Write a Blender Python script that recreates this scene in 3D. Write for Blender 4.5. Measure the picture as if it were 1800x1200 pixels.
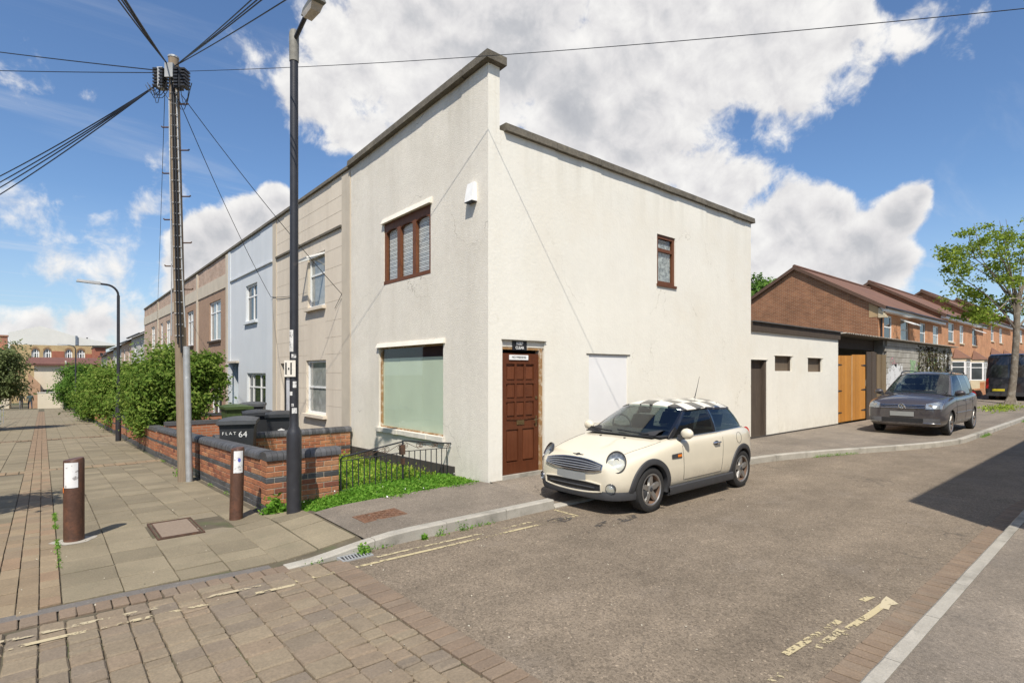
import bpy, bmesh, math, random
import numpy as np
from mathutils import Vector, Matrix
from mathutils.bvhtree import BVHTree

for _o in list(bpy.data.objects): bpy.data.objects.remove(_o)
R = math.radians
random.seed(11); rng = np.random.default_rng(11)
SC = bpy.context.scene
COL = SC.collection

# ------------------------------------------------------------------ camera
# world: +X runs along the side street (right wall of the corner house), +Y along the
# footpath (front of the terrace); the house corner stands at the origin, metres.
TH = math.atan2(825, 965); SN, CS = math.sin(TH), math.cos(TH)
CAM = (-5.25, -6.71, 1.85); FPX = 965.0
cam_d = bpy.data.cameras.new('camera'); cam = bpy.data.objects.new('camera', cam_d); COL.objects.link(cam)
cam.location = CAM
cam.rotation_euler = (R(90), 0, -TH)
cam_d.sensor_width = 36; cam_d.lens = FPX/1800*36; cam_d.shift_y = 55/1800
cam_d.clip_start = 0.05; cam_d.clip_end = 3000
SC.camera = cam

def ray(px, py):
    k = (px-900)/FPX; m = -(py-655)/FPX
    return (SN+k*CS, CS-k*SN, m)
def G(px, py, z=0.0):
    r = ray(px, py); t = (z-CAM[2])/r[2]
    return (CAM[0]+t*r[0], CAM[1]+t*r[1])
def D(px, py, d):
    r = ray(px, py); return (CAM[0]+d*r[0], CAM[1]+d*r[1], CAM[2]+d*r[2])
def UL(px, X=0.0):
    r = ray(px, 655); t = (X-CAM[0])/r[0]; return CAM[1]+t*r[1]
def ZL(px, py, X=0.0):
    r = ray(px, py); t = (X-CAM[0])/r[0]; return CAM[2]+t*r[2]
def UR(px, Y=0.0):
    r = ray(px, 655); t = (Y-CAM[1])/r[1]; return CAM[0]+t*r[0]
def ZR(px, py, Y=0.0):
    r = ray(px, py); t = (Y-CAM[1])/r[1]; return CAM[2]+t*r[2]

# ------------------------------------------------------------------ light, sky
SUN_EL, SUN_H = R(53.5), (SN, CS)
SUNDIR = Vector((-SUN_H[0]*math.cos(SUN_EL), -SUN_H[1]*math.cos(SUN_EL), math.sin(SUN_EL)))
sun_d = bpy.data.lights.new('sun', 'SUN'); sun_d.energy = 4.6; sun_d.angle = R(0.53); sun_d.color = (1.0, 0.94, 0.85)
sun = bpy.data.objects.new('sun', sun_d); COL.objects.link(sun)
sun.rotation_euler = (-SUNDIR).to_track_quat('-Z', 'Y').to_euler(); sun.location = (-20, -24, 40)

vs = SC.view_settings
SC.display_settings.display_device = 'sRGB'
vs.view_transform = 'Standard'; vs.look = 'None'; vs.exposure = 0.32; vs.gamma = 1.0; vs.use_curve_mapping = False

world = bpy.data.worlds.new('World'); SC.world = world; world.use_nodes = True
class NT:
    """small node-tree helper"""
    def __init__(s, nt): s.nt = nt
    def n(s, t, **kw):
        nd = s.nt.nodes.new(t)
        for k, v in kw.items():
            if k == 'op': nd.operation = v
            else: setattr(nd, k, v)
        return nd
    def l(s, a, b): s.nt.links.new(a, b)
    def put(s, sock, v):
        if hasattr(v, 'is_linked'): s.nt.links.new(v, sock)
        else: sock.default_value = v
    def math(s, op, a, b=None, c=None, clamp=False):
        nd = s.nt.nodes.new('ShaderNodeMath'); nd.operation = op; nd.use_clamp = clamp
        s.put(nd.inputs[0], a)
        if b is not None: s.put(nd.inputs[1], b)
        if c is not None: s.put(nd.inputs[2], c)
        return nd.outputs[0]
    def vmath(s, op, a, b=None):
        nd = s.nt.nodes.new('ShaderNodeVectorMath'); nd.operation = op
        s.put(nd.inputs[0], a)
        if b is not None: s.put(nd.inputs[1], b)
        return nd.outputs['Value'] if op in ('DISTANCE', 'DOT_PRODUCT', 'LENGTH') else nd.outputs[0]
    def vscale(s, a, f):
        nd = s.nt.nodes.new('ShaderNodeVectorMath'); nd.operation = 'SCALE'
        s.put(nd.inputs[0], a); s.put(nd.inputs['Scale'], f); return nd.outputs[0]
    def noise(s, vec, scale, detail=4, rough=0.55, out='Fac', dist=0.0):
        nd = s.nt.nodes.new('ShaderNodeTexNoise')
        if vec is not None: s.nt.links.new(vec, nd.inputs['Vector'])
        nd.inputs['Scale'].default_value = scale; nd.inputs['Detail'].default_value = detail
        nd.inputs['Roughness'].default_value = rough; nd.inputs['Distortion'].default_value = dist
        return nd.outputs[out]
    def ramp(s, fac, stops, interp='LINEAR'):
        nd = s.nt.nodes.new('ShaderNodeValToRGB'); cr = nd.color_ramp; cr.interpolation = interp
        while len(cr.elements) < len(stops): cr.elements.new(0.5)
        for e, (p, c) in zip(cr.elements, stops):
            e.position = p; e.color = (c, c, c, 1) if isinstance(c, (int, float)) else (*c, 1)
        s.put(nd.inputs[0], fac); return nd.outputs[0]
    def mix(s, fac, a, b, mode='MIX'):
        nd = s.nt.nodes.new('ShaderNodeMix'); nd.data_type = 'RGBA'; nd.blend_type = mode; nd.clamp_factor = True
        s.put(nd.inputs[0], fac)
        for sk, v in ((nd.inputs[6], a), (nd.inputs[7], b)):
            if isinstance(v, tuple): sk.default_value = (*v, 1) if len(v) == 3 else v
            else: s.nt.links.new(v, sk)
        return nd.outputs[2]
    def maprange(s, v, a, b, c=0.0, d=1.0, smooth=False):
        nd = s.nt.nodes.new('ShaderNodeMapRange'); nd.clamp = True
        if smooth: nd.interpolation_type = 'SMOOTHSTEP'
        s.put(nd.inputs[0], v)
        for i, q in enumerate((a, b, c, d)): nd.inputs[i+1].default_value = q
        return nd.outputs[0]

def build_sky():
    nt = world.node_tree; nt.nodes.clear(); S = NT(nt)
    out = S.n('ShaderNodeOutputWorld'); bg = S.n('ShaderNodeBackground'); S.l(bg.outputs[0], out.inputs[0])
    sky = S.n('ShaderNodeTexSky'); sky.sky_type = 'NISHITA'; sky.sun_disc = False
    sky.sun_elevation = SUN_EL; sky.sun_rotation = math.atan2(SUNDIR.x, SUNDIR.y)
    sky.air_density = 1.15; sky.dust_density = 0.5; sky.ozone_density = 2.6; sky.altitude = 60
    tc = S.n('ShaderNodeTexCoord'); V0 = tc.outputs['Generated']
    # cumulus field: rounded cells on the sky sphere, broken up by fractal noise
    def unit(px, py):
        v = Vector(ray(px, py)); return v.normalized()
    blobs = []
    def B(px, py, r, w=1.0):
        v = unit(px, py); l = Vector(ray(px, py)).length
        blobs.append((v, r/FPX/l*1.05, w))
    for q in [(560,170,80,.8),(640,100,120),(740,60,190),(900,70,210),(1010,190,140),(1120,80,220),(1120,235,120),(1270,50,170,.8),(1225,190,95,.6),
              (1390,75,135,.55),(1500,70,110,.5),(1590,55,85,.45),(1220,310,85,.8),(1290,335,65,.9),(620,230,70,.7),(525,190,50,.28),
              (1390,420,80),(1450,385,52),(1500,440,85),(1570,385,52),(1440,490,90),(1345,470,70),(1540,480,60),(1605,372,32),(1340,400,50,.5),
              (487,352,46),(440,385,60),(390,425,58),(355,455,58),(330,495,50),(500,400,55),(300,520,50,.6),
              (110,462,46,.10),(165,475,56,.13),(215,500,60,.14),(255,525,50,.16),(35,355,55,.06),(175,392,50,.06),(60,478,46,.08),(430,80,45,.20),(240,370,40,.22),
              (20,598,60,.6),(90,592,45,.6),(165,590,60,.6),(240,592,55,.6),(320,600,70,.6)]:
        B(*q)
    rr = random.Random(5)
    fwd = Vector((SN, CS, 0))
    for _ in range(16):                                   # the same kind of cloud goes on round the sky
        a = rr.uniform(0, 2*math.pi); e = rr.uniform(0.03, 0.9)
        v = Vector((math.cos(a)*math.cos(e), math.sin(a)*math.cos(e), math.sin(e)))
        if v.dot(fwd) > 0.30: continue
        for k in range(2):
            w = (v+Vector((rr.uniform(-.2, .2), rr.uniform(-.2, .2), rr.uniform(-.05, .05)))).normalized()
            blobs.append((w, rr.uniform(.08, .2), 1.0))
    warp = S.noise(V0, 6.0, 3, .5, 'Color')
    Vw = S.vmath('ADD', V0, S.vscale(S.vmath('SUBTRACT', warp, (.5, .5, .5)), .09))
    core = None
    for c, r, w in blobs:
        d = S.vmath('DISTANCE', Vw, tuple(c))
        f = S.math('MULTIPLY_ADD', d, -w/r, w)            # w*(1-d/r)
        core = f if core is None else S.math('SMOOTH_MAX', core, f, .16)
    def fbm(V):                                           # billows: big puffs carrying smaller ones
        a = S.noise(V, 7.0, 2, .5); b = S.noise(V, 20.0, 9, .60, dist=.25)
        return S.math('MULTIPLY_ADD', a, .55, S.math('MULTIPLY', b, .55))
    n0 = fbm(V0)
    n1 = fbm(S.vmath('ADD', V0, tuple(Vector((-.30*SN+.25*CS, -.30*CS-.25*SN, 1)).normalized()*.020)))
    f0 = S.math('ADD', core, S.math('MULTIPLY_ADD', n0, 1.75, -.96))
    dens = S.maprange(f0, .02, .30, 0, 1, True)
    thick = S.maprange(f0, .15, 1.0, 0, 1, True)
    relief = S.math('SUBTRACT', n0, n1)
    soft = S.noise(V0, 3.2, 3, .5)
    lum = S.math('MULTIPLY_ADD', relief, 1.7, .83)
    lum = S.math('SUBTRACT', lum, S.math('MULTIPLY', thick, S.maprange(soft, .36, .62, .16, .58)), clamp=True)
    ccol = S.ramp(lum, [(0.0, (.40, .42, .47)), (.40, (.57, .58, .61)), (.64, (.76, .75, .76)), (.86, (.90, .89, .88)), (1.0, (.97, .955, .935))])
    # thin high cloud
    sep = S.n('ShaderNodeSeparateXYZ'); S.l(V0, sep.inputs[0])
    zz = S.math('MAXIMUM', sep.outputs[2], .05)
    comb = S.n('ShaderNodeCombineXYZ')
    S.put(comb.inputs[0], S.math('DIVIDE', sep.outputs[0], zz)); S.put(comb.inputs[1], S.math('DIVIDE', sep.outputs[1], zz))
    mp = S.n('ShaderNodeMapping'); S.l(comb.outputs[0], mp.inputs[0]); mp.inputs['Rotation'].default_value = (0, 0, R(62)); mp.inputs['Scale'].default_value = (.35, 1.5, 1)
    ci = S.noise(mp.outputs[0], 1.1, 7, .6, dist=.6)
    cir = S.maprange(ci, .52, .82, 0, .42, True)
    skyc = S.mix(1.0, sky.outputs[0], (.098, .116, .138), 'MULTIPLY')
    haze = S.maprange(sep.outputs[2], 0.0, .26, .38, 0)
    skyc = S.mix(haze, skyc, (.58, .70, .88))
    skyc = S.mix(cir, skyc, (.80, .82, .86))
    fin = S.mix(dens, skyc, ccol)
    S.l(fin, bg.inputs[0]); bg.inputs[1].default_value = 0.80
build_sky()
world.cycles.sampling_method = 'MANUAL'; world.cycles.sample_map_resolution = 512
# ------------------------------------------------------------------ materials
def mk(name, base, rough=.8, var=.18, scale=2.5, bump=0., bscale=60., metal=0., spec=.35, coat=0., rnd=0., var2=None, dirt=None, tint=None, bdist=.01, rndcol=None, crack=None, streak=None):
    """painted / mineral surface: base colour, cloudy variation, fine relief, optional per-piece variation"""
    m = bpy.data.materials.new(name); m.use_nodes = True; S = NT(m.node_tree); b = m.node_tree.nodes['Principled BSDF']
    geo = S.n('ShaderNodeNewGeometry'); pos = geo.outputs['Position']
    n1 = S.noise(pos, scale, 5, .6)
    f = S.maprange(n1, .25, .75, 1-var, 1+var)
    if var2:
        n2 = S.noise(pos, var2[1], 3, .6)
        f = S.math('MULTIPLY', f, S.maprange(n2, .3, .7, 1-var2[0], 1+var2[0]))
    col = None
    if rndcol:
        oi = S.n('ShaderNodeObjectInfo')
        col = S.ramp(oi.outputs['Random'], [(i/(len(rndcol)-1), c) for i, c in enumerate(rndcol)])
    if rnd:
        oi = S.n('ShaderNodeObjectInfo')
        f = S.math('MULTIPLY', f, S.maprange(oi.outputs['Random'], 0, 1, 1-rnd, 1+rnd))
    if col is None:
        rgb = S.n('ShaderNodeRGB'); rgb.outputs[0].default_value = (*base, 1); col = rgb.outputs[0]
    mul = S.n('ShaderNodeVectorMath'); mul.operation = 'SCALE'; S.l(col, mul.inputs[0]); S.l(f, mul.inputs['Scale'])
    col = mul.outputs[0]
    if tint:                                         # (colour, scale, lo, hi, amount): patches of another colour
        n3 = S.noise(pos, tint[1], 6, .65)
        col = S.mix(S.maprange(n3, tint[2], tint[3], 0, tint[4]), col, tint[0])
    if dirt:                                         # (colour, vertical streak scale, amount)
        mp = S.n('ShaderNodeMapping'); S.l(pos, mp.inputs[0]); mp.inputs['Scale'].default_value = (dirt[1], dirt[1], dirt[1]*.08)
        n4 = S.noise(mp.outputs[0], 1.0, 6, .65)
        col = S.mix(S.maprange(n4, .48, .78, 0, dirt[2]), col, dirt[0])
    if streak:                                       # (z_top, length, colour, amount, z_base, height): rain runs below the coping, mud splash at the foot
        mp = S.n('ShaderNodeMapping'); S.l(pos, mp.inputs[0]); mp.inputs['Scale'].default_value = (2.6, 2.6, .16)
        sp = S.n('ShaderNodeSeparateXYZ'); S.l(pos, sp.inputs[0])
        run = S.math('MULTIPLY', S.maprange(S.noise(mp.outputs[0], 1.6, 5, .6), .46, .70, 0, 1), S.maprange(sp.outputs[2], streak[0]-streak[1], streak[0], 0, streak[3]))
        spl = S.math('MULTIPLY', S.maprange(S.noise(pos, 5, 5, .65), .38, .66, 0, 1), S.maprange(sp.outputs[2], streak[4], streak[4]+streak[5], streak[3], 0))
        col = S.mix(S.math('MAXIMUM', run, spl), col, streak[2])
    if crack:                                        # (scale, width, amount, colour): hairline cracks
        wv = S.vmath('ADD', pos, S.vscale(S.noise(pos, 1.5, 4, .6, 'Color'), .9))
        vo = S.n('ShaderNodeTexVoronoi'); vo.feature = 'DISTANCE_TO_EDGE'; S.l(wv, vo.inputs['Vector']); vo.inputs['Scale'].default_value = crack[0]
        ln = S.math('MULTIPLY', S.maprange(vo.outputs['Distance'], 0, crack[1], 1, 0), S.maprange(S.noise(pos, .8, 3, .5), .50, .62, 0, crack[2]))
        col = S.mix(ln, col, crack[3])
    S.l(col, b.inputs['Base Color'])
    b.inputs['Roughness'].default_value = rough; b.inputs['Metallic'].default_value = metal
    b.inputs['Specular IOR Level'].default_value = spec; b.inputs['Coat Weight'].default_value = coat; b.inputs['Coat Roughness'].default_value = .04
    if bump:
        bp = S.n('ShaderNodeBump'); bp.inputs['Strength'].default_value = min(bump, 1.0); bp.inputs['Distance'].default_value = bdist
        S.l(S.noise(pos, bscale, 5, .65), bp.inputs['Height']); S.l(bp.outputs[0], b.inputs['Normal'])
    return m

def mk_brick(name, c1, c2, mortar, axis, bw=.225, bh=.075, var=.25):
    """far brickwork: joints too small to pick apart"""
    m = bpy.data.materials.new(name); m.use_nodes = True; S = NT(m.node_tree); b = m.node_tree.nodes['Principled BSDF']
    geo = S.n('ShaderNodeNewGeometry'); sep = S.n('ShaderNodeSeparateXYZ'); S.l(geo.outputs['Position'], sep.inputs[0])
    cb = S.n('ShaderNodeCombineXYZ')
    S.l(sep.outputs[0 if axis == 'x' else 1], cb.inputs[0]); S.l(sep.outputs[2], cb.inputs[1])
    br = S.n('ShaderNodeTexBrick'); S.l(cb.outputs[0], br.inputs['Vector'])
    br.inputs['Scale'].default_value = 1.0; br.inputs['Brick Width'].default_value = bw; br.inputs['Row Height'].default_value = bh
    br.inputs['Mortar Size'].default_value = .008; br.inputs['Mortar Smooth'].default_value = .2; br.inputs['Bias'].default_value = 0
    br.inputs['Color1'].default_value = (*c1, 1); br.inputs['Color2'].default_value = (*c2, 1); br.inputs['Mortar'].default_value = (*mortar, 1)
    n = S.noise(geo.outputs['Position'], 1.4, 6, .65)
    sc = S.vscale(br.outputs[0], S.maprange(n, .25, .75, 1-var, 1+var))
    S.l(sc, b.inputs['Base Color']); b.inputs['Roughness'].default_value = .9; b.inputs['Specular IOR Level'].default_value = .2
    bp = S.n('ShaderNodeBump'); bp.inputs['Strength'].default_value = .6; bp.inputs['Distance'].default_value = .008; bp.invert = True
    S.l(br.outputs['Fac'], bp.inputs['Height']); S.l(bp.outputs[0], b.inputs['Normal'])
    return m

def mk_tiles(name, c1, axis, pitch=.33, var=.22):
    """far roof tiling: course lines across the slope"""
    m = bpy.data.materials.new(name); m.use_nodes = True; S = NT(m.node_tree); b = m.node_tree.nodes['Principled BSDF']
    geo = S.n('ShaderNodeNewGeometry'); sep = S.n('ShaderNodeSeparateXYZ'); S.l(geo.outputs['Position'], sep.inputs[0])
    w = S.math('FRACT', S.math('DIVIDE', sep.outputs[2], pitch*.5))
    u = S.math('FRACT', S.math('DIVIDE', sep.outputs[0 if axis == 'x' else 1], .3))
    n = S.noise(geo.outputs['Position'], 1.2, 7, .7)
    f = S.math('MULTIPLY', S.maprange(n, .25, .75, 1-var, 1+var), S.maprange(w, 0, .18, .72, 1.0))
    rgb = S.n('ShaderNodeRGB'); rgb.outputs[0].default_value = (*c1, 1)
    S.l(S.vscale(rgb.outputs[0], f), b.inputs['Base Color']); b.inputs['Roughness'].default_value = .85
    bp = S.n('ShaderNodeBump'); bp.inputs['Strength'].default_value = .7; bp.inputs['Distance'].default_value = .03
    S.l(S.math('ADD', w, S.math('MULTIPLY', S.math('PINGPONG', u, .5), .5)), bp.inputs['Height']); S.l(bp.outputs[0], b.inputs['Normal'])
    return m

def mk_asphalt(name, base, warm=(.0, .0, .0), speck=.5, patch=None, bump=.5):
    m = bpy.data.materials.new(name); m.use_nodes = True; S = NT(m.node_tree); b = m.node_tree.nodes['Principled BSDF']
    geo = S.n('ShaderNodeNewGeometry'); pos = geo.outputs['Position']
    vo = S.n('ShaderNodeTexVoronoi'); S.l(pos, vo.inputs['Vector']); vo.inputs['Scale'].default_value = 72
    chip = S.ramp(S.n('ShaderNodeSeparateColor').outputs[0] if False else vo.outputs['Color'], [(0, .55), (.5, .95), (.86, 1.15), (1, 1.9)])
    n1 = S.noise(pos, .55, 6, .65); n2 = S.noise(pos, 3.2, 5, .6); n3 = S.noise(pos, 260, 2, .5)
    f = S.math('MULTIPLY', S.maprange(n1, .3, .7, .80, 1.16), S.maprange(n2, .3, .7, .90, 1.10))
    f = S.math('MULTIPLY', f, S.maprange(n3, .3, .7, 1-speck*.5, 1+speck*.5))
    bw = S.n('ShaderNodeRGBToBW'); S.l(chip, bw.inputs[0])
    f = S.math('MULTIPLY', f, S.math('MULTIPLY_ADD', S.math('SUBTRACT', bw.outputs[0], .95), speck, 1.0))
    rgb = S.n('ShaderNodeRGB'); rgb.outputs[0].default_value = (*base, 1)
    col = S.vscale(rgb.outputs[0], f)
    mpx = S.n('ShaderNodeMapping'); S.l(pos, mpx.inputs[0]); mpx.inputs['Scale'].default_value = (.10, 1.5, 1)
    col = S.vscale(col, S.maprange(S.noise(mpx.outputs[0], 1.0, 5, .6), .3, .7, .86, 1.12))
    wv = S.vmath('ADD', pos, S.vscale(S.noise(pos, 1.2, 4, .6, 'Color'), 1.2))
    vc = S.n('ShaderNodeTexVoronoi'); vc.feature = 'DISTANCE_TO_EDGE'; S.l(wv, vc.inputs['Vector']); vc.inputs['Scale'].default_value = .42
    col = S.mix(S.math('MULTIPLY', S.maprange(vc.outputs['Distance'], 0, .006, 1, 0), S.maprange(S.noise(pos, .5, 3, .5), .52, .60, 0, .7)), col, (.05, .045, .04))
    if patch: col = S.mix(S.maprange(S.noise(pos, patch[1], 5, .7), patch[2], patch[3], 0, patch[4]), col, patch[0])
    S.l(col, b.inputs['Base Color']); b.inputs['Roughness'].default_value = .88; b.inputs['Specular IOR Level'].default_value = .3
    bp = S.n('ShaderNodeBump'); bp.inputs['Strength'].default_value = bump; bp.inputs['Distance'].default_value = .006
    S.l(S.math('ADD', vo.outputs['Distance'], n3), bp.inputs['Height']); S.l(bp.outputs[0], b.inputs['Normal'])
    return m

def mk_leaf(name, c_dark, c_mid, c_light, trans=.35):
    m = bpy.data.materials.new(name); m.use_nodes = True; S = NT(m.node_tree); nt = m.node_tree
    b = nt.nodes['Principled BSDF']; out = nt.nodes['Material Output']
    geo = S.n('ShaderNodeNewGeometry')
    n = S.noise(geo.outputs['Position'], 1.3, 3, .6)
    f = S.math('MULTIPLY_ADD', geo.outputs['Random Per Island'], .6, S.math('MULTIPLY', n, .4), clamp=True)
    c = S.ramp(f, [(0.1, c_dark), (.5, c_mid), (.92, c_light)])
    S.l(c, b.inputs['Base Color']); b.inputs['Roughness'].default_value = .7; b.inputs['Specular IOR Level'].default_value = .15
    tr = S.n('ShaderNodeBsdfTranslucent'); S.l(S.vscale(c, 1.25), tr.inputs[0])
    mx = S.n('ShaderNodeMixShader'); mx.inputs[0].default_value = trans
    S.l(b.outputs[0], mx.inputs[1]); S.l(tr.outputs[0], mx.inputs[2]); S.l(mx.outputs[0], out.inputs[0])
    return m

def mk_glass(name, tint=(.75, .82, .80), mirror=.0, rough=.02):
    """thin window pane: see-through, Fresnel reflection"""
    m = bpy.data.materials.new(name); m.use_nodes = True; S = NT(m.node_tree); nt = m.node_tree; nt.nodes.clear()
    out = S.n('ShaderNodeOutputMaterial'); tr = S.n('ShaderNodeBsdfTransparent'); gl = S.n('ShaderNodeBsdfGlossy')
    tr.inputs[0].default_value = (*tint, 1); gl.inputs['Roughness'].default_value = rough; gl.inputs[0].default_value = (.95, .97, 1, 1)
    geo = S.n('ShaderNodeNewGeometry')
    c = S.math('ABSOLUTE', S.vmath('DOT_PRODUCT', geo.outputs['Normal'], geo.outputs['Incoming']))
    fr = S.math('MULTIPLY_ADD', S.math('POWER', S.math('SUBTRACT', 1.0, c, clamp=True), 5.0), .92, .06)
    mx = S.n('ShaderNodeMixShader'); S.l(S.math('ADD', fr, mirror, clamp=True), mx.inputs[0])
    S.l(tr.outputs[0], mx.inputs[1]); S.l(gl.outputs[0], mx.inputs[2]); S.l(mx.outputs[0], out.inputs[0])
    return m

def mk_wood(name, c1, c2, rough=.6, scale=(14, 14, 1.0), bump=.25):
    m = bpy.data.materials.new(name); m.use_nodes = True; S = NT(m.node_tree); b = m.node_tree.nodes['Principled BSDF']
    geo = S.n('ShaderNodeNewGeometry'); mp = S.n('ShaderNodeMapping'); S.l(geo.outputs['Position'], mp.inputs[0]); mp.inputs['Scale'].default_value = scale
    n = S.noise(mp.outputs[0], 1.6, 6, .65, dist=1.2); n2 = S.noise(geo.outputs['Position'], 3, 4, .6)
    oi = S.n('ShaderNodeObjectInfo')
    f = S.math('MULTIPLY_ADD', n, .75, S.math('MULTIPLY', n2, .3), clamp=True)
    c = S.ramp(f, [(.25, c1), (.75, c2)])
    c = S.vscale(c, S.maprange(oi.outputs['Random'], 0, 1, .86, 1.12))
    S.l(c, b.inputs['Base Color']); b.inputs['Roughness'].default_value = rough; b.inputs['Specular IOR Level'].default_value = .3
    bp = S.n('ShaderNodeBump'); bp.inputs['Strength'].default_value = bump; bp.inputs['Distance'].default_value = .004
    S.l(n, bp.inputs['Height']); S.l(bp.outputs[0], b.inputs['Normal'])
    return m

# ------------------------------------------------------------------ mesh helpers
class MB:
    def __init__(s): s.v = []; s.f = []
    def quad(s, *p):
        i = len(s.v); s.v += [tuple(q) for q in p]; s.f.append(tuple(range(i, i+len(p)))); return s
    def box(s, x0, x1, y0, y1, z0, z1, fn=None):
        i = len(s.v)
        P = [(x, y, z) for z in (z0, z1) for y in (y0, y1) for x in (x0, x1)]
        if fn: P = [fn(*p) for p in P]
        s.v += P
        for f in ((0, 2, 3, 1), (4, 5, 7, 6), (0, 1, 5, 4), (2, 6, 7, 3), (0, 4, 6, 2), (1, 3, 7, 5)): s.f.append(tuple(i+k for k in f))
        return s
    def hexa(s, P):                                    # 8 points in the box() order
        i = len(s.v); s.v += [tuple(p) for p in P]
        for f in ((0, 2, 3, 1), (4, 5, 7, 6), (0, 1, 5, 4), (2, 6, 7, 3), (0, 4, 6, 2), (1, 3, 7, 5)): s.f.append(tuple(i+k for k in f))
        return s
    def tube(s, path, r, n=8, caps=True):
        path = [Vector(p) for p in path]; rs = r if isinstance(r, (list, tuple)) else [r]*len(path)
        base = len(s.v); prev = None
        for i, p in enumerate(path):
            t = (path[min(i+1, len(path)-1)]-path[max(i-1, 0)])
            if t.length < 1e-9: t = Vector((0, 0, 1))
            t.normalize()
            if prev is None:
                a = Vector((0, 0, 1)) if abs(t.z) < .9 else Vector((1, 0, 0)); nrm = t.cross(a).normalized()
            else:
                nrm = (prev-t*prev.dot(t)); nrm = nrm.normalized() if nrm.length > 1e-6 else t.orthogonal().normalized()
            prev = nrm; bn = t.cross(nrm)
            for k in range(n):
                a = 2*math.pi*k/n; s.v.append(tuple(p+nrm*(math.cos(a)*rs[i])+bn*(math.sin(a)*rs[i])))
        for i in range(len(path)-1):
            for k in range(n):
                a = base+i*n+k; b = base+i*n+(k+1) % n; s.f.append((a, b, b+n, a+n))
        if caps:
            s.f.append(tuple(base+k for k in reversed(range(n)))); s.f.append(tuple(base+(len(path)-1)*n+k for k in range(n)))
        return s
    def lathe(s, prof, n=24, fn=None, close=False, caps=True):     # prof: (r, h) about +Z, fn maps points
        base = len(s.v)
        for r, h in prof:
            for k in range(n):
                a = 2*math.pi*k/n; p = (r*math.cos(a), r*math.sin(a), h); s.v.append(fn(*p) if fn else p)
        m = len(prof)
        for i in range(m-1 if not close else m):
            for k in range(n):
                j = (i+1) % m
                s.f.append((base+i*n+k, base+i*n+(k+1) % n, base+j*n+(k+1) % n, base+j*n+k))
        if not close and caps:
            s.f.append(tuple(base+k for k in reversed(range(n)))); s.f.append(tuple(base+(m-1)*n+k for k in range(n)))
        return s
    def grid(s, fn, us, vs_):
        base = len(s.v); nv = len(vs_)
        for u in us:
            for v in vs_: s.v.append(tuple(fn(u, v)))
        for i in range(len(us)-1):
            for j in range(nv-1):
                a = base+i*nv+j; s.f.append((a, a+1, a+nv+1, a+nv))
        return s
    def prism(s, poly, a, b, fn):                        # poly of (u,w), extruded a..b ; fn(u,w,t)
        n = len(poly); i = len(s.v)
        s.v += [fn(u, w, a) for u, w in poly]+[fn(u, w, b) for u, w in poly]
        s.f.append(tuple(range(i, i+n))); s.f.append(tuple(reversed(range(i+n, i+2*n))))
        for k in range(n): s.f.append((i+k, i+(k+1) % n, i+n+(k+1) % n, i+n+k))
        return s
    def mesh(s, name, smooth=False, sharp=None):
        me = bpy.data.meshes.new(name); me.from_pydata([tuple(map(float, p)) for p in s.v], [], s.f)
        bm = bmesh.new(); bm.from_mesh(me); bmesh.ops.recalc_face_normals(bm, faces=bm.faces); bm.to_mesh(me); bm.free()
        if smooth:
            me.polygons.foreach_set('use_smooth', [True]*len(me.polygons))
            me.set_sharp_from_angle(angle=R(sharp or 40))
        return me
    def build(s, name, mat, parent=None, smooth=False, local=False, sharp=None):
        return obj(name, s.mesh(name, smooth, sharp), mat, parent, local)

def obj(name, me, mat, parent=None, local=False):
    o = bpy.data.objects.new(name, me); COL.objects.link(o)
    if mat is not None:
        if isinstance(mat, (list, tuple)):
            for q in mat: me.materials.append(q)
        elif len(me.materials) == 0: me.materials.append(mat)
    if parent:
        o.parent = parent
        if not local and parent.get('_org'): o.matrix_parent_inverse = Matrix.Translation(-Vector(parent['_org']))
    return o
def thing(name, label, cat, loc=(0, 0, 0), rotz=0, group=None):
    o = bpy.data.objects.new(name, None); COL.objects.link(o); o.empty_display_size = .2
    o.location = loc; o.rotation_euler = (0, 0, rotz); o['label'] = label; o['category'] = cat
    if group: o['group'] = group
    if not rotz and any(loc): o['_org'] = list(loc)
    return o
def tag(o, label, cat, group=None):
    o['label'] = label; o['category'] = cat
    if group: o['group'] = group
    return o
def kind(o, k): o['kind'] = k; return o
def copy_tree(o, parent=None):
    c = o.copy(); COL.objects.link(c); c.parent = parent
    for ch in list(o.children): copy_tree(ch, c)
    return c
def text_mesh(txt, size, extrude=.001, font_bold=False):
    cu = bpy.data.curves.new('lettering', 'FONT'); cu.body = txt; cu.size = size; cu.extrude = extrude; cu.align_x = 'CENTER'; cu.align_y = 'CENTER'
    if font_bold: cu.offset = size*.018
    cu.resolution_u = 3
    o = bpy.data.objects.new('lettering', cu); COL.objects.link(o)
    dg = bpy.context.evaluated_depsgraph_get(); me = bpy.data.meshes.new_from_object(o.evaluated_get(dg))
    bpy.data.objects.remove(o); bpy.data.curves.remove(cu); return me
def bevel_box_mesh(name, sx, sy, sz, bev, jitter=0., seed=0, only_top=False):
    bm = bmesh.new(); bmesh.ops.create_cube(bm, size=1.0)
    for v in bm.verts: v.co = Vector((v.co.x*sx, v.co.y*sy, v.co.z*sz))
    if only_top:
        ed = [e for e in bm.edges if all(v.co.z > 0 for v in e.verts)]+[e for e in bm.edges if abs(e.verts[0].co.z-e.verts[1].co.z) > sz*.5]
    else: ed = list(bm.edges)
    bmesh.ops.bevel(bm, geom=ed, offset=bev, segments=1, affect='EDGES')
    if jitter:
        rj = random.Random(seed)
        for v in bm.verts:
            v.co += Vector((rj.uniform(-1, 1), rj.uniform(-1, 1), rj.uniform(-.5, .5)))*jitter
    me = bpy.data.meshes.new(name); bm.to_mesh(me); bm.free(); return me
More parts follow.
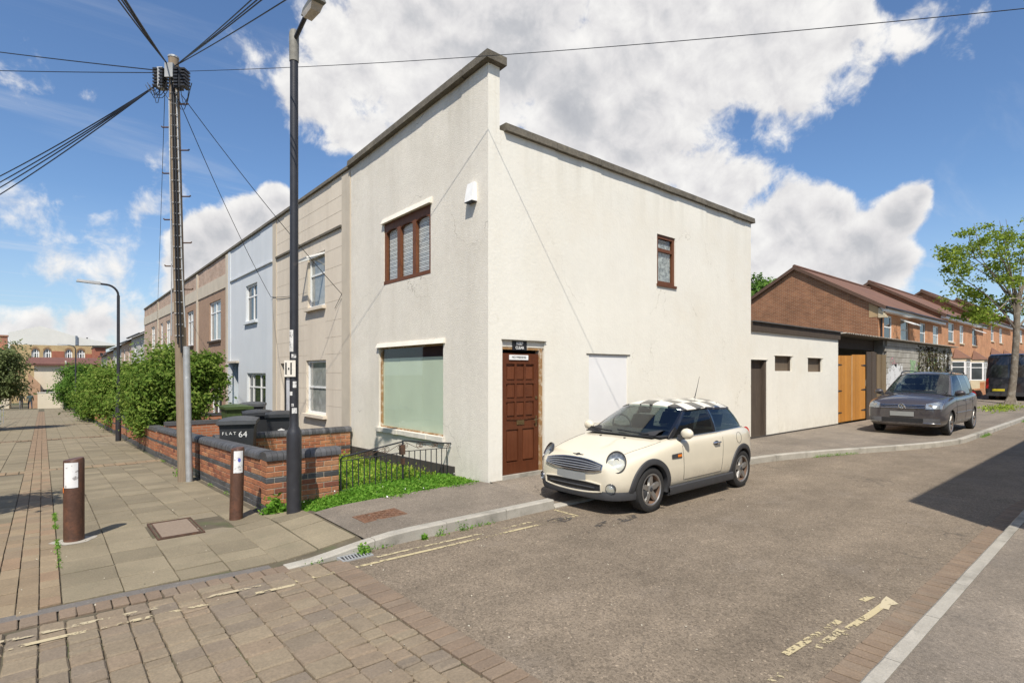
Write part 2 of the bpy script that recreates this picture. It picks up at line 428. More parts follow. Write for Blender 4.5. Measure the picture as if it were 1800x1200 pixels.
def np_mesh(name, V, Fq):
    """fast mesh from an (n,3) array and an (m,4) quad index array"""
    me = bpy.data.meshes.new(name); V = np.asarray(V, np.float32); Fq = np.asarray(Fq, np.int32)
    me.vertices.add(len(V)); me.vertices.foreach_set('co', V.ravel())
    m, k = Fq.shape
    me.loops.add(m*k); me.loops.foreach_set('vertex_index', Fq.ravel())
    me.polygons.add(m); me.polygons.foreach_set('loop_start', np.arange(0, m*k, k, dtype=np.int32)); me.polygons.foreach_set('loop_total', np.full(m, k, np.int32))
    me.update(calc_edges=True); return me
def leaves(P, size, up=.5, aspect=.55, Nrm=None, jit=.35):
    """one folded-diamond leaf (a quad) per point"""
    n = len(P); P = np.asarray(P)
    nr = rng.normal(size=(n, 3)); nr /= np.linalg.norm(nr, axis=1)[:, None]
    if Nrm is not None: nr = nr*(1-up)+Nrm*up
    nr[:, 2] = np.abs(nr[:, 2])*.7+nr[:, 2]*.3+up*.3
    nr /= np.linalg.norm(nr, axis=1)[:, None]+1e-9
    t = np.cross(nr, rng.normal(size=(n, 3))); t /= np.linalg.norm(t, axis=1)[:, None]+1e-9
    b = np.cross(nr, t)
    L = (size*(1+jit*rng.normal(size=n)).clip(.45, 1.8))[:, None]; W = L*aspect
    fold = nr*L*.12
    V = np.stack([P-t*L*.5, P+b*W*.5+fold, P+t*L*.5, P-b*W*.5+fold], 1).reshape(-1, 3)
    return V, np.arange(4*n).reshape(n, 4)
def sstep(a, b, x):
    t = min(1, max(0, (x-a)/(b-a))); return t*t*(3-2*t)
# ------------------------------------------------------------------ palette
M = {}
M['asphalt'] = mk_asphalt('asphalt', (.196, .157, .114), speck=1.1, patch=((.24, .21, .18), .8, .55, .8, .35), bump=.4)
M['footway'] = mk_asphalt('footway_asphalt', (.205, .172, .135), speck=.8, patch=((.115, .105, .095), .9, .5, .78, .45), bump=.3)
M['dark_tar'] = mk_asphalt('tar_strip', (.165, .15, .135), speck=.4)
M['joint'] = mk('paving_joint_sand', (.105, .088, .060), .95, .3, 5, tint=((.07, .11, .03), 1.2, .52, .7, .7))
M['slab'] = mk('concrete_slab', (.215, .180, .120), .9, .16, 1.6, bump=.35, bscale=140, rnd=.15, var2=(.16, 60), tint=((.15, .14, .09), 3.5, .5, .78, .35))
M['paver'] = mk('clay_paver', (.30, .20, .13), .9, .14, 3, bump=.3, bscale=110, var2=(.14, 70), rndcol=[(.245, .19, .12), (.22, .165, .105), (.265, .205, .13), (.255, .175, .11), (.21, .165, .11)])
M['redpaver'] = mk('red_paver', (.30, .17, .11), .9, .15, 3, bump=.3, bscale=110, var2=(.14, 70), rndcol=[(.205, .150, .104), (.180, .134, .096), (.215, .160, .112), (.190, .148, .108)])
M['sett'] = mk('tumbled_sett', (.22, .18, .15), .9, .14, 4, bump=.45, bscale=90, var2=(.15, 55), rndcol=[(.205, .163, .112), (.185, .150, .112), (.225, .172, .118), (.21, .17, .118), (.24, .192, .13), (.20, .155, .108)])
M['kerb'] = mk('kerb_concrete', (.36, .335, .285), .9, .16, 3, bump=.4, bscale=110, var2=(.10, 70), rnd=.07, tint=((.11, .105, .085), 2.2, .5, .75, .75))
M['earth'] = mk('earth', (.12, .10, .065), .95, .3, 1.2, tint=((.07, .10, .03), .35, .45, .6, .9))
M['yellow'] = None
M['render_l'] = mk('roughcast_render', (.735, .685, .59), .92, .06, .7, bump=.55, bscale=46, bdist=.014, var2=(.04, 9), dirt=((.52, .475, .40), 1.6, .35), spec=.2, tint=((.62, .57, .475), .9, .5, .66, .4), crack=(.55, .006, .8, (.33, .30, .25)), streak=(6.6, 1.4, (.46, .425, .35), .42, .05, .6))
M['render_r'] = mk('smooth_cream_render', (.775, .742, .648), .88, .04, .9, bump=.55, bscale=16, bdist=.008, var2=(.02, 6), dirt=((.66, .61, .505), 1.1, .30), spec=.25, tint=((.735, .68, .565), .55, .5, .66, .5), crack=(.45, .004, .7, (.50, .46, .37)), streak=(5.68, 1.0, (.52, .48, .39), .45, .12, .55))
M['trim_white'] = mk('white_trim', (.66, .62, .54), .8, .10, 4, bump=.4, bscale=40, tint=((.42, .38, .30), 5, .52, .7, .6))
M['coping'] = mk('weathered_coping', (.125, .11, .085), .95, .3, 5, bump=.6, bscale=60, var2=(.2, 22), tint=((.24, .21, .15), 3, .55, .72, .6))
M['plinth'] = mk('bitumen_plinth', (.055, .048, .042), .9, .3, 6, tint=((.20, .17, .14), 5, .6, .75, .6))
M['beige'] = mk('beige_render', (.65, .57, .46), .9, .06, .8, bump=.25, bscale=40, dirt=((.40, .34, .265), 1.3, .5), var2=(.03, 7))
M['blue'] = mk('pale_blue_render', (.58, .605, .62), .9, .05, 1, bump=.3, bscale=40, dirt=((.40, .45, .50), 1.4, .35))
M['brown'] = mk('brown_pebbledash', (.34, .225, .155), .95, .08, 1.5, bump=.8, bscale=45, bdist=.02, var2=(.14, 26))
M['brown2'] = mk('pinkish_pebbledash', (.43, .315, .235), .95, .08, 1.5, bump=.8, bscale=45, bdist=.02, var2=(.12, 26))
M['band'] = mk('cream_band', (.52, .455, .36), .9, .1, 2, dirt=((.36, .31, .24), 1.6, .5))
M['parapet_brick'] = mk_brick('parapet_brick', (.40, .27, .20), (.46, .33, .25), (.45, .39, .32), 'y')
M['mortar'] = mk('mortar', (.36, .31, .235), .95, .2, 8, bump=.4, bscale=80)
M['brick'] = mk('red_brick', (.4, .2, .1), .9, .16, 9, bump=.4, bscale=70, var2=(.15, 40), rndcol=[(.38, .150, .072), (.27, .098, .052), (.42, .185, .088), (.165, .062, .040), (.33, .128, .062), (.40, .205, .105), (.22, .082, .046), (.36, .15, .075)])
M['bluebrick'] = mk('blue_engineering_brick', (.075, .075, .078), .55, .18, 8, bump=.25, bscale=60, rnd=.35, spec=.5)
M['upvc'] = mk('white_window_frame', (.78, .78, .76), .45, .04, 4)
M['pane'] = mk('dark_pane', (.035, .042, .045), .06, .5, 1.2, spec=.8)
M['pane_curtain'] = mk('net_curtain_pane', (.30, .31, .29), .12, .35, 5, spec=.8)
M['glass'] = mk_glass('window_glass', (.93, .95, .94))
M['glass_dark'] = mk_glass('tinted_glass', (.22, .25, .25), .02)
M['black'] = mk('black_paint', (.018, .018, .02), .4, .2, 9, spec=.5)
M['blackmetal'] = mk('black_painted_steel', (.028, .028, .032), .42, .25, 9, bump=.15, bscale=50, spec=.5, tint=((.10, .085, .07), 7, .62, .72, .5))
M['rust'] = mk('rusted_iron', (.085, .05, .034), .8, .35, 14, bump=.4, bscale=60, tint=((.17, .075, .035), 18, .5, .7, .6))
M['doorwood'] = mk_wood('brown_door_stain', (.075, .023, .010), (.145, .046, .019), .42, bump=.2)
M['winwood'] = mk_wood('brown_window_wood', (.10, .035, .015), (.18, .07, .03), .5)
M['darkwood'] = mk_wood('weathered_dark_wood', (.055, .042, .033), (.10, .075, .055), .85, bump=.5)
M['pinewood'] = mk_wood('stained_pine', (.42, .165, .024), (.58, .265, .050), .6)
M['polewood'] = mk_wood('creosoted_pole', (.135, .100, .068), (.275, .215, .150), .9, (30, 30, .8), .6)
M['galv'] = mk('galvanised_steel', (.42, .43, .43), .5, .18, 8, metal=.4, rnd=.0, tint=((.7, .7, .68), 5, .62, .66, .8))
M['white'] = mk('white_paint', (.80, .79, .76), .6, .06, 8)
M['cable'] = mk('cable_black', (.016, .017, .02), .5, .1, 5)

def prof(y):
    if y < 1: return 0.0
    if y < 10: return -.037*(y-1)
    return -.333-.028*(min(y, 95)-10)
def rise(x): return .032*max(0, x-27)-.0
def hz(x, y):
    w = 1-sstep(0, 9, x)
    return prof(y)*w+rise(x)*sstep(20, 28, x)
def yk(x):                                             # near edge of the side street
    return -1.4-2.07*sstep(5.0, 13.6, x)
def yk2(x):                                            # far edge (camera side)
    return -5.62-1.6*sstep(4.5, 14, x)
def kh(x):                                             # kerb height along the footway
    a = .125*sstep(-3.6, -2.2, x)
    return a
def padd(x, y): return .125*sstep(-3.6, -2.2, x)*(1-sstep(.1, 1.1, y))*sstep(-1.5, -1.1, y)
def crossing(x): return sstep(.02, .06, x)*(1-sstep(4.3, 5.2, x))
def foot_z(x, y):                                      # footway surface beside the house
    k = kh(x); t = min(1, max(0, (y-yk(x)-.12)/max(.2, -yk(x)-.12)))
    z = k+.03*t*sstep(-3, -1, x)
    c = crossing(x)
    zc = .025+.125*sstep(-.65, -.02, y)
    return z*(1-c)+zc*c+rise(x)

# ---- ground sheet
def axis_pts(lo, hi, fine_lo, fine_hi, step):
    a = list(np.arange(fine_lo, fine_hi+1e-6, step)); d = step; x = fine_lo
    while x > lo: d *= 1.5; x -= d; a.insert(0, max(x, lo))
    d = step; x = fine_hi
    while x < hi: d *= 1.5; x += d; a.append(min(x, hi))
    return a
gx = axis_pts(-900, 900, -24, 60, 3.0); gy = axis_pts(-900, 900, -10, 100, 3.0)
kind(MB().grid(lambda x, y: (x, y, hz(x, y)-.10), gx, gy).build('ground', M['earth'], smooth=True), 'structure')

# ---- road
xs = [-3.0+.5*i for i in range(200)]
road = kind(MB().grid(lambda x, t: (x, yk2(x)*(1-t)+(yk(x)+.01)*t, rise(x)), xs, [0, .25, .5, .75, 1]).build('road', M['asphalt']), 'structure')
# ---- footways
xs = sorted(set([-2.66+.2*i for i in range(60)]+[.0, .03, .06, 4.3, 5.2]+[9.5+1.0*i for i in range(80)]))
def fw_y(x, t): return (yk(x)+.12)*(1-t)+(.0 if x > 0 else -.15+.0*x)*t+(.30*t if x < -.02 else 0)
footway = kind(MB().grid(lambda x, t: (x, fw_y(x, t), foot_z(x, fw_y(x, t))+.002), xs, [0, .2, .4, .6, .8, 1]).build('footway', M['footway'], smooth=True), 'structure')
xs = [-30+1.0*i for i in range(31)]+[1.5+1.5*i for i in range(60)]
pav2 = kind(MB().grid(lambda x, t: (x, (yk2(x)-.105)*(1-t)+(-16)*t, .105+.01*t+rise(x)), xs, [0, .3, 1]).build('pavement', M['footway']), 'structure')

# ---- kerbs, stone by stone
def kerb_run(name, x0, x1, L, edge, side, top, seed, mat, w=.125):
    k = bpy.data.objects.new(name, None); COL.objects.link(k); kind(k, 'structure')
    rr = random.Random(seed); x = x0
    while x < x1:
        n = min(x+L, x1); a, b = x+.004, n-.004
        m = MB()
        sub = [a+(b-a)*i/4 for i in range(5)]
        prof_pts = []
        for q in sub:
            y = edge(q); zt = top(q)+rise(q)
            dy = rr.uniform(-.002, .002)
            ys = y+dy; ye = y+side*w
            prof_pts.append([(q, ys, -.12+rise(q)), (q, ys, zt-.014), (q, ys+side*.016, zt), (q, ye, zt), (q, ye, -.12+rise(q))])
        i = len(m.v)
        for P in prof_pts: m.v += P
        for s_ in range(4):
            for e in range(5):
                a0 = i+s_*5+e; a1 = i+s_*5+(e+1) % 5; m.f.append((a0, a1, a1+5, a0+5))
        m.f.append(tuple(i+e for e in range(5))); m.f.append(tuple(i+20+e for e in reversed(range(5))))
        o = m.build('kerb_stone', mat, k)
        x = n
    return k
def top_a(x): return max(.012, kh(x))*(1-crossing(x))+.028*crossing(x)
kerb_run('kerb', -3.5, .045, .9, lambda x: yk(x), 1, lambda x: max(.012, kh(x)), 3, M['kerb'])
kerb_run('kerb', .06, 45, .915, lambda x: yk(x), 1, top_a, 4, M['kerb'])
kerb_run('kerb', -12.3, 40, .915, lambda x: yk2(x), -1, lambda x: .105 if not (-.62 < x < -.50) else .09, 5, M['kerb'], .10)

# ---- red paver rows: channel beside the far kerb, band across the road, edge of the path
paver_v = [bevel_box_mesh('paver_brick', .205, .098, .06, .006, .002, i, True) for i in range(3)]
def rowbricks(parent, name, mat, pts, rot, mesh_list, zoff=-.026, seed=0, sc=(1, 1, 1)):
    rr = random.Random(seed)
    for (x, y, z) in pts:
        o = obj(name, rr.choice(mesh_list), mat, parent)
        o.location = (x+rr.uniform(-.003, .003), y+rr.uniform(-.003, .003), z+zoff+rr.uniform(-.003, .002)); o.rotation_euler = (0, 0, rot+rr.uniform(-.02, .02)); o.scale = sc
for me in paver_v: me.materials.append(M['redpaver'])
rowbricks(road, 'brick', None, [(x, yk2(x)+.115, .004) for x in np.arange(-3.1, 7.4, .108)], R(90), paver_v, -.0245, 1, (1, .96, 1))
rowbricks(road, 'brick', None, [(-3.09, y, .004) for y in np.arange(-5.5, -1.5, .110)], 0, paver_v, -.026, 2, (1.06, 1, 1))
# ---- setts in the foreground (paved crossing)
setting_base = kind(MB().grid(lambda x, y: (x, y, -.016), [-14, -9, -6, -3.0], [-5.62, -4, -2.5, -1.38]).build('sett_paving', M['joint']), 'structure')
sett_m = {}
def sett_mesh(w, l, k):
    key = (round(w, 2), round(l, 2), k)
    if key not in sett_m:
        me = bevel_box_mesh('sett', key[0]-.006, key[1]-.012, .07, .011, .0045, k, True); me.materials.append(M['sett']); sett_m[key] = me
    return sett_m[key]
spots = []
rr = random.Random(21); x = -3.21
while x > -9.6:
    w = rr.choice((.15, .18, .21, .25)); y = -1.40-rr.uniform(0, .05)
    while y > -5.4:
        l = rr.choice((.10, .14, .17, .21)); spots.append((x-w/2, y-l/2, w, l)); y -= l
    x -= w
def in_view(x, y, m=.95, near=3.1):
    dx, dy = x-CAM[0], y-CAM[1]; d = dx*SN+dy*CS; r = dx*CS-dy*SN
    return d > near and abs(r) < m*d
spots = [s for s in spots if in_view(s[0], s[1], 2.2, .5)]
spots.sort(key=lambda s: (not in_view(s[0], s[1]), (s[0]-CAM[0])*SN+(s[1]-CAM[1])*CS))
extra = MB()
for i, (x, y, w, l) in enumerate(spots):
    if i < 300:
        o = obj('sett', sett_mesh(w, l, rr.randrange(4)), None, setting_base)
        o.location = (x, y, -.030+rr.uniform(-.005, .005)); o.rotation_euler = (rr.uniform(-.014, .014), rr.uniform(-.014, .014), rr.uniform(-.03, .03))
    else:
        zt = .005+rr.uniform(-.004, .004)
        a, b, c, d_ = x-w/2+.004, x+w/2-.004, y-l/2+.004, y+l/2-.004; e = .013
        i0 = len(extra.v)
        extra.v += [(a, c, zt-.02), (b, c, zt-.02), (b, d_, zt-.02), (a, d_, zt-.02), (a+e, c+e, zt), (b-e, c+e, zt), (b-e, d_-e, zt), (a+e, d_-e, zt)]
        for f in ((4, 5, 6, 7), (0, 1, 5, 4), (1, 2, 6, 5), (2, 3, 7, 6), (3, 0, 4, 7)): extra.f.append(tuple(i0+q for q in f))
if extra.f: kind(extra.build('setts', M['sett'], setting_base), 'stuff')

# ---- paved footpath: slabs, paver strip, cross bands
path = kind(MB().grid(lambda x, y: (x, y, prof(y)+padd(x, y)-.014), [-13, -9, -6, -3.6, -3.4, -3.2, -3.0, -2.8, -2.6], [-1.4, -1.1, -.8, -.4, 0, .3, .6, 1, 2.5, 4, 6, 8, 10, 15, 20, 30, 40, 60, 80]).build('path', M['joint']), 'structure')
kind(MB().grid(lambda x, t: (x, -1.19+t*.13+(-.12*sstep(-5, -3.4, x)), .003), list(np.arange(-9, -3.3, .3)), [0, 1]).build('tar_strip', M['dark_tar']), 'structure')
rowbricks(path, 'brick', None, [(x, -1.30-.12*sstep(-5, -3.4, x)+.03, .003) for x in np.arange(-8.8, -3.5, .112)], R(90), paver_v, -.026, 3, (.9, 1.06, 1))
slab_m = {}
def slab_mesh(w, l, k):
    key = (w, l, k)
    if key not in slab_m:
        me = bevel_box_mesh('paving_slab', w-.008, l-.015, .05, .004, .0022, k, True); me.materials.append(M['slab']); slab_m[key] = me
    return slab_m[key]
far_slab = MB(); far_pav = MB()
def lay(mesh_fn, name, x, y, w, l, near, far, zj=.004):
    sl = math.atan((prof(y+l/2)-prof(y-l/2))/l)
    if near:
        o = obj(name, mesh_fn(w, l, rr.randrange(4)), None, path)
        sx_ = math.atan((padd(x+.2, y)-padd(x-.2, y))/.4); sl += math.atan((padd(x, y+.2)-padd(x, y-.2))/.4)
        o.location = (x, y, prof(y)+padd(x, y)-.022+rr.uniform(-zj, zj*.5)); o.rotation_euler = (sl+rr.uniform(-.006, .006), -sx_+rr.uniform(-.006, .006), rr.uniform(-.008, .008))
    else:
        a, b = x-w/2+.005, x+w/2-.005; c, d_ = y-l/2+.005, y+l/2-.005; z = rr.uniform(-.002, .003)
        far.quad((a, c, prof(c)+z), (b, c, prof(c)+z), (b, d_, prof(d_)+z), (a, d_, prof(d_)+z))
pav_m = {}
def pav_mesh(w, l, k):
    key = (w, l, k)
    if key not in pav_m:
        me = bevel_box_mesh('brick', w-.006, l-.013, .05, .005, .002, k, True); me.materials.append(M['paver']); pav_m[key] = me
    return pav_m[key]
COVER = (G(245, 918), G(345, 908), G(370, 935), G(272, 950))
cvx = (-4.33, -3.76); cvy = (.43, 1.36)
bands = [(9.0, 9.5), (19.5, 20.1), (31, 31.6), (44, 44.6)]
cols = [-5.13+.41*i for i in range(6)]
count = 0
for ci in range(-9, 6):
    if ci >= 0: x0 = -5.13+.408*ci; w = .408
    else: x0 = -5.55+.408*ci; w = .408
    if ci == -9: continue
    y = -1.02-.02*ci+(rr.random()*.3 if ci < 0 else 0)
    if ci >= 3: y = -1.12
    while y < 70:
        l = rr.choice((.30, .41, .41, .46)) if y < 12 else rr.choice((.45, .6))
        if any(a-.1 < y+l/2 < b+.1 for a, b in bands): y = [b for a, b in bands if a-.1 < y+l/2 < b+.1][0]; l = .45
        xc = x0+w/2; yc = y+l/2
        if ci < 0 and y < 2.6: y += l; continue
        if cvx[0]-.03 < xc+w*.3 and xc-w*.3 < cvx[1] and cvy[0]-.2 < yc < cvy[1]+.2: y += l; continue
        if xc > -2.95 and y > .85: break
        near = y < 15 and in_view(xc, yc); count += near
        if near or y >= 15 or in_view(xc, yc, 2.2, .5): lay(slab_mesh, 'paving_slab', xc, yc, w, l, near, far_slab)
        y += l
if far_slab.f: kind(far_slab.build('paving_slabs', M['slab'], path), 'stuff')
npv = 0; todo = []
for ci in range(-26, 4):
    w = .139; xc = -5.55+.07+.139*ci
    if ci >= 3: continue
    y = -1.02+rr.uniform(-.1, .05)
    while y < (60 if ci >= 0 else 2.6):
        l = rr.choice((.20, .20, .28)) if y < 10 else .4
        if in_view(xc, y+l/2, 2.2, .5): todo.append((xc, y+l/2, w, l))
        y += l
for a, b in bands:
    y = a
    while y < b-.05:
        for xi in range(34): todo.append((-9.2+.21*xi+.1, y+.06, .2, .11)) if xi < 30 else None
        y += .12
todo.sort(key=lambda s: (not in_view(s[0], s[1]), (s[0]-CAM[0])*SN+(s[1]-CAM[1])*CS))
for i, (xc, yc, w, l) in enumerate(todo): lay(pav_mesh, 'brick', xc, yc, w, l, i < 230, far_pav)
kind(far_pav.build('pavers', M['paver'], path), 'stuff')
# plain concrete round the cover and under the bollard
def patch(pts, z, name='concrete_patch', mat=None):
    m = MB(); m.quad(*[(x, y, z+prof(y)) for x, y in pts]); return m.build(name, mat or M['slab'], path)
patch([(-4.312, cvy[0]-.5), (-3.500, cvy[0]-.5), (-3.500, cvy[1]+.35), (-4.312, cvy[1]+.35)], -.004, mat=mk('cover_surround', (.225, .19, .13), .9, .08, 2, bump=.3, bscale=140, var2=(.14, 60)))
bx, by = G(130, 950)
patch([(bx+.20*math.cos(a)*(1+.2*math.sin(3*a)), by+.17*math.sin(a)) for a in np.linspace(0, 2*math.pi, 14)[:-1]], .006, mat=M['kerb'])

# ---- road markings (worn paint laid over the surface)
def mk_worn(name, col, thr, sc=14, lowf=1.2):
    m = bpy.data.materials.new(name); m.use_nodes = True; S = NT(m.node_tree); nt = m.node_tree; b = nt.nodes['Principled BSDF']; out = nt.nodes['Material Output']
    geo = S.n('ShaderNodeNewGeometry'); n = S.noise(geo.outputs['Position'], sc, 6, .7); n2 = S.noise(geo.outputs['Position'], lowf, 3, .5)
    b.inputs['Base Color'].default_value = (*col, 1); b.inputs['Roughness'].default_value = .8
    tr = S.n('ShaderNodeBsdfTransparent'); mx = S.n('ShaderNodeMixShader')
    S.l(S.maprange(S.math('ADD', n, S.math('MULTIPLY', S.math('SUBTRACT', n2, .5), .9)), thr-.03, thr+.03), mx.inputs[0])
    S.l(tr.outputs[0], mx.inputs[1]); S.l(b.outputs[0], mx.inputs[2]); S.l(mx.outputs[0], out.inputs[0]); return m
M['yellow'] = mk_worn('worn_yellow_paint', (.46, .385, .225), .46, 26)
M['yellow2'] = mk_worn('very_worn_yellow_paint', (.44, .37, .225), .53, 20, 1.6)
def line(name, pts, w, mat, z=.005):
    m = MB()
    for (x0, y0), (x1, y1) in zip(pts[:-1], pts[1:]):
        dx, dy = x1-x0, y1-y0; l = math.hypot(dx, dy); nx, ny = -dy/l*w/2, dx/l*w/2
        m.quad((x0-nx, y0-ny, z), (x1-nx, y1-ny, z), (x1+nx, y1+ny, z), (x0+nx, y0+ny, z))
    return kind(m.build(name, mat), 'structure')
line('yellow_line', [(-3.55, -1.77), (-2.7, -1.78), (-1.5, -1.82), (-.02, -1.86)], .05, M['yellow'])
line('yellow_line', [(-3.0, -1.63), (-1.5, -1.68), (-.02, -1.70)], .045, M['yellow2'])
line('yellow_line', [(.0, -1.45), (.0, -1.88)], .05, M['yellow'])
line('yellow_line', [(-6.2, -1.56), (-5, -1.60), (-3.6, -1.70)], .05, mk_worn('yellow_on_setts', (.44, .37, .24), .54, 13, 2.6), .012)
line('yellow_line', [(-6.2, -1.71), (-5, -1.76), (-3.55, -1.86)], .05, mk_worn('yellow_on_setts_b', (.46, .385, .24), .52, 13, 2.8), .012)
line('yellow_line', [G(1355, 1200), G(1440, 1137), G(1480, 1106)], .055, M['yellow2'])
line('yellow_line', [G(1380, 1150), G(1475, 1091)], .05, M['yellow'])
line('yellow_line', [G(1515, 1056), G(1533, 1048)], .05, M['yellow'])
line('yellow_line', [G(1490, 1105), G(1530, 1080), G(1560, 1058)], .05, M['yellow'])
m = MB(); c0 = [G(*p) for p in ((1545, 1068), (1562, 1072), (1566, 1064), (1580, 1062), (1568, 1054), (1558, 1048), (1550, 1056))]
m.quad(*[(x, y, .0055) for x, y in c0]); kind(m.build('yellow_line', mk_worn('yellow_splash', (.48, .41, .27), .43, 22, 2)), 'structure')
m = MB(); cx, cy = G(1486, 1112); m.quad(*[(cx+.045*math.cos(a), cy+.035*math.sin(a), .0055) for a in np.linspace(0, 6.283, 12)[:-1]]); kind(m.build('yellow_line', M['yellow']), 'structure')
# dark oil and patch stains on the asphalt, each a thin sheet of its own
M['stain'] = mk_worn('oil_stain', (.075, .065, .055), .56, 14, 3)
for px, py, sx, sy in ((1085, 915, .42, .10), (1030, 937, .14, .05), (1165, 892, .06, .04), (1200, 891, .08, .04), (980, 915, .25, .1)):
    x, y = G(px, py); m = MB(); m.quad(*[(x+sx*math.cos(a), y+sy*math.sin(a), .0045) for a in np.linspace(0, 6.283, 14)[:-1]]); kind(m.build('oil_stain', M['stain']), 'structure')
# ------------------------------------------------------------------ building helpers
pL = lambda u, d, z: (d, u, z)                 # fronts along the footpath, facing -X
pR = lambda u, d, z: (u, d, z)                 # walls facing -Y at Y = 0
def pY(y0): return lambda u, d, z: (u, y0+d, z)
def pX(x0): return lambda u, d, z: (x0+d, u, z)
def holed(m, P, u0, u1, z0, z1, holes, depth=.12):
    us = sorted(set([u0, u1]+[h[0] for h in holes]+[h[1] for h in holes])); zs = sorted(set([z0, z1]+[h[2] for h in holes]+[h[3] for h in holes]))
    for a, b in zip(us[:-1], us[1:]):
        for c, e in zip(zs[:-1], zs[1:]):
            uc, zc = (a+b)/2, (c+e)/2
            if any(h[0] < uc < h[1] and h[2] < zc < h[3] for h in holes): continue
            m.quad(P(a, 0, c), P(b, 0, c), P(b, 0, e), P(a, 0, e))
    for h in holes:
        a, b, c, e = h[:4]; dp = h[4] if len(h) > 4 else depth
        m.quad(P(a, 0, c), P(a, dp, c), P(a, dp, e), P(a, 0, e)); m.quad(P(b, 0, c), P(b, dp, c), P(b, dp, e), P(b, 0, e))
        m.quad(P(a, 0, e), P(b, 0, e), P(b, dp, e), P(a, dp, e)); m.quad(P(a, 0, c), P(b, 0, c), P(b, dp, c), P(a, dp, c))
def window(parent, P, u0, u1, z0, z1, d=.10, fm=None, pane=None, cols=(.5,), rows=(), fw=.055, sill=None, sillm=None, bar=.045, name='window'):
    fm = fm or M['upvc']; pane = pane or M['pane']
    m = MB(); e = .002
    m.box(u0+e, u1-e, d-.03, d+.03, z1-fw, z1-e, P); m.box(u0+e, u1-e, d-.03, d+.03, z0+e, z0+fw, P)
    m.box(u0+e, u0+fw, d-.028, d+.028, z0+fw, z1-fw, P); m.box(u1-fw, u1-e, d-.028, d+.028, z0+fw, z1-fw, P)
    cu = [u0+(u1-u0)*c for c in cols]; rz = [z0+(z1-z0)*r for r in rows]
    for c in cu: m.box(c-bar/2, c+bar/2, d-.026, d+.026, z0+fw, z1-fw, P)
    for r in rz: m.box(u0+fw, u1-fw, d-.022, d+.022, r-bar/2, r+bar/2, P)
    w = m.build(name, fm, parent)
    us = [u0+fw]+cu+[u1-fw]; zs = [z0+fw]+rz+[z1-fw]
    for a, b in zip(us[:-1], us[1:]):
        for c, f in zip(zs[:-1], zs[1:]):
            MB().box(a, b, d+.004, d+.010, c, f, P).build('pane', pane, w)
    if sill: MB().box(u0-.06, u1+.06, -sill, d-.031, z0-.075, z0-.001, P).build('sill', sillm or fm, w)
    return w
def coping_row(parent, P, u0, u1, zf, d0, d1, L, h, mat, seed=0):
    rr = random.Random(seed); u = u0
    while u < u1-.01:
        b = min(u+L*rr.uniform(.9, 1.1), u1)
        if u1-b < .15: b = u1
        j = rr.uniform(-.006, .006); z0, z1 = zf(u)+j, zf(b)+j
        a_, b_ = u+.003, b-.003
        P8 = [P(a_, d0+j, z0), P(b_, d0+j, z1), P(a_, d1, z0), P(b_, d1, z1), P(a_, d0+j+.012, z0+h), P(b_, d0+j+.012, z1+h), P(a_, d1, z0+h), P(b_, d1, z1+h)]
        MB().hexa(P8).build('coping_stone', mat, parent); u = b

# ------------------------------------------------------------------ corner house
HB = [0]+[UL(p) for p in (617, 480, 402, 349, 310, 279, 254)]        # party lines along the path
SIDE = UR(1320)
def ztop(u): return 6.66-.047*u if u < HB[1] else 6.66-.047*HB[1]-.010*(u-HB[1])-.0
H0 = thing('corner_house', 'cream rendered end-of-terrace house on the corner with brown door and shop window', 'house', (SIDE/2, HB[1]/2, 0))
wL = [(UL(757), UL(675), 3.62, 4.86), (UL(779), UL(666), .74, 2.36, .09)]
m = MB(); holed(m, pL, 0, HB[1], -.35, 6.2, wL, .11)
m.quad((0, 0, 6.2), (0, HB[1], 6.2), (0, HB[1], ztop(HB[1])), (0, 0, ztop(0)))
m.quad((.23, .0, 5.7), (.23, HB[1], 5.7), (.23, HB[1], ztop(HB[1])), (.23, 0, ztop(0)))
m.build('front_wall', M['render_l'], H0)
DR = (UR(883), UR(957), .17, 2.37)
BD = (UR(1035), UR(1103), .92, 2.19)
WR = (UR(1155), UR(1187), 3.70, 4.74)
m = MB(); holed(m, pR, 0, SIDE, -.05, 5.68, [(*DR, .13), (*BD, .035), (*WR, .10)], .12)
m.quad((0, 0, 5.68), (.23, 0, 5.68), (.23, 0, ztop(0)), (0, 0, ztop(0)))
m.build('side_wall', M['render_r'], H0)
m = MB(); m.quad((SIDE, 0, -.05), (SIDE, HB[1], -.05), (SIDE, HB[1], 5.68), (SIDE, 0, 5.68)); m.quad((.2, HB[1], -.5), (SIDE, HB[1], -.5), (SIDE, HB[1], 5.6), (.2, HB[1], 5.6))
m.build('rear_wall', M['render_r'], H0)
MB().box(.23, SIDE, .2, HB[1], 5.35, 5.5).build('flat_roof', M['coping'], H0)
coping_row(H0, pL, -.10, HB[1], ztop, -.11, .30, .62, .13, M['coping'], 2)
coping_row(H0, pR, .31, SIDE+.10, lambda u: 5.68, -.07, .28, .60, .12, M['coping'], 3)
for nm, P_, a, b, zt in (('plinth', pL, .9, HB[1]-.02, lambda u: .20-.037*u),):
    P8 = [P_(a, -.025, -.5), P_(b, -.025, -.5), P_(a, .01, -.5), P_(b, .01, -.5), P_(a, -.025, .30-.02), P_(b, -.025, .22), P_(a, .01, .28), P_(b, .01, .22)]
    MB().hexa(P8).build(nm, M['plinth'], H0)
MB().box(UR(957)+.03, SIDE, -.012, .01, .05, .215, pR).build('plinth', M['plinth'], H0)
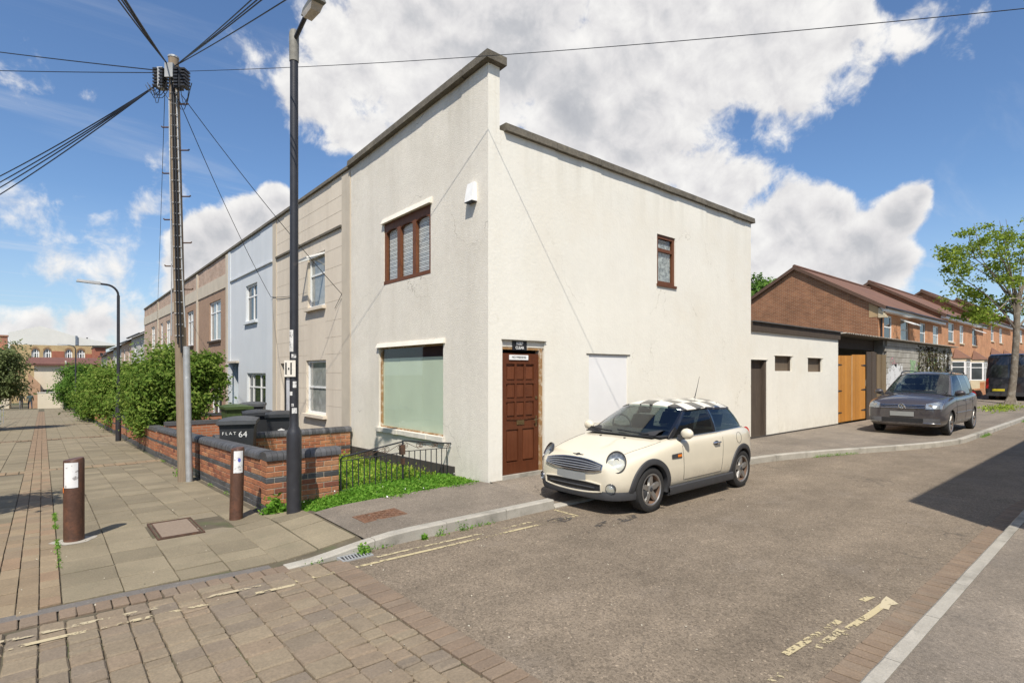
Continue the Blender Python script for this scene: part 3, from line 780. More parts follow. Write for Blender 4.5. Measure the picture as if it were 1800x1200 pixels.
# first-floor window over the shop window: three arched lights, venetian blind
u0, u1, z0, z1 = wL[0][:4]
m = MB(); d = .045
m.box(u0+.002, u1-.002, d-.03, d+.04, z1-.16, z1-.002, pL); m.box(u0+.002, u1-.002, d-.05, d+.04, z0+.002, z0+.07, pL)
m.box(u0+.002, u0+.07, d-.028, d+.038, z0+.07, z1-.16, pL); m.box(u1-.07, u1-.002, d-.028, d+.038, z0+.07, z1-.16, pL)
cu = [u0+(u1-u0)*c for c in (1/3, 2/3)]
for c in cu: m.box(c-.055, c+.055, d-.034, d+.036, z0+.07, z1-.16, pL)
ed = [u0+.07]+[q for c in cu for q in (c-.055, c+.055)]+[u1-.07]
for a, b in ((ed[0], ed[1]), (ed[2], ed[3]), (ed[4], ed[5])):        # arched heads
    n = 10; hgt = .05
    pts = [(a+(b-a)*i/n, z1-.16-hgt*(abs(2*i/n-1)**2.2)) for i in range(n+1)]
    for p, q in zip(pts[:-1], pts[1:]):
        m.hexa([pL(p[0], d-.028, p[1]), pL(q[0], d-.028, q[1]), pL(p[0], d+.03, p[1]), pL(q[0], d+.03, q[1]), pL(p[0], d-.028, z1-.155), pL(q[0], d-.028, z1-.155), pL(p[0], d+.03, z1-.155), pL(q[0], d+.03, z1-.155)])
W0 = m.build('window', M['winwood'], H0)
for a, b in ((ed[0], ed[1]), (ed[2], ed[3]), (ed[4], ed[5])): MB().quad(pL(a, d+.014, z0+.07), pL(b, d+.014, z0+.07), pL(b, d+.014, z1-.16), pL(a, d+.014, z1-.16)).build('pane', M['glass'], W0)
m = MB()
M['blind'] = mk('blind_slats', (.66, .65, .62), .6, .1, 8)
nsl = 34
for i in range(nsl):
    zc = z0+.08+(z1-z0-.24)*i/nsl; 
    m.box(u0+.08, u1-.08, d+.045, d+.065, zc, zc+.006+.018*(.6 if i % 3 else 1.0), pL)
m.build('blind', M['blind'], W0)
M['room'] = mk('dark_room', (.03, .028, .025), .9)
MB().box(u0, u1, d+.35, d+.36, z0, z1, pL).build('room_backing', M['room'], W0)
m = MB(); m.hexa([pL(u0-.05, -.065, z1+.0), pL(u1+.04, -.065, z1-.02), pL(u0-.05, .002, z1+.0), pL(u1+.04, .002, z1-.02), pL(u0-.05, -.02, z1+.11), pL(u1+.04, -.02, z1+.085), pL(u0-.05, .002, z1+.11), pL(u1+.04, .002, z1+.085)])
m.build('hood', M['render_l'], W0)
# shop window: pale green boards behind the glass, dark strip above them
u0, u1, z0, z1 = wL[1][:4]
m = MB(); d = .06; e = .002
M['ochre'] = mk('bare_timber', (.30, .17, .07), .7, .25, 12, tint=((.6, .55, .45), 9, .5, .65, .7))
m.box(u1-.045, u1-e, d-.02, d+.03, z0+e, z1-e, pL); m.box(u0+e, u0+.03, d-.02, d+.03, z0+e, z1-e, pL); m.box(u0+.03, u1-.045, d-.02, d+.028, z1-.03, z1-e, pL); m.box(u0+.03, u1-.045, d-.02, d+.028, z0+e, z0+.03, pL)
W1 = m.build('shop_window', M['ochre'], H0)
M['greenboard'] = mk('pale_green_board', (.60, .67, .52), .4, .06, 1.5, spec=.4)
w3 = (u1-u0)/3
for i, (a, b) in enumerate(((u0+.03, u0+w3*1.0), (u0+w3*1.0+.012, u0+w3*2.1), (u0+w3*2.1+.012, u1-.045))): MB().box(a, b, d+.02+.002*i, d+.032, z0+.03, z1-.22, pL).build('board', M['greenboard'], W1)
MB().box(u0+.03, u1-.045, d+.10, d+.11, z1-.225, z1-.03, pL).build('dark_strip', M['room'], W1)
MB().quad(pL(u0+.03, d+.006, z0+.03), pL(u1-.045, d+.006, z0+.03), pL(u1-.045, d+.006, z1-.03), pL(u0+.03, d+.006, z1-.03)).build('pane', M['glass'], W1)
m = MB(); m.hexa([pL(u0-.06, -.055, z1+.0), pL(u1+.05, -.055, z1+.0), pL(u0-.06, .002, z1), pL(u1+.05, .002, z1), pL(u0-.06, -.02, z1+.085), pL(u1+.05, -.02, z1+.085), pL(u0-.06, .002, z1+.085), pL(u1+.05, .002, z1+.085)])
m.build('hood', M['render_l'], W1)
m = MB(); us = np.linspace(u0-.05, u1+.06, 15); rr = random.Random(8)
for a, b in zip(us[:-1], us[1:]): m.box(a, b+.001, -.05-rr.uniform(0, .012), d-.021, z0-.075-rr.uniform(0, .01), z0+.004, pL)
m.build('sill', M['trim_white'], W1)
# door
da, db = DR[0]+.004, UR(949); dz0, dz1 = .215, 2.165
m = MB(); dd = .046
m.box(da, db, dd+.012, dd+.045, dz0, dz1, pR)
st = .105; pw = (db-da)
def fr(a, b, c, e): m.box(a, b, dd-.012, dd+.012, c, e, pR)
fr(da, da+st, dz0, dz1); fr(db-st, db, dz0, dz1)
h = dz1-dz0
zr = [dz0, dz0+.19, dz0+.80, dz0+.93]                       # bottom rail, lock rail
fr(da+st, db-st, dz0, dz0+.19); fr(da+st, db-st, dz0+.72, dz0+.90); fr(da+st, db-st, dz1-.17, dz1)
top0, top1 = dz0+.90, dz1-.17; ph = (top1-top0)/3
for i in (1, 2): fr(da+st, db-st, top0+ph*i-.028, top0+ph*i+.028)
cw = (db-da-2*st)/3
for i in (1, 2):
    for j in range(3): fr(da+st+cw*i-.02, da+st+cw*i+.02, top0+ph*j+(.028 if j else 0), top0+ph*(j+1)-(.028 if j < 2 else 0))
mid = (da+db)/2; fr(mid-.045, mid+.045, dz0+.19, dz0+.72)
DO = m.build('door', M['doorwood'], H0)
M['panelwood'] = mk_wood('door_panel_stain', (.088, .027, .012), (.17, .056, .024), .4, bump=.2)
for i in range(3):
    for j in range(3):
        a, b = da+st+cw*i+.03, da+st+cw*(i+1)-.03; c, e = top0+ph*j+.045, top0+ph*(j+1)-.045
        MB().hexa([pR(a, dd-.002, c), pR(b, dd-.002, c), pR(a, dd+.02, c), pR(b, dd+.02, c), pR(a, dd-.006, e), pR(b, dd-.006, e), pR(a, dd+.02, e), pR(b, dd+.02, e)]).build('panel', M['panelwood'], DO)
for a, b in ((da+st+.02, mid-.065), (mid+.065, db-st-.02)): MB().box(a, b, dd-.004, dd+.02, dz0+.215, dz0+.695, pR).build('panel', M['panelwood'], DO)
m = MB()                                                    # curved weather bar over the letter plate
for i in range(8):
    a, b = da+st+(db-da-2*st)*i/8, da+st+(db-da-2*st)*(i+1)/8; c = dz0+.905-.02*math.sin(math.pi*(i+.5)/8)
    m.box(a, b+.001, dd-.026, dd-.012, c-.018, c+.012, pR)
m.build('weather_bar', M['doorwood'], DO)
M['brass'] = mk('tarnished_brass', (.25, .18, .09), .4, .3, 20, metal=.8)
MB().box(mid-.085, mid+.075, dd-.022, dd-.0125, dz0+.79, dz0+.865, pR).box(mid-.062, mid+.052, dd-.028, dd-.0222, dz0+.81, dz0+.845, pR).build('letter_plate', M['brass'], DO)
m = MB(); m.box(db-.075, db-.045, dd-.02, dd-.0122, dz0+.74, dz0+.92, pR); m.tube([pR(db-.06, dd-.02, dz0+.86), pR(db-.06, dd-.055, dz0+.86), pR(db-.15, dd-.06, dz0+.855)], .009, 6); m.build('handle', M['brass'], DO)
MB().lathe([(.026, 0), (.026, .012), (.012, .014)], 10, lambda x, y, z: (db-.06+x, dd-.0125-z, dz0+1.22+y)).build('lock', M['brass'], DO)
MB().box(db+.002, DR[1]-.03, .02, .125, dz0-.04, dz1+.06, pR).box(DR[0]+.003, DR[1]-.03, .018, .125, dz1+.06, dz1+.10, pR).build('door_frame', M['ochre'], H0)
MB().box(DR[0]+.003, DR[1]-.005, .014, .12, dz1+.102, DR[3]-.003, pR).build('door_lintel', M['trim_white'], H0)
MB().box(DR[0]-.0, DR[1]+.01, -.015, .13, .0, .212, pR).build('door_step', M['kerb'], H0)
MB().box(DR[0]-.02, DR[1]+.02, -.03, .003, DR[3]-.003, DR[3]+.012, pR).build('drip_edge', M['coping'], H0)
# boarded-up ground-floor window
MB().box(BD[0]+.006, BD[1]-.006, .014, .03, BD[2]+.006, BD[3]-.006, pR).build('boarded_window', mk('white_board', (.78, .765, .74), .7, .04, 2), H0)
MB().box(BD[0]-.07, BD[1]+.07, -.014, .003, BD[3], BD[3]+.014, pR).build('drip_edge', M['coping'], H0)
# side bedroom window with lace curtain
a, b, c, e = WR; 
m = MB(); M['lace'] = mk('lace_curtain', (.50, .50, .48), .5, .55, 16, tint=((.12, .13, .13), 14, .5, .62, .8))
Wn = window(H0, pR, a, b, c, e, .055, M['winwood'], M['glass'], (), (.70,), .075, None, bar=.07)
MB().box(a+.06, b-.06, .085, .09, c+.06, e-.30, pR).box(a+.06, b-.06, .086, .092, e-.28, e-.16, pR).build('lace_curtain', M['lace'], Wn)
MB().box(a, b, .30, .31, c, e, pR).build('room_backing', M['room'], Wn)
MB().box(a-.02, b+.02, -.03, .02, c-.045, c+.004, pR).build('sill', M['winwood'], Wn)
# surface cables over the two walls
def cable(parent, pts, r=.005, mat=None): return MB().tube(pts, r, 5).build('cable', mat or M['greycable'], parent)
M['greycable'] = mk('painted_cable', (.40, .385, .34), .8)
def Lp(px, py, d=-.008): return pL(UL(px), d, ZL(px, py))
def Rp(px, py, d=-.008): return pR(UR(px), d, ZR(px, py))
MB().box(SIDE+.02, SIDE+.10, .05, .13, 3.2, 4.62).build('boiler_pipe', mk('pine_pipe_box', (.45, .30, .17), .7), H0)
# alarm box on the front
u = UL(832); A = thing('alarm_box', 'white bell-shaped alarm box high on the pale front wall near the corner', 'alarm box', (-.06, u, 4.72))
m = MB(); pts = []
for k in range(7):
    t = k/6; pts.append((.085*(1-.55*t**2.2), .26*t))
m.prism([(-.10, 0)]+[(.10, 0)]+[(.10*(1-.12*(t/6)), .0+.30*t/6) for t in range(1, 7)]+[(-.10*(1-.12*(t/6)), .30*t/6) for t in range(6, 0, -1)], 0, 1, lambda p, w, t: (-.002-(t)*(.05+.05*(1-(w/.30)**1.6)), u+p, 4.58+w))
m.build('cover', M['white'], A, True); MB().box(-.105, -.003, u-.098, u+.098, 4.565, 4.579).build('base', M['black'], A)
# notices at the side door
def sign(name, label, P, u0, u1, z0, z1, d, mat, lines, tm, bold=True):
    t = thing(name, label, 'sign', P((u0+u1)/2, d, z0))
    MB().box(u0, u1, d-.012, d, z0, z1, P).build('board', mat, t)
    for s_, size, zc, sx in lines:
        me = text_mesh(s_, size, .0006, bold)
        for v in me.vertices: v.co = Vector(P((u0+u1)/2+v.co.x*sx, d-.0135-v.co.z, zc+v.co.y))
        obj('lettering', me, tm, t)
sign('notice', 'black notice reading KEEP CLEAR above the brown door', pR, UR(901), UR(926), 2.215, 2.365, .0125, M['black'], [('KEEP', .062, 2.325, 1.1), ('CLEAR', .062, 2.255, 1.0)], M['white'])
sign('notice', 'small white notice reading NO PARKING at the top of the brown door', pR, UR(897), UR(930), 2.06, 2.14, .030, M['white'], [('NO PARKING', .046, 2.102, 1.1)], M['black'])

# ------------------------------------------------------------------ terrace along the footpath
def terrace(i, name, label, wall, holes, zbase):
    a, b = HB[i], HB[i+1]; t = thing(name, label, 'house', (4, (a+b)/2, prof((a+b)/2)), group='terraced houses along the footpath')
    m = MB(); zs = min(ztop(a), ztop(b))-1.25
    holed(m, pL, a+.002, b, prof(b)-.4, zs, holes, .11)
    m.build('front_wall', wall, t)
    MB().quad((0, a, zs), (0, b, zs), (7.8, b, zs), (7.8, a, zs)).quad((7.8, a, -1), (7.8, b, -1), (7.8, b, zs), (7.8, a, zs)).quad((0, b, -1), (7.8, b, -1), (7.8, b, zs), (0, b, zs)).build('rear_wall', wall, t)
    coping_row(t, pL, a+.004, b, ztop, -.06, .26, 1.1, .085, M['coping'], i)
    return t, zs
def parapet(t, i, zs, mat, name='parapet', d=0.0, z0=None, z1f=None):
    a, b = HB[i], HB[i+1]; z0 = zs if z0 is None else z0; z1f = z1f or ztop
    P8 = [pL(a+.002, -d, z0), pL(b, -d, z0), pL(a+.002, .22, z0), pL(b, .22, z0), pL(a+.002, -d, z1f(a+.01)), pL(b, -d, z1f(b)), pL(a+.002, .22, z1f(a+.01)), pL(b, .22, z1f(b))]
    return MB().hexa(P8).build(name, mat, t)
def strip(t, u0, u1, z0, z1, mat, name, d=.03): return MB().box(u0, u1, -d, .05, z0, z1, pL).build(name, mat, t)

# beige house
zb = lambda px, py: ZL(px, py)
wu = (UL(571), UL(541), 3.50, 4.86); wl = (UL(573), UL(538), .80, 2.17); dr = (UL(518), UL(493), .0, 2.12)
T1, zs = terrace(1, 'terraced_house', 'beige rendered terraced house with open top window next to the corner house', M['beige'], [wu, wl, (*dr, .25)], 0)
parapet(T1, 1, zs, M['beige']); a, b = HB[1], HB[2]
strip(T1, a+.02, a+.46, prof(b)-.3, ztop(b)-.02, M['band'], 'pilaster', .02)
strip(T1, b-.34, b-.01, prof(b)-.3, ztop(b)-.02, M['band'], 'pilaster', .02)
strip(T1, a+.47, b-.35, 5.20, 5.255, M['coping'], 'string_course', .05)
M['score'] = mk('scored_joint', (.50, .43, .335), .9)
m = MB()
for zc in (1.05, 1.45, 1.85, 2.3, 2.7, 3.1, 3.55, 3.95, 4.35, 4.78): 
    for ua, ub in ((a+.48, wu[0]-.02), (wu[1]+.02, b-.36)):
        if (wl[2]-.1 < zc < wl[3]+.1 and ub > dr[0]): ub = dr[0]-.05
        m.box(ua, ub, -.0025, .002, zc, zc+.007, pL)
for zc in (5.6, 5.95): m.box(a+.48, b-.36, -.0025, .002, zc, zc+.008, pL)
m.build('scored_joints', M['score'], T1)
W = window(T1, pL, *wl, .09, M['upvc'], M['pane_curtain'], (), (.5,), .06, .10, M['beige'])
W = window(T1, pL, *wu, .09, M['upvc'], M['pane_curtain'], (), (.62,), .06, .10, M['beige'])
m = MB(); uu0, uu1, zz0, zz1 = wu; zh = zz0+(zz1-zz0)*.98      # the top light swung out on its hinge
hin = Vector(pL(0, .06, zz1-.05)); L_ = .52; ang = R(68)
def sw(u, q, th): return (0.06-math.sin(ang)*q*L_-math.cos(ang)*th, u, zz1-.06-math.cos(ang)*q*L_+math.sin(ang)*th)
for qa, qb, ua, ub in ((0, .12, uu0+.05, uu1-.05), (.88, 1, uu0+.05, uu1-.05), (.12, .88, uu0+.05, uu0+.11), (.12, .88, uu1-.11, uu1-.05)):
    m.hexa([sw(ua, qa, 0), sw(ub, qa, 0), sw(ua, qb, 0), sw(ub, qb, 0), sw(ua, qa, .04), sw(ub, qa, .04), sw(ua, qb, .04), sw(ub, qb, .04)])
sa = m.build('open_sash', M['upvc'], W)
MB().quad(sw(uu0+.1, .1, .02), sw(uu1-.1, .1, .02), sw(uu1-.1, .9, .02), sw(uu0+.1, .9, .02)).build('open_pane', M['glass'], sa)
a_, b_ = dr[0], dr[1]
m = MB().box(a_+.05, b_-.05, .15, .20, -.1, 1.72, pL); d1 = m.build('door', mk('white_door', (.62, .63, .66), .5), T1)
MB().box(a_+.06, b_-.06, .16, .17, 1.77, 2.07, pL).build('fanlight', M['pane'], d1)
for q in ((.2, .75), (.95, 1.6)):
    for k in (0, 1): MB().box(a_+.13+.36*k, a_+.40+.36*k, .142, .152, q[0], q[1], pL).build('panel', M['upvc'], d1)
m = MB().box(a_+.001, a_+.05, .11, .2, -.1, 2.12, pL).box(b_-.05, b_-.001, .11, .2, -.1, 2.12, pL).box(a_+.05, b_-.05, .11, .2, 2.07, 2.119, pL).box(a_+.05, b_-.05, .11, .2, 1.72, 1.77, pL); m.build('door_frame', M['black'], T1)

# blue house
wu = (UL(452), UL(432), 3.55, 4.78); wl = (UL(467), UL(434), .50, 1.84); dr = (UL(419), UL(405), -.3, 2.20)
T2, zs = terrace(2, 'terraced_house', 'pale blue rendered terraced house between the beige and brown houses', M['blue'], [wu, wl, (*dr, .35)], 0)
parapet(T2, 2, zs, M['blue']); a, b = HB[2], HB[3]
strip(T2, b-.32, b-.01, prof(b)-.3, ztop(b)-.02, M['blue'], 'pilaster', .03)
strip(T2, a+.02, b-.33, 5.17, 5.22, M['blue'], 'string_course', .05)
window(T2, pL, *wu, .09, M['upvc'], M['pane'], (.45,), (.68,), .06, .08, M['blue']); window(T2, pL, *wl, .09, M['upvc'], M['pane'], (.35, .75), (.66,), .06, .08, M['blue'])
d1 = MB().box(dr[0]+.02, dr[1]-.02, .28, .33, -.4, 2.19, pL).build('door', mk('blue_door', (.16, .30, .40), .5), T2)
MB().box(dr[0]-.1, dr[1]+.08, -.10, .0, 2.2, 2.27, pL).build('door_hood', M['band'], T2)
# brown houses
def brownhouse(i, label, wall, pxu, pxl, arched=False, bandm=None):
    a, b = HB[i], HB[i+1]; g = prof((a+b)/2)
    holes = []
    for p in pxu: holes.append((UL(p[1]), UL(p[0]), 3.25+g*.2, 4.72))
    hl = [(UL(p[1]), UL(p[0]), .35+g*.3, 1.98) for p in pxl]
    T, zs = terrace(i, 'terraced_house', label, wall, holes+hl, 0)
    parapet(T, i, zs, M['parapet_brick']); strip(T, a+.26, b-.01, 5.06, 5.56, bandm or M['band'], 'string_course', .035)
    strip(T, a+.01, a+.25, prof(b)-.3, ztop(b)-.02, M['band'], 'pilaster', .05)
    for h_ in holes: window(T, pL, *h_, .08, M['upvc'], M['pane_curtain'], (.5,), (.72,), .06, .08, M['darkwood'])
    for h_ in hl: window(T, pL, *h_, .08, M['upvc'], M['pane'], (.5,), (.72,), .06, .08, M['darkwood'])
    return T
brownhouse(3, 'brown pebbledash terraced house with cream band beside the pale blue house', M['brown'], [(368, 388)], [(372, 390)])
brownhouse(4, 'brown terraced house partly behind the telegraph pole', M['brown'], [(329, 340)], [(329, 340)])
brownhouse(5, 'pinkish terraced house with white windows beyond the telegraph pole', M['brown2'], [(282, 286), (292, 299)], [(290, 300)])
brownhouse(6, 'pinkish terraced house at the far end of the parapet row', M['brown2'], [(266, 272)], [(265, 270)])
# lower pitched-roof terrace farther down
M['slate'] = mk_tiles('dark_roof_tiles', (.06, .055, .055), 'y')
for i in range(5):
    a = HB[7]+.01+7.2*i; b = a+7.19; g = prof(a)
    t = thing('terraced_house', ['low dark-roofed house just past the parapet terrace', 'second low dark-roofed house past the parapet terrace', 'third low dark-roofed house past the parapet terrace', 'fourth low dark-roofed house past the parapet terrace', 'last low dark-roofed house near the far end of the path'][i], 'house', (4, (a+b)/2, g), group='low pitched-roof houses down the path')
    zt = 4.55-.028*(a-HB[7])
    m = MB(); wn = [(a+1.2, a+2.2, zt-1.6, zt-.5), (a+4.3, a+5.5, zt-1.6, zt-.5), (a+1.2, a+3.0, zt-4.3, zt-2.8)]
    holed(m, pL, a, b, g-.4, zt, wn, .1); m.quad((0, a, g), (8, a, g), (8, a, zt), (4, a, zt+2.1), (0, a, zt)); m.quad((0, b, g), (8, b, g), (8, b, zt), (4, b, zt+2.1), (0, b, zt)); m.build('wall', M['brown2'] if i % 2 else mk('grey_render', (.42, .40, .37), .9), t)
    rf = MB().hexa([(-.25, a-.0, zt-.10), (4, a-.0, zt+2.12), (-.25, b+.0, zt-.10), (4, b, zt+2.12), (-.25, a-.0, zt), (4, a, zt+2.24), (-.25, b, zt), (4, b, zt+2.24)]).quad((4, a, zt+2.2), (8.2, a, zt), (8.2, b, zt), (4, b, zt+2.2)).build('roof', M['slate'], t)
    for w_ in wn: window(t, pL, *w_, .08, M['upvc'], M['pane'], (.5,), (), .07)
    MB().tube([(-.29, a+.02, zt-.03), (-.29, b-.02, zt-.03)], .055, 6).build('gutter', M['black'], rf)
    if i in (0, 2): MB().box(3.6, 4.4, b-.9, b-.05, zt+1.5, zt+3.1).build('chimney', mk('chimney_brick', (.36, .16, .09), .9), rf)
# ------------------------------------------------------------------ white outbuilding along the side street
OX0, OX1 = SIDE+.012, UR(1475)
OB = thing('outbuilding', 'low cream rendered outbuilding with two small windows and a brown door', 'outbuilding', ((OX0+OX1)/2, 1.5, .15))
od = (UR(1321), UR(1350), .12, 2.19, .22); w1 = (UR(1364), UR(1394), 1.90, 2.32, .14); w2 = (UR(1422), UR(1447), 1.88, 2.30, .14)
oy = .03
m = MB(); holed(m, pY(oy), OX0, OX1, -.1, 2.93, [od, w1, w2]); m.quad((OX1, oy, 0), (OX1, 4, 0), (OX1, 4, 2.93), (OX1, oy, 2.93)); m.build('wall', M['render_r'], OB)
MB().hexa([(OX0, oy-.05, 2.93), (OX1+.06, oy-.05, 2.93), (OX0, oy+.1, 2.93), (OX1+.06, oy+.1, 2.93), (OX0, oy-.06, 3.16), (OX1+.06, oy-.06, 3.16), (OX0, oy+.1, 3.16), (OX1+.06, oy+.1, 3.16)]).build('fascia_board', M['darkwood'], OB)
m = MB(); us = np.linspace(OX0, OX1+.10, 14); rr = random.Random(4)
for a, b in zip(us[:-1], us[1:]):
    j = rr.uniform(0, .03); m.hexa([(a, oy-.11, 3.165-j*.3), (b, oy-.11, 3.165), (a, 4, 3.2), (b, 4, 3.2), (a, oy-.11, 3.195-j*.3), (b, oy-.11, 3.195), (a, 4, 3.24), (b, 4, 3.24)])
m.build('roof_felt', mk('roof_felt', (.10, .095, .09), .95, .3, 4, bump=.5), OB)
MB().box(OX0+.0, OX1, oy-.014, oy+.005, .02, .19).build('plinth', M['plinth'], OB)
m = MB()
for i in range(6):
    a = od[0]+.02+(od[1]-od[0]-.04)*i/6; m.box(a+.002, a+(od[1]-od[0]-.04)/6-.002, oy+.12, oy+.15, .16, 2.17)
D2 = m.build('door', M['darkwood'], OB)
MB().box(od[1]-.10, od[1]-.003, oy+.02, oy+.118, .13, 2.17).box(od[0]+.003, od[0]+.05, oy+.02, oy+.118, .13, 2.17).build('door_frame', M['darkwood'], OB)
M['ply'] = mk_wood('window_board', (.11, .08, .055), (.17, .13, .09), .8)
for q in (w1, w2):
    w = MB().box(q[0], q[1], oy+.10, oy+.13, q[2], q[3]).build('boarded_window', M['ply'], OB)
    MB().box(q[0]-.06, q[1]+.08, oy-.012, oy+.003, q[3]+.002, q[3]+.016).build('drip_edge', M['trim_white'], w)
    MB().box(q[1]-.05, q[1]-.002, oy+.05, oy+.098, q[2]+.003, q[3]-.003).box(q[0]+.002, q[0]+.03, oy+.05, oy+.098, q[2]+.003, q[3]-.003).build('frame', M['darkwood'], w)
MB().box(od[0]-.03, od[1]+.04, oy-.012, oy+.003, 2.192, 2.206).build('drip_edge', M['trim_white'], OB)
# ------------------------------------------------------------------ orange timber gates: two leaves of boards
gx0, gx1 = UR(1476), UR(1527); gm = (gx0+gx1)/2; zg = 2.42
GT = thing('timber_gate', 'pair of orange-stained timber gates with black strap hinges beside the cream outbuilding', 'gate', (gm, .1, .15))
for s_, (a, b) in enumerate(((gx0+.03, gm-.012), (gm+.012, gx1-.03))):
    lf = MB().box(a, b, .125, .16, .5, .62).box(a, b, .125, .16, 1.2, 1.32).box(a, b, .125, .16, 2.0, 2.12).build('gate_leaf', M['pinewood'], GT)
    n = 9
    for i in range(n):
        u = a+(b-a)*i/n; w = (b-a)/n
        MB().hexa([(u+.003, .10, .20), (u+w-.003, .10, .20), (u+.003, .124, .20), (u+w-.003, .124, .20), (u+.003, .10, zg+.03*s_+.06*(u-gx0)/3), (u+w-.003, .10, zg+.03*s_+.06*(u-gx0)/3), (u+.003, .124, zg), (u+w-.003, .124, zg)]).build('board', M['pinewood'], lf)
    for zc in (.52, 1.25, 2.12):
        m = MB(); 
        if s_ == 0: m.hexa([(a-.02, .088, zc-.035), (a+.45, .088, zc-.008), (a-.02, .099, zc-.035), (a+.45, .099, zc-.008), (a-.02, .088, zc+.035), (a+.45, .088, zc+.008), (a-.02, .099, zc+.035), (a+.45, .099, zc+.008)])
        else: m.hexa([(b-.45, .088, zc-.008), (b+.02, .088, zc-.035), (b-.45, .099, zc-.008), (b+.02, .099, zc-.035), (b-.45, .088, zc+.008), (b+.02, .088, zc+.035), (b-.45, .099, zc+.008), (b+.02, .099, zc+.035)])
        m.build('hinge', M['black'], lf)
MB().box(gm-.012, gm+.012, .085, .098, .2, zg+.02).build('cover_strip', mk('pale_timber', (.52, .40, .25), .7), GT)
# dark board fence panel right of the gate
fx0, fx1 = gx1+.02, UR(1562)
FN = thing('board_fence', 'dark weathered board fence between the orange gate and the grey shed', 'fence', ((fx0+fx1)/2, .1, .15))
n = 8
for i in range(n):
    a = fx0+(fx1-fx0)*i/n; b = fx0+(fx1-fx0)*(i+1)/n; zt = (2.62 if i < 4 else 2.55)+random.uniform(-.02, .02)
    MB().box(a+.004, b-.004, .06+.02*(i % 2), .09+.02*(i % 2), .1, zt).build('board', M['darkwood'] if i < 4 else mk_wood('brown_fence_board', (.14, .10, .055), (.22, .16, .09), .85), FN)
# ------------------------------------------------------------------ block shed with corrugated roof
sx0, sx1 = UR(1562)+.02, UR(1680); syc = UR(1595)
SH = thing('block_shed', 'grey concrete block shed with corrugated roof, ivy stains and graffiti', 'shed', ((sx0+sx1)/2, 3, .15))
M['block'] = mk('concrete_block', (.33, .31, .265), .95, .12, 4, bump=.4, bscale=60, rnd=.13, tint=((.17, .15, .12), 1.8, .5, .75, .6))
M['mortarg'] = mk('grey_mortar', (.22, .205, .175), .95, .2, 5)
st = 3.12
MB().box(sx0, sx1, .19, 1.9, .0, st).build('mortar_core', M['mortarg'], SH)
blk = bevel_box_mesh('block', .432, .09, .207, .008, .003, 1); blk.materials.append(M['block'])
blkp = bevel_box_mesh('block', .432, .09, .207, .008, .003, 2); blkp.materials.append(mk('whitewashed_block', (.56, .55, .53), .9, .12, 3, rnd=.1, tint=((.55, .30, .32), 1.4, .6, .66, .7)))
for j in range(14):
    z = .25+.217*j-.06
    x = sx0+(.22 if j % 2 else .0)
    while x+.43 <= sx1+.02:
        xc = x+.216
        o = obj('block', blkp if (xc < syc+.5 and z < 1.9) else blk, None, SH, True); o.location = Vector((xc, .16, z))-SH.location
        x += .44
# corrugated roof sheets, run front to back, overhanging the front
m = MB(); n = 150; us = np.linspace(gx0+.3, sx1+.12, n)
ph = 2*math.pi/.17
for yy0, yy1, za, zb2 in ((-.10, 4.6, 3.17, 3.02),):
    fn = lambda u, t: (u, yy0+(yy1-yy0)*t, za+(zb2-za)*t+.025*math.sin(u*ph)+.14*sstep(26, 22, u)*0)
    m.grid(fn, np.linspace(gx0+.25, sx1+.1, 330), [0, .5, 1])
m.build('corrugated_roof', mk('corrugated_cement', (.34, .31, .26), .9, .2, 2, tint=((.15, .11, .07), 2, .5, .7, .6)), SH, True)
MB().box(gx0+.3, sx0+.3, .5, .56, 2.72, 3.10).build('eave_shade_board', M['darkwood'], SH)  # dark board added in place of the shade under the corrugated eave
# dead ivy clinging to the wall and graffiti strokes
M['ivy'] = mk_leaf('old_ivy', (.03, .025, .015), (.07, .055, .03), (.10, .12, .04), .2)
ic = []
for px in np.linspace(1618, 1672, 9):
    x0 = UR(px); k = rng.integers(160, 420); t = rng.random(k)
    ic.append(np.stack([x0+rng.normal(0, .14, k)+.25*np.sin(t*6+px), np.full(k, .10)+rng.normal(0, .02, k), .5+t*2.55], 1))
V, F = leaves(np.concatenate(ic), .11, .5, Nrm=np.array([0, -1, 0])); kind(obj('ivy', np_mesh('ivy', V, F), M['ivy'], SH), 'stuff')
M['spray_w'] = mk_worn('white_spray', (.62, .62, .60), .46, 7, 2); M['spray_g'] = mk_worn('green_spray', (.25, .38, .20), .50, 7, 2); M['spray_k'] = mk_worn('black_spray', (.03, .03, .035), .42, 8, 2); M['spray_p'] = mk_worn('pink_spray', (.50, .26, .28), .50, 7, 2)
def stroke(pts, w, mat):
    q = [(UR(px), ZR(px, py)) for px, py in pts]; m = MB()
    for (a, b), (c, d_) in zip(q[:-1], q[1:]):
        L_ = math.hypot(c-a, d_-b) or 1; nx, nz = -(d_-b)/L_*w/2, (c-a)/L_*w/2
        m.quad((a-nx, .108, b-nz), (c-nx, .108, d_-nz), (c+nx, .108, d_+nz), (a+nx, .108, b+nz))
    m.build('graffiti', mat, SH)
def loop(cx, cy, rx, ry, n=14, a0=0, a1=6.5): return [(cx+rx*math.cos(a), cy+ry*math.sin(a)) for a in np.linspace(a0, a1, n)]
stroke(loop(1645, 640, 5, 9), .16, M['spray_k']); stroke(loop(1659, 637, 6, 10), .18, M['spray_w']); stroke(loop(1652, 655, 7, 8), .16, M['spray_k']); stroke(loop(1669, 640, 5, 15), .18, M['spray_w'])
stroke([(1633, 660), (1638, 630), (1643, 660), (1650, 628), (1652, 662)], .16, M['spray_g']); stroke([(1605, 646), (1625, 650)], .7, M['spray_g']); stroke([(1570, 636), (1577, 634), (1582, 640)], .30, M['spray_p']); stroke(loop(1640, 652, 6, 7), .12, M['spray_w'])
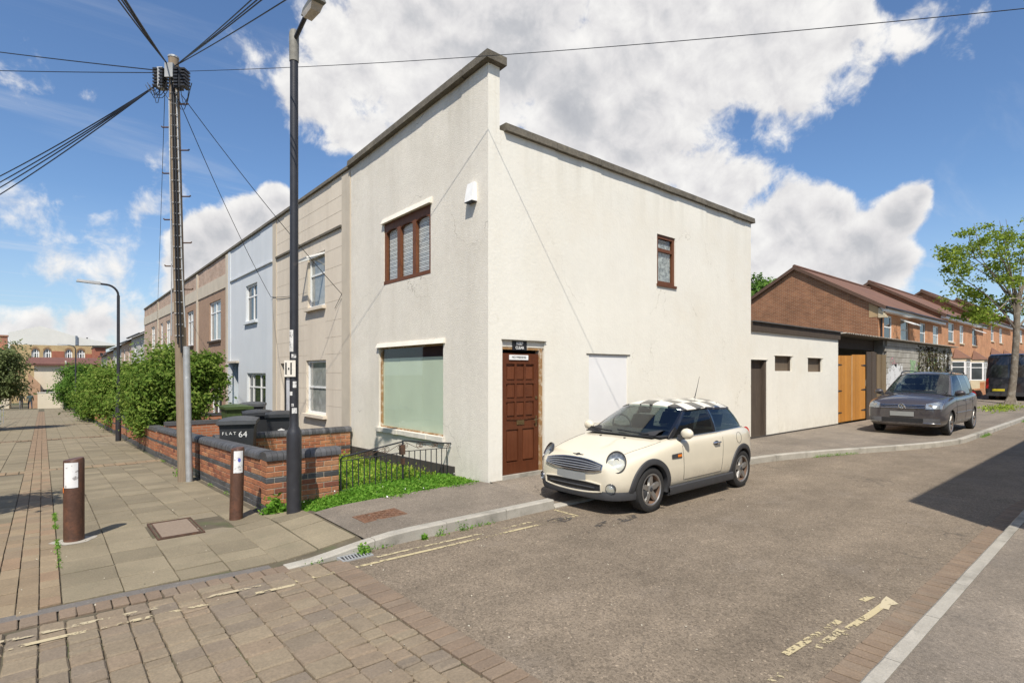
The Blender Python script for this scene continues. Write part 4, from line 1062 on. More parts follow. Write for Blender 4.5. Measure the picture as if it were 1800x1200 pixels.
stroke([(1567, 660), (1592, 658)], .9, M['spray_w'])

# ------------------------------------------------------------------ brick terrace on the right
FY = 2.5; GXB = 27.4
M['rb_x'] = mk_brick('orange_brick_front', (.56, .25, .115), (.46, .19, .085), (.46, .36, .25), 'x')
M['rb_y'] = mk_brick('red_brown_brick_gable', (.30, .135, .068), (.22, .095, .050), (.33, .25, .17), 'y')
M['rtile'] = mk_tiles('brown_concrete_tiles', (.165, .082, .052), 'x')
M['stone'] = mk('pale_stone', (.52, .44, .30), .85, .1, 3)
blocks = [(GXB, 40.0, 5.3, 7.75), (40.0, 53.7, 5.75, 8.25), (53.7, 67, 6.35, 8.95), (67, 81, 6.8, 9.4)]
labs = ['red-brown brick terraced house with blank gable wall and brown tiled roof', 'second brick terraced house along, its roof one step higher', 'third brick terraced house along, behind the street tree', 'farthest brick terraced house along the side street']
wpx = [[(1554, 1568), (1583, 1597), (1617, 1627), (1640, 1650)], [(1667, 1677), (1687, 1694), (1709, 1716), (1725, 1731)], [(1742, 1747), (1757, 1762), (1772, 1776)], [(1785, 1788), (1793, 1797)]]
for bi, (x0, x1, ze, zr_) in enumerate(blocks):
    g = hz(x0, FY)+.1; t = thing('brick_house', labs[bi], 'house', ((x0+x1)/2, FY+4, g), group='brick terraced houses on the side street')
    holes = []
    for k, (pa, pb) in enumerate(wpx[bi]):
        a, b = UR(pa, FY), UR(pb, FY)
        if a < x0+.15 or b > x1-.1: continue
        holes.append((a, b, ze-1.75, ze-.42))
    P = pY(FY); m = MB(); holed(m, P, x0, x1, g-.5, ze, holes, .09); m.build('front_wall', M['rb_x'], t)
    yr = FY+4.1; yb = FY+8.2
    m = MB()
    for xx in (x0, x1): m.quad((xx, FY, g-.5), (xx, yb, g-.5), (xx, yb, ze), (xx, yr, zr_), (xx, FY, ze))
    m.quad((x0, yb, g), (x1, yb, g), (x1, yb, ze), (x0, yb, ze)); m.build('gable_wall', M['rb_y'], t)
    o_ = .14; sl = (zr_-ze)/4.1
    m = MB()
    m.hexa([(x0-o_, FY-.32, ze-.32*sl+.05), (x1+o_*.5, FY-.32, ze-.32*sl+.05), (x0-o_, yr, zr_+.05), (x1+o_*.5, yr, zr_+.05), (x0-o_, FY-.32, ze-.32*sl+.15), (x1+o_*.5, FY-.32, ze-.32*sl+.15), (x0-o_, yr, zr_+.15), (x1+o_*.5, yr, zr_+.15)])
    m.hexa([(x0-o_, yr, zr_+.05), (x1+o_*.5, yr, zr_+.05), (x0-o_, yb+.32, ze-.32*sl+.05), (x1+o_*.5, yb+.32, ze-.32*sl+.05), (x0-o_, yr, zr_+.15), (x1+o_*.5, yr, zr_+.15), (x0-o_, yb+.32, ze-.32*sl+.15), (x1+o_*.5, yb+.32, ze-.32*sl+.15)])
    rf = m.build('roof', M['rtile'], t)
    MB().tube([(x0-o_, yr, zr_+.15), (x1, yr, zr_+.15)], .11, 8).build('ridge_tiles', M['rtile'], rf)
    m = MB()                                         # verge boards
    m.hexa([(x0-o_-.03, FY-.34, ze-.34*sl-.02), (x0-o_+.0, FY-.34, ze-.34*sl-.02), (x0-o_-.03, yr, zr_-.03), (x0-o_, yr, zr_-.03), (x0-o_-.03, FY-.34, ze-.34*sl+.17), (x0-o_, FY-.34, ze-.34*sl+.17), (x0-o_-.03, yr, zr_+.17), (x0-o_, yr, zr_+.17)])
    m.hexa([(x0-o_-.03, yr, zr_-.03), (x0-o_, yr, zr_-.03), (x0-o_-.03, yb+.34, ze-.34*sl-.02), (x0-o_, yb+.34, ze-.34*sl-.02), (x0-o_-.03, yr, zr_+.17), (x0-o_, yr, zr_+.17), (x0-o_-.03, yb+.34, ze-.34*sl+.17), (x0-o_, yb+.34, ze-.34*sl+.17)])
    m.build('verge', mk('verge_tile', (.11, .065, .045), .9), rf)
    MB().box(x0+.05, x1-.02, FY-.30, FY-.002, ze-.30, ze-.10).build('soffit', M['upvc'], rf)
    MB().tube([(x0-.02, FY-.36, ze-.10), (x1-.02, FY-.36, ze-.10)], .06, 8).build('gutter', M['black'], rf)
    if bi == 0:
        MB().tube([(x0+.25, FY-.30, ze-.14), (x0+.25, FY-.07, ze-.5), (x0+.25, FY-.07, g)], .045, 8).build('downpipe', M['black'], t)
        n = 6
        for k in range(n): MB().box(x0-.04-.0*k, x0+.24, FY-.36+.055*k, FY-.001+.0*k, ze-.62+.08*k, ze-.545+.08*k).build('corbel_brick', M['stone'], t)
        MB().quad((x0-.012, FY, ze-.58), (x0-.012, FY+.42, ze-.58), (x0-.012, FY+.42, ze+.16), (x0-.012, FY, ze-.08)).build('stone_kneeler', mk('tan_stone', (.40, .28, .15), .9, .1, 3), t)
    for k, h_ in enumerate(holes):
        openw = (bi == 0 and k == 1) or (bi == 1 and k in (2, 3))
        W = window(t, P, *h_, .06, M['upvc'], M['pane_curtain'] if k % 2 else M['pane'], (), (.55,), .07, .07, M['stone'], bar=.06)
        if openw:
            a, b, c, e = h_; q = .45; L_ = (e-c)*.5
            MB().hexa([(a, FY-.0, e-.1), (b, FY-.0, e-.1), (a, FY-.62, e-.38), (b, FY-.62, e-.38), (a, FY, e-.05), (b, FY, e-.05), (a, FY-.62, e-.33), (b, FY-.62, e-.33)]).build('open_sash', M['upvc'], W)
    # ground-floor bays
    nb = 2
    for k in range(nb):
        xc = x0+(x1-x0)*(.30+.45*k)
        if bi == 0 and k == 0: continue
        bw, bdp = 1.25, .75; zb1 = g+2.35
        pl = [(xc-bw, FY), (xc-bw*.55, FY-bdp), (xc+bw*.55, FY-bdp), (xc+bw, FY)]
        m = MB()
        for (ax, ay), (cx_, cy_) in zip(pl[:-1], pl[1:]): m.quad((ax, ay, g-.3), (cx_, cy_, g-.3), (cx_, cy_, g+.75), (ax, ay, g+.75))
        by_ = m.build('bay', M['stone'], t); m = MB()
        for (ax, ay), (cx_, cy_) in zip(pl[:-1], pl[1:]): m.quad((ax, ay, zb1-.2), (cx_, cy_, zb1-.2), (cx_, cy_, zb1), (ax, ay, zb1))
        m.build('bay_lintel', M['stone'], by_)
        for (ax, ay), (cx_, cy_) in zip(pl[:-1], pl[1:]):
            dx, dy = cx_-ax, cy_-ay
            Pm = lambda u, d, z, ax=ax, ay=ay, dx=dx, dy=dy: (ax+dx*u+dy*d*.0-d*dy/math.hypot(dx, dy)*-1*0, ay+dy*u+d*.8, z)
            window(by_, Pm, .04, .96, g+.75, zb1-.2, .04, M['upvc'], M['pane'], (.5,) if abs(dx) > 1 else (), (.7,), .07, bar=.05)
        i_ = [(ax, ay-.12, zb1) for ax, ay in pl]; tp = (xc, FY, zb1+.75)
        m = MB()
        for p_, q_ in zip(i_[:-1], i_[1:]): m.quad(p_, q_, tp)
        m.build('bay_roof', M['rtile'], by_)
    MB().box(x0+.1, x1, FY-2.2, FY-2.0, g-.3, g+.75).build('garden_wall', M['rb_x'], t)

# ------------------------------------------------------------------ far end of the footpath
M['cream'] = mk('cream_painted_wall', (.66, .58, .44), .9, .06, 1, dirt=((.5, .43, .32), .8, .3))
def far_box(P0, px0, px1, y_top, z0, y0, dep, mat, name, parent):
    a, b = UR(px0, y0), UR(px1, y0); return MB().box(a, b, y0, y0+dep, z0, ZR((px0+px1)/2, y_top, y0)).build(name, mat, parent)
Z0 = prof(80)-.3
Y0 = 73.5
t = thing('boundary_wall', 'pale cream boundary wall closing the far end of the footpath', 'wall', (UR(105, Y0), Y0, Z0)); far_box(0, 66, 138, 690, Z0, Y0, .3, M['cream'], 'wall', t); far_box(0, 65, 139, 688.6, ZR(100, 690, Y0), Y0-.04, .38, M['trim_white'], 'capping', t)
Y0 = 78
t = thing('far_house', 'cream house with red-brown tiled roof behind the boundary wall', 'house', (UR(110, Y0), Y0, Z0)); far_box(0, 60, 150, 641, Z0, Y0, 8, M['cream'], 'wall', t)
a, b = UR(45, Y0), UR(186, Y0); zt, zr_ = ZR(100, 641, Y0), ZR(100, 631, Y0+4)
rf = MB().hexa([(a, Y0-.4, zt-.1), (b, Y0-.4, zt-.1), (a, Y0+4, zr_), (b, Y0+4, zr_), (a, Y0-.4, zt+.1), (b, Y0-.4, zt+.1), (a, Y0+4, zr_+.2), (b, Y0+4, zr_+.2)]).build('roof', mk_tiles('red_clay_tiles', (.15, .065, .048), 'x'), t)
MB().box(UR(114.5, Y0), UR(116.5, Y0), Y0-.5, Y0+4, zt+.1, zt+.5).build('parapet', M['trim_white'], rf)
MB().hexa([(UR(50, Y0), Y0-1.5, Z0), (UR(71, Y0), Y0-1.5, Z0), (UR(50, Y0), Y0-.01, Z0), (UR(71, Y0), Y0-.01, Z0), (UR(50, Y0), Y0-1.5, ZR(60, 655, Y0)), (UR(71, Y0), Y0-1.5, ZR(71, 675, Y0)), (UR(50, Y0), Y0-.01, ZR(60, 655, Y0)), (UR(71, Y0), Y0-.01, ZR(71, 675, Y0))]).build('lean_to', mk('orange_render', (.42, .26, .16), .9), t)
MB().box(UR(76, Y0), UR(93, Y0), Y0-.05, Y0, ZR(85, 689, Y0), ZR(85, 684, Y0)).build('window', M['pane'], t)
Y0 = 102
t = thing('brick_hall', 'long yellow brick hall with arched windows and a white gabled upper storey', 'hall', (UR(110, Y0), Y0, Z0))
M['ybrick'] = mk_brick('yellow_brick', (.50, .36, .17), (.44, .30, .13), (.45, .38, .27), 'x'); M['rbrick'] = mk('far_red_brick', (.32, .12, .075), .9, .2, 2); M['archbrick'] = mk('far_arch_brick', (.24, .15, .08), .9, .2, 2)
aw = [(55, 69), (76, 90), (114, 127), (135, 149)]
zt = ZR(100, 607, Y0); wz0, wz1 = ZR(100, 630, Y0), ZR(100, 613, Y0)
m = MB(); holed(m, pY(Y0), UR(18, Y0), UR(162, Y0), Z0, zt, [(UR(a, Y0), UR(b, Y0), wz0, wz1) for a, b in aw], .3); m.build('wall', M['ybrick'], t)
for a, b in aw:
    w = window(t, pY(Y0), UR(a, Y0), UR(b, Y0), wz0, wz1, .15, M['upvc'], M['pane'], (.33, .67), (.55,), .14, bar=.12)
    ua, ub = UR(a, Y0), UR(b, Y0); uc = (ua+ub)/2; m = MB()
    for k in range(8):
        p0 = ua+(ub-ua)*k/8; p1 = ua+(ub-ua)*(k+1)/8; h0 = .55*(abs((p0-uc)/(ub-ua)*2)**2); h1 = .55*(abs((p1-uc)/(ub-ua)*2)**2)
        m.hexa([(p0, Y0-.05, wz1-h0), (p1, Y0-.05, wz1-h1), (p0, Y0+.1, wz1-h0), (p1, Y0+.1, wz1-h1), (p0, Y0-.05, wz1+.25-h0*.6), (p1, Y0-.05, wz1+.25-h1*.6), (p0, Y0+.1, wz1+.25-h0*.6), (p1, Y0+.1, wz1+.25-h1*.6)])
    m.build('arch', M['archbrick'], w)
MB().box(UR(91, Y0), UR(113, Y0), Y0-.05, Y0+.05, Z0, ZR(100, 617, Y0)).box(UR(150, Y0), UR(161, Y0), Y0-.05, Y0+.05, Z0, ZR(100, 621, Y0)).build('brick_panel', M['rbrick'], t)
pts = [(18, 607), (14, 584), (72, 572.5), (134, 591), (138, 592), (205, 605), (205, 607)]
M['metalclad'] = mk('white_cladding', (.66, .65, .60), .7, .05, 1)
MB().prism([(UR(a, Y0), ZR(a, b, Y0)) for a, b in pts], 0, 22, lambda u, w, q: (u, Y0+.3+q, w)).build('gable', M['metalclad'], t)
MB().box(UR(132.5, Y0), UR(136.5, Y0), Y0+.1, Y0+.28, ZR(134, 606, Y0), ZR(134, 590, Y0)).build('flue', mk('grey_flue', (.15, .18, .22), .6), t)
MB().box(UR(153, Y0), UR(156, Y0), Y0+2, Y0+2.4, ZR(154, 600, Y0), ZR(154, 592, Y0)).build('vent', M['black'], t)
t = thing('far_house', 'dark red brick house end beside the yellow brick hall', 'house', (UR(175, 96), 96, Z0)); far_box(0, 166, 186, 611, Z0, 96, 6, M['rbrick'], 'wall', t)
MB().box(UR(176, 95.9), UR(180, 95.9), 95.9, 95.99, ZR(178, 624, 96), ZR(178, 620, 96)).build('window', M['pane'], t)
MB().box(UR(165, 96), UR(187, 96), 95.7, 102, ZR(178, 611, 96), ZR(178, 609.5, 96)).build('roof', M['slate'], t)
t = thing('far_house', 'house with brick chimney and orange tiled roof at the far left edge', 'house', (UR(2, 80), 80, Z0))
far_box(0, -60, 16, 614, Z0, 80, 6, M['cream'], 'wall', t); a, b = UR(-70, 80), UR(18, 80)
rf = MB().hexa([(a, 79.6, ZR(0, 615, 80)), (b, 79.6, ZR(0, 615, 80)), (a, 83, ZR(0, 602, 80)), (b-.8, 83, ZR(0, 602, 80)), (a, 79.6, ZR(0, 613.5, 80)), (b, 79.6, ZR(0, 613.5, 80)), (a, 83, ZR(0, 600, 80)), (b-.8, 83, ZR(0, 600, 80))]).build('roof', mk_tiles('orange_clay_tiles', (.36, .15, .085), 'x'), t)
MB().box(UR(-8, 82), UR(13, 82), 82, 83, ZR(2, 606, 82), ZR(2, 591, 82)).box(UR(-9, 82), UR(14.5, 82), 81.9, 83.1, ZR(2, 591, 82), ZR(2, 588.5, 82)).build('chimney', mk('far_chimney_brick', (.33, .17, .11), .9), rf)
# house across the street behind the camera: only its shadow reaches the picture
HH = 6.4; tip = G(1595, 880); sh = HH/math.tan(SUN_EL); bx0, by0 = tip[0]-sh*SUN_H[0], tip[1]-sh*SUN_H[1]
t = thing('house', 'rendered house across the street whose shadow falls on the road', 'house', (bx0+6, by0-4, 0))
MB().box(bx0, bx0+14, by0-8, by0, 0, HH).build('wall', M['beige'], t)
MB().box(bx0+.01, bx0+13.9, by0-7.9, by0-.01, HH, HH+.012).build('flat_roof', M['coping'], t)
# terrace on the other side of the footpath, left of the frame: seen only mirrored in the window panes
t = thing('terraced_house', 'brick terrace across the footpath, mirrored faintly in the shop window', 'house', (-17, 12, 0))
m = MB(); Pm = lambda u, d, z: (-14.5-d, u, z); hs = [(y, y+1.3, z, z+1.4) for y in (1, 4.5, 8, 11.5, 15, 18.5, 22) for z in (.6, 3.4)]
holed(m, Pm, -.5, 26, -1.2, 6.2, hs, .12); m.quad((-14.5, -.5, -1), (-21, -.5, -1), (-21, -.5, 6.2), (-14.5, -.5, 6.2)); m.quad((-14.5, -.5, 6.2), (-21, -.5, 6.2), (-21, 26, 6.2), (-14.5, 26, 6.2)); m.build('front_wall', M['rbrick'], t)
for h_ in hs: window(t, Pm, *h_, .09, M['upvc'], M['pane'], (.5,), (), .06)
# ------------------------------------------------------------------ brick garden walls
def bk(mat, seed):
    me = bevel_box_mesh('brick', .215, .2145, .0655, .005, .0016, seed); me.materials.append(mat); return me
BR = [bk(M['brick'], i) for i in range(3)]; BRH = []
for i in range(2):
    me = bevel_box_mesh('brick', .1035, .2145, .0655, .005, .0016, i); me.materials.append(M['brick']); BRH.append(me)
BB = [bk(M['bluebrick'], 7)]; me = bevel_box_mesh('brick', .1035, .2145, .0655, .005, .0016, 9); me.materials.append(M['bluebrick']); BBH = [me]
cp = MB().prism([(-.128, 0), (.128, 0), (.130, .05), (.108, .092), (.055, .108), (-.055, .108), (-.108, .092), (-.130, .05)], -.0345, .0345, lambda a, b, t: (t, a, b)).mesh('coping_brick', True, 50); cp.materials.append(M['bluebrick'])
def brick_run(t, org, dr, slope, L, nc, dark, cop=True, s0=0.):
    """courses of bricks from org along dr (unit xy), rising by slope per metre"""
    d3 = Vector((dr[0], dr[1], slope)).normalized(); pv = Vector((-dr[1], dr[0], 0)); up = d3.cross(pv)
    if up.z < 0: up = -up
    rot = Matrix((d3, pv, up)).transposed().to_4x4(); O = Vector(org); rr = random.Random(int(L*100)+int(org[1]*10))
    def put(me, name, s, h, mat=None):
        p = O+d3*s+up*h+pv*rr.uniform(-.002, .002)
        o = obj(name, me, None, t, True); o.matrix_basis = Matrix.Translation(p-t.location) @ rot; return o
    for c in range(nc):
        s = 0.; h = .0375+.075*c; dk = c in dark
        if c % 2: put((BBH if dk else BRH)[0], 'brick', .052, h); s = .1125
        while s+.215 <= L+.002: put(rr.choice(BB if dk else BR), 'brick', s+.1075, h); s += .225
        if L-s > .09: put((BBH if dk else BRH)[-1], 'brick', s+.052 if L-s < .16 else L-.052, h)
    P8 = []
    for h in (-.15, nc*.075+.004):
        for w in (-.100, .100):
            for s in (.01, L-.01): P8.append(tuple(O+d3*s+pv*w+up*h))
    MB().hexa(P8).build('mortar', M['mortar'], t)
    if cop:
        s = s0+.036
        while s < L: put(cp, 'coping_brick', s, nc*.075); s += .0735
WX = -3.0; WT = .1075
slope = -.037
gw = thing('garden_wall', 'red brick garden wall with black brick bands and rounded coping at the corner house', 'wall', (WX, 1, 0))
brick_run(gw, (WX, .94+WT, .0), (1, 0), 0., 1.01, 9, (0, 5))
brick_run(gw, (WX+WT, 1.165, .0), (0, 1), slope, 3.83, 9, (0, 1, 5))
gw2 = thing('garden_wall', 'low red brick wall between the corner and beige front gardens', 'wall', (-2.7, 4.98, -.1), group='brick garden walls')
brick_run(gw2, (-2.77, 4.95, -.12), (1, 0), 0., 2.705, 9, (0, 4))
gw3 = thing('garden_wall', 'brick garden wall by the path in front of the beige house, behind the telegraph pole', 'wall', (WX, 7.5, prof(7.5)), group='brick garden walls')
brick_run(gw3, (WX+WT, 5.08, prof(5.08)), (0, 1), slope, 4.955, 9, (0, 1, 5))
M['wallbrick_y'] = mk_brick('garden_wall_brick', (.42, .16, .075), (.33, .12, .06), (.30, .24, .18), 'y')
farl = ['brick garden wall in front of the pale blue house', 'brick garden wall in front of the first brown house', 'brick garden wall in front of the second brown house', 'farthest brick garden wall along the path']
for k, (a, b) in enumerate(((10.3, 15.4), (15.9, 20.6), (21.2, 31), (32, 62))):
    t = thing('garden_wall', farl[k], 'wall', (WX, (a+b)/2, prof((a+b)/2)), group='brick garden walls')
    def seg(z0, z1, x0, x1, mat, nm):
        MB().hexa([(x0, a, prof(a)+z0), (x1, a, prof(a)+z0), (x0, b, prof(b)+z0), (x1, b, prof(b)+z0), (x0, a, prof(a)+z1), (x1, a, prof(a)+z1), (x0, b, prof(b)+z1), (x1, b, prof(b)+z1)]).build(nm, mat, t)
    seg(-.1, .14, WX, WX+.21, M['bluebrick'], 'plinth'); seg(.14, .38, WX+.001, WX+.209, M['wallbrick_y'], 'brickwork'); seg(.38, .445, WX, WX+.21, M['bluebrick'], 'band'); seg(.445, .66, WX+.001, WX+.209, M['wallbrick_y'], 'brickwork'); seg(.66, .76, WX-.02, WX+.23, M['bluebrick'], 'coping')
for k, (x0, x1, y) in enumerate(((-2.78, -.03, HB[2]-.1), (-2.78, -.03, HB[3]-.1), (-2.78, -.03, HB[4]-.1))):
    t = thing('garden_wall', ['brick wall between the beige and pale blue gardens', 'brick wall between the pale blue and brown gardens', 'brick wall between the two brown gardens'][k], 'wall', (-1.5, y, prof(y)), group='brick garden walls')
    MB().box(x0, x1, y, y+.2, prof(y)-.2, prof(y)+.78).build('brickwork', mk_brick('party_wall_brick', (.42, .16, .075), (.33, .12, .06), (.30, .24, .18), 'x'), t); MB().box(x0, x1, y-.02, y+.22, prof(y)+.78, prof(y)+.88).build('coping', M['bluebrick'], t)
# front garden ground
kind(MB().grid(lambda x, y: (x, y, .07*(1 if y < 1.2 else 1)+prof(y)-.0), [-2.8, -1.5, -.02], [1.15, 2, 3, 4, 4.85]).build('garden', M['earth']), 'structure')
kind(MB().grid(lambda x, y: (x, y, prof(y)-.02), [-2.8, -1.5, -.02], [5.06, 7, 9, 12, 16, 20, 26, 40, 60]).build('garden', mk('garden_concrete', (.24, .22, .18), .95, .2, 2)), 'structure')
# ------------------------------------------------------------------ iron gates and fence to the front garden
GY = 1.02
IG = thing('iron_gate', 'pair of low black wrought-iron gates with scrolls across the weedy front garden', 'gate', (UR(708, GY), GY, .1))
xL, xM, xR = UR(599, GY), UR(708, GY), UR(803, GY)
zt = {'L': ZR(599, 803, GY), 'M': ZR(708, 776, GY), 'R': ZR(803, 779, GY)}
zbt = .12
def leaf(x0, x1, z0, z1, n, name, post_at):
    f = MB(); zl = min(z0, z1)
    f.tube([(x0, GY, zbt-.05), (x0, GY, z0-.03), (x0+(.03 if x1 > x0 else -.03), GY, z0), (x1, GY, z1)], .012, 8)
    rl = lambda x: (z0+(z1-z0)*(x-x0)/(x1-x0)-.17*(.35+.65*(x-x0)/(x1-x0)))
    f.tube([(x0, GY, rl(x0)), (x1, GY, rl(x1))], .007, 6); f.tube([(x0, GY, zbt), (x1, GY, zbt)], .010, 6)
    g = f.build(name, M['blackmetal'], IG, True)
    for i in range(1, n):
        x = x0+(x1-x0)*i/n; MB().tube([(x, GY, zbt-.06), (x, GY, rl(x))], .008, 6).build('bar', M['blackmetal'], g, True)
    m = MB()
    for i in range(3):                                    # scrolls between the rails
        xa = x0+(x1-x0)*(.18+.28*i); xb = xa+(x1-x0)*.22; r_ = .032+.010*i; zc = rl((xa+xb)/2)+.55*(z0+(z1-z0)*((xa+xb)/2-x0)/(x1-x0)-rl((xa+xb)/2))
        sgn = 1 if x1 > x0 else -1; P_ = []
        for a in np.linspace(0, 3.3*math.pi, 22): q = r_*(.25+.75*a/(3.3*math.pi)); P_.append((xa+sgn*q*math.cos(a+.5), GY, zc-.005+q*math.sin(a+.5)))
        Q_ = [(xb-sgn*(.25+.75*a/(3.3*math.pi))*r_*math.cos(a+.5), GY, zc-(.25+.75*a/(3.3*math.pi))*r_*math.sin(a+.5)+.01) for a in np.linspace(0, 3.3*math.pi, 22)]
        m.tube(P_+Q_[::-1], .0045, 5)
    m.build('scrollwork', M['rust'], g, True)
    return g
leaf(xL, xM-.012, zt['L'], zt['M'], 11, 'gate_leaf', 'L'); leaf(xR, xM+.012, zt['R'], zt['M']+.015, 10, 'gate_leaf', 'R')
MB().tube([(xM, GY, -.05), (xM, GY, zt['M']+.02)], .016, 8).build('meeting_post', M['blackmetal'], IG, True)
MB().box(xM-.05, xM+.03, GY-.03, GY+.03, zt['M']-.20, zt['M']-.05).box(xM-.02, xM+.02, GY-.035, GY+.035, zt['M']-.36, zt['M']-.26).build('latch', M['rust'], IG)
for z in (.30, .52): MB().box(xR-.01, xR+.09, GY-.02, GY+.02, z-.025, z+.025).build('hinge', M['blackmetal'], IG)
# ------------------------------------------------------------------ covers and drain
CV = thing('access_cover', 'square access cover filled with red-brown paving in the slabbed footpath', 'access cover', ((cvx[0]+cvx[1])/2, (cvy[0]+cvy[1])/2, 0))
fm = MB(); o_ = .0
for q in (0, .035):
    x0, x1, y0, y1 = cvx[0]+q+.05, cvx[1]-q-.05, cvy[0]+q+.05, cvy[1]-q-.05
    for a in ((x0, x1, y0, y0+.014), (x0, x1, y1-.014, y1), (x0, x0+.014, y0+.014, y1-.014), (x1-.014, x1, y0+.014, y1-.014)): fm.box(*a, -.03, .006+prof(1))
fm.build('frame', M['rust'], CV); MB().box(cvx[0]+.10, cvx[1]-.10, cvy[0]+.10, cvy[1]-.10, -.03, .003).build('infill', mk('cover_infill', (.235, .182, .135), .9, .15, 30, bump=.4, bscale=90), CV)
MB().box(cvx[0]+.051, cvx[1]-.051, cvy[0]+.051, cvy[1]-.051, -.03, -.004).build('seating', M['joint'], CV)
x0, y0 = -2.43, -.80; x1, y1 = -1.87, -.46
IC = thing('inspection_cover', 'flat rusty ribbed iron cover in the asphalt footway near the kerb', 'access cover', ((x0+x1)/2, (y0+y1)/2, .1))
zc = max(foot_z(x0, y0), foot_z(x1, y1), foot_z(x0, y1), foot_z(x1, y0))
M['rustplate'] = mk('rusty_plate', (.16, .085, .05), .8, .25, 12, bump=.3, bscale=60, tint=((.09, .05, .035), 8, .5, .7, .6))
pt = lambda x, y, dz: (x, y, foot_z(x, y)+dz)
def slabq(a, b, c, e, h, nm, mat, par): return MB().hexa([pt(a, c, -.01), pt(b, c, -.01), pt(a, e, -.01), pt(b, e, -.01), pt(a, c, h), pt(b, c, h), pt(a, e, h), pt(b, e, h)]).build(nm, mat, par)
pl = slabq(x0, x1, y0, y1, .007, 'plate', M['rustplate'], IC)
for i in range(9):
    a = x0+.03+(x1-x0-.06)*i/9
    for j in range(5):
        c = y0+.03+(y1-y0-.06)*j/5
        slabq(a+.008, a+.048, c+.008, c+.05, .012, 'stud', M['rustplate'], pl) if (i+j) % 2 == 0 else None
DG = thing('drain_grate', 'iron gully grate half buried in silt against the kerb', 'drain grate', (-2.95, -1.55, 0))
gx0_, gx1_, gy0_, gy1_ = -3.02, -2.70, -1.57, -1.405
fm = MB(); 
for a in ((gx0_, gx1_, gy0_, gy0_+.02), (gx0_, gx1_, gy1_-.02, gy1_), (gx0_, gx0_+.02, gy0_+.02, gy1_-.02), (gx1_-.02, gx1_, gy0_+.02, gy1_-.02)): fm.box(*a, -.03, .012)
fm.build('frame', M['galv'], DG)
for i in range(8):
    a = gx0_+.035+.033*i; MB().hexa([(a, gy0_+.02, -.01), (a+.014, gy0_+.02, -.01), (a+.02, gy1_-.02, -.01), (a+.034, gy1_-.02, -.01), (a, gy0_+.02, .011), (a+.014, gy0_+.02, .011), (a+.02, gy1_-.02, .011), (a+.034, gy1_-.02, .011)]).build('bar', M['galv'], DG)
MB().box(gx0_+.02, gx1_-.02, gy0_+.02, gy1_-.02, .0045, .0052).build('pit_shade', M['black'], DG)  # flat black sheet stands in for the darkness below the bars
# ------------------------------------------------------------------ bollards
M['bollard'] = mk('rusty_brown_bollard', (.088, .042, .026), .55, .25, 6, bump=.25, bscale=60, spec=.5, tint=((.17, .07, .036), 9, .52, .68, .6), var2=(.2, 30))
M['wpatch'] = mk('scuffed_white_band', (.72, .71, .69), .6, .1, 8, tint=((.22, .20, .19), 14, .56, .64, .8))
def bollard(px, py, r, h, label, ang0, ang1, lean=(0, 0)):
    x, y = G(px, py); t = thing('bollard', label, 'bollard', (x, y, 0), group='rusty steel bollards at the path entrance')
    f = lambda a, b, z: (x+a+lean[0]*z/h, y+b+lean[1]*z/h, z+.0)
    cut = lambda a, b, z: f(a, b, z if z < h-.01 else z+(a*.15))
    MB().lathe([(r, -.05), (r, h*.3), (r, h*.6), (r, h-.012), (r-.008, h)], 24, cut).build('post', M['bollard'], t, True)
    m = MB(); n = 8; q = r+.003
    angs = np.linspace(ang0, ang1, n)
    m.grid(lambda a, z: f(q*math.cos(a), q*math.sin(a), z), angs, [h*.66, h*.82, h*.965]); m.build('white_band', M['wpatch'], t, True)
    return t
A0 = math.atan2(-CS, -SN)                                  # towards the camera
t = bollard(130, 949, .094, .90, 'rusty brown bollard with scuffed white band standing in the paved path', A0-.35, A0+1.05)
x, y = G(130, 949); a = A0-.55; 
MB().grid(lambda q, z: (x+.0975*math.cos(q), y+.0975*math.sin(q), z), [a-.1, a+.12], [.54, .60]).build('sticker', mk('orange_sticker', (.65, .17, .03), .5), t)
t2 = bollard(415, 912, .078, .90, 'rusty brown bollard with white band beside the brick garden wall', A0-.1, A0+1.3, (.02, .0))
x, y = G(415, 912); a = A0+.75; m = MB()
for q in np.linspace(0, 6.283, 9)[:-1]: pass
m.quad(*[(x+.014+.0825*math.cos(a+.22*math.cos(q)), y+.0825*math.sin(a+.22*math.cos(q)), .755+.026*math.sin(q)) for q in np.linspace(0, 6.283, 11)[:-1]]); m.build('sticker', mk('blue_sticker', (.10, .12, .45), .5), t2)
# ------------------------------------------------------------------ lamp posts
lx, ly = G(517, 907)
LP = thing('lamp_post', 'tall black street lamp post with fat base beside the front garden', 'lamp post', (lx, ly, 0), group='street lamps')
MB().lathe([(.092, -.05), (.092, .9), (.092, 1.06), (.085, 1.10), (.058, 1.16), (.055, 1.3), (.052, 3.5), (.050, 6.05)], 20, lambda a, b, z: (lx+a, ly+b, z)).build('column', M['blackmetal'], LP, True)
MB().lathe([(.058, 5.86), (.06, 6.05), (.06, 6.22), (.045, 6.26)], 16, lambda a, b, z: (lx+a, ly+b, z)).build('cap', mk('weathered_alloy', (.22, .21, .18), .6, .3, 14), LP, True)
ad = Vector((.10, -1.0, 0)).normalized(); pv = Vector((-ad.y, ad.x, 0)); b0 = Vector((lx, ly, 6.12))
MB().tube([b0, b0+ad*.12+Vector((0, 0, .07)), b0+ad*.34+Vector((0, 0, .19))], .028, 10).build('arm', M['blackmetal'], LP, True)
c0 = b0+ad*.32+Vector((0, 0, .16))
def lum(s, w, h): return tuple(c0+ad*s*.72+pv*w*.75+Vector((0, 0, h*.8+s*.07)))
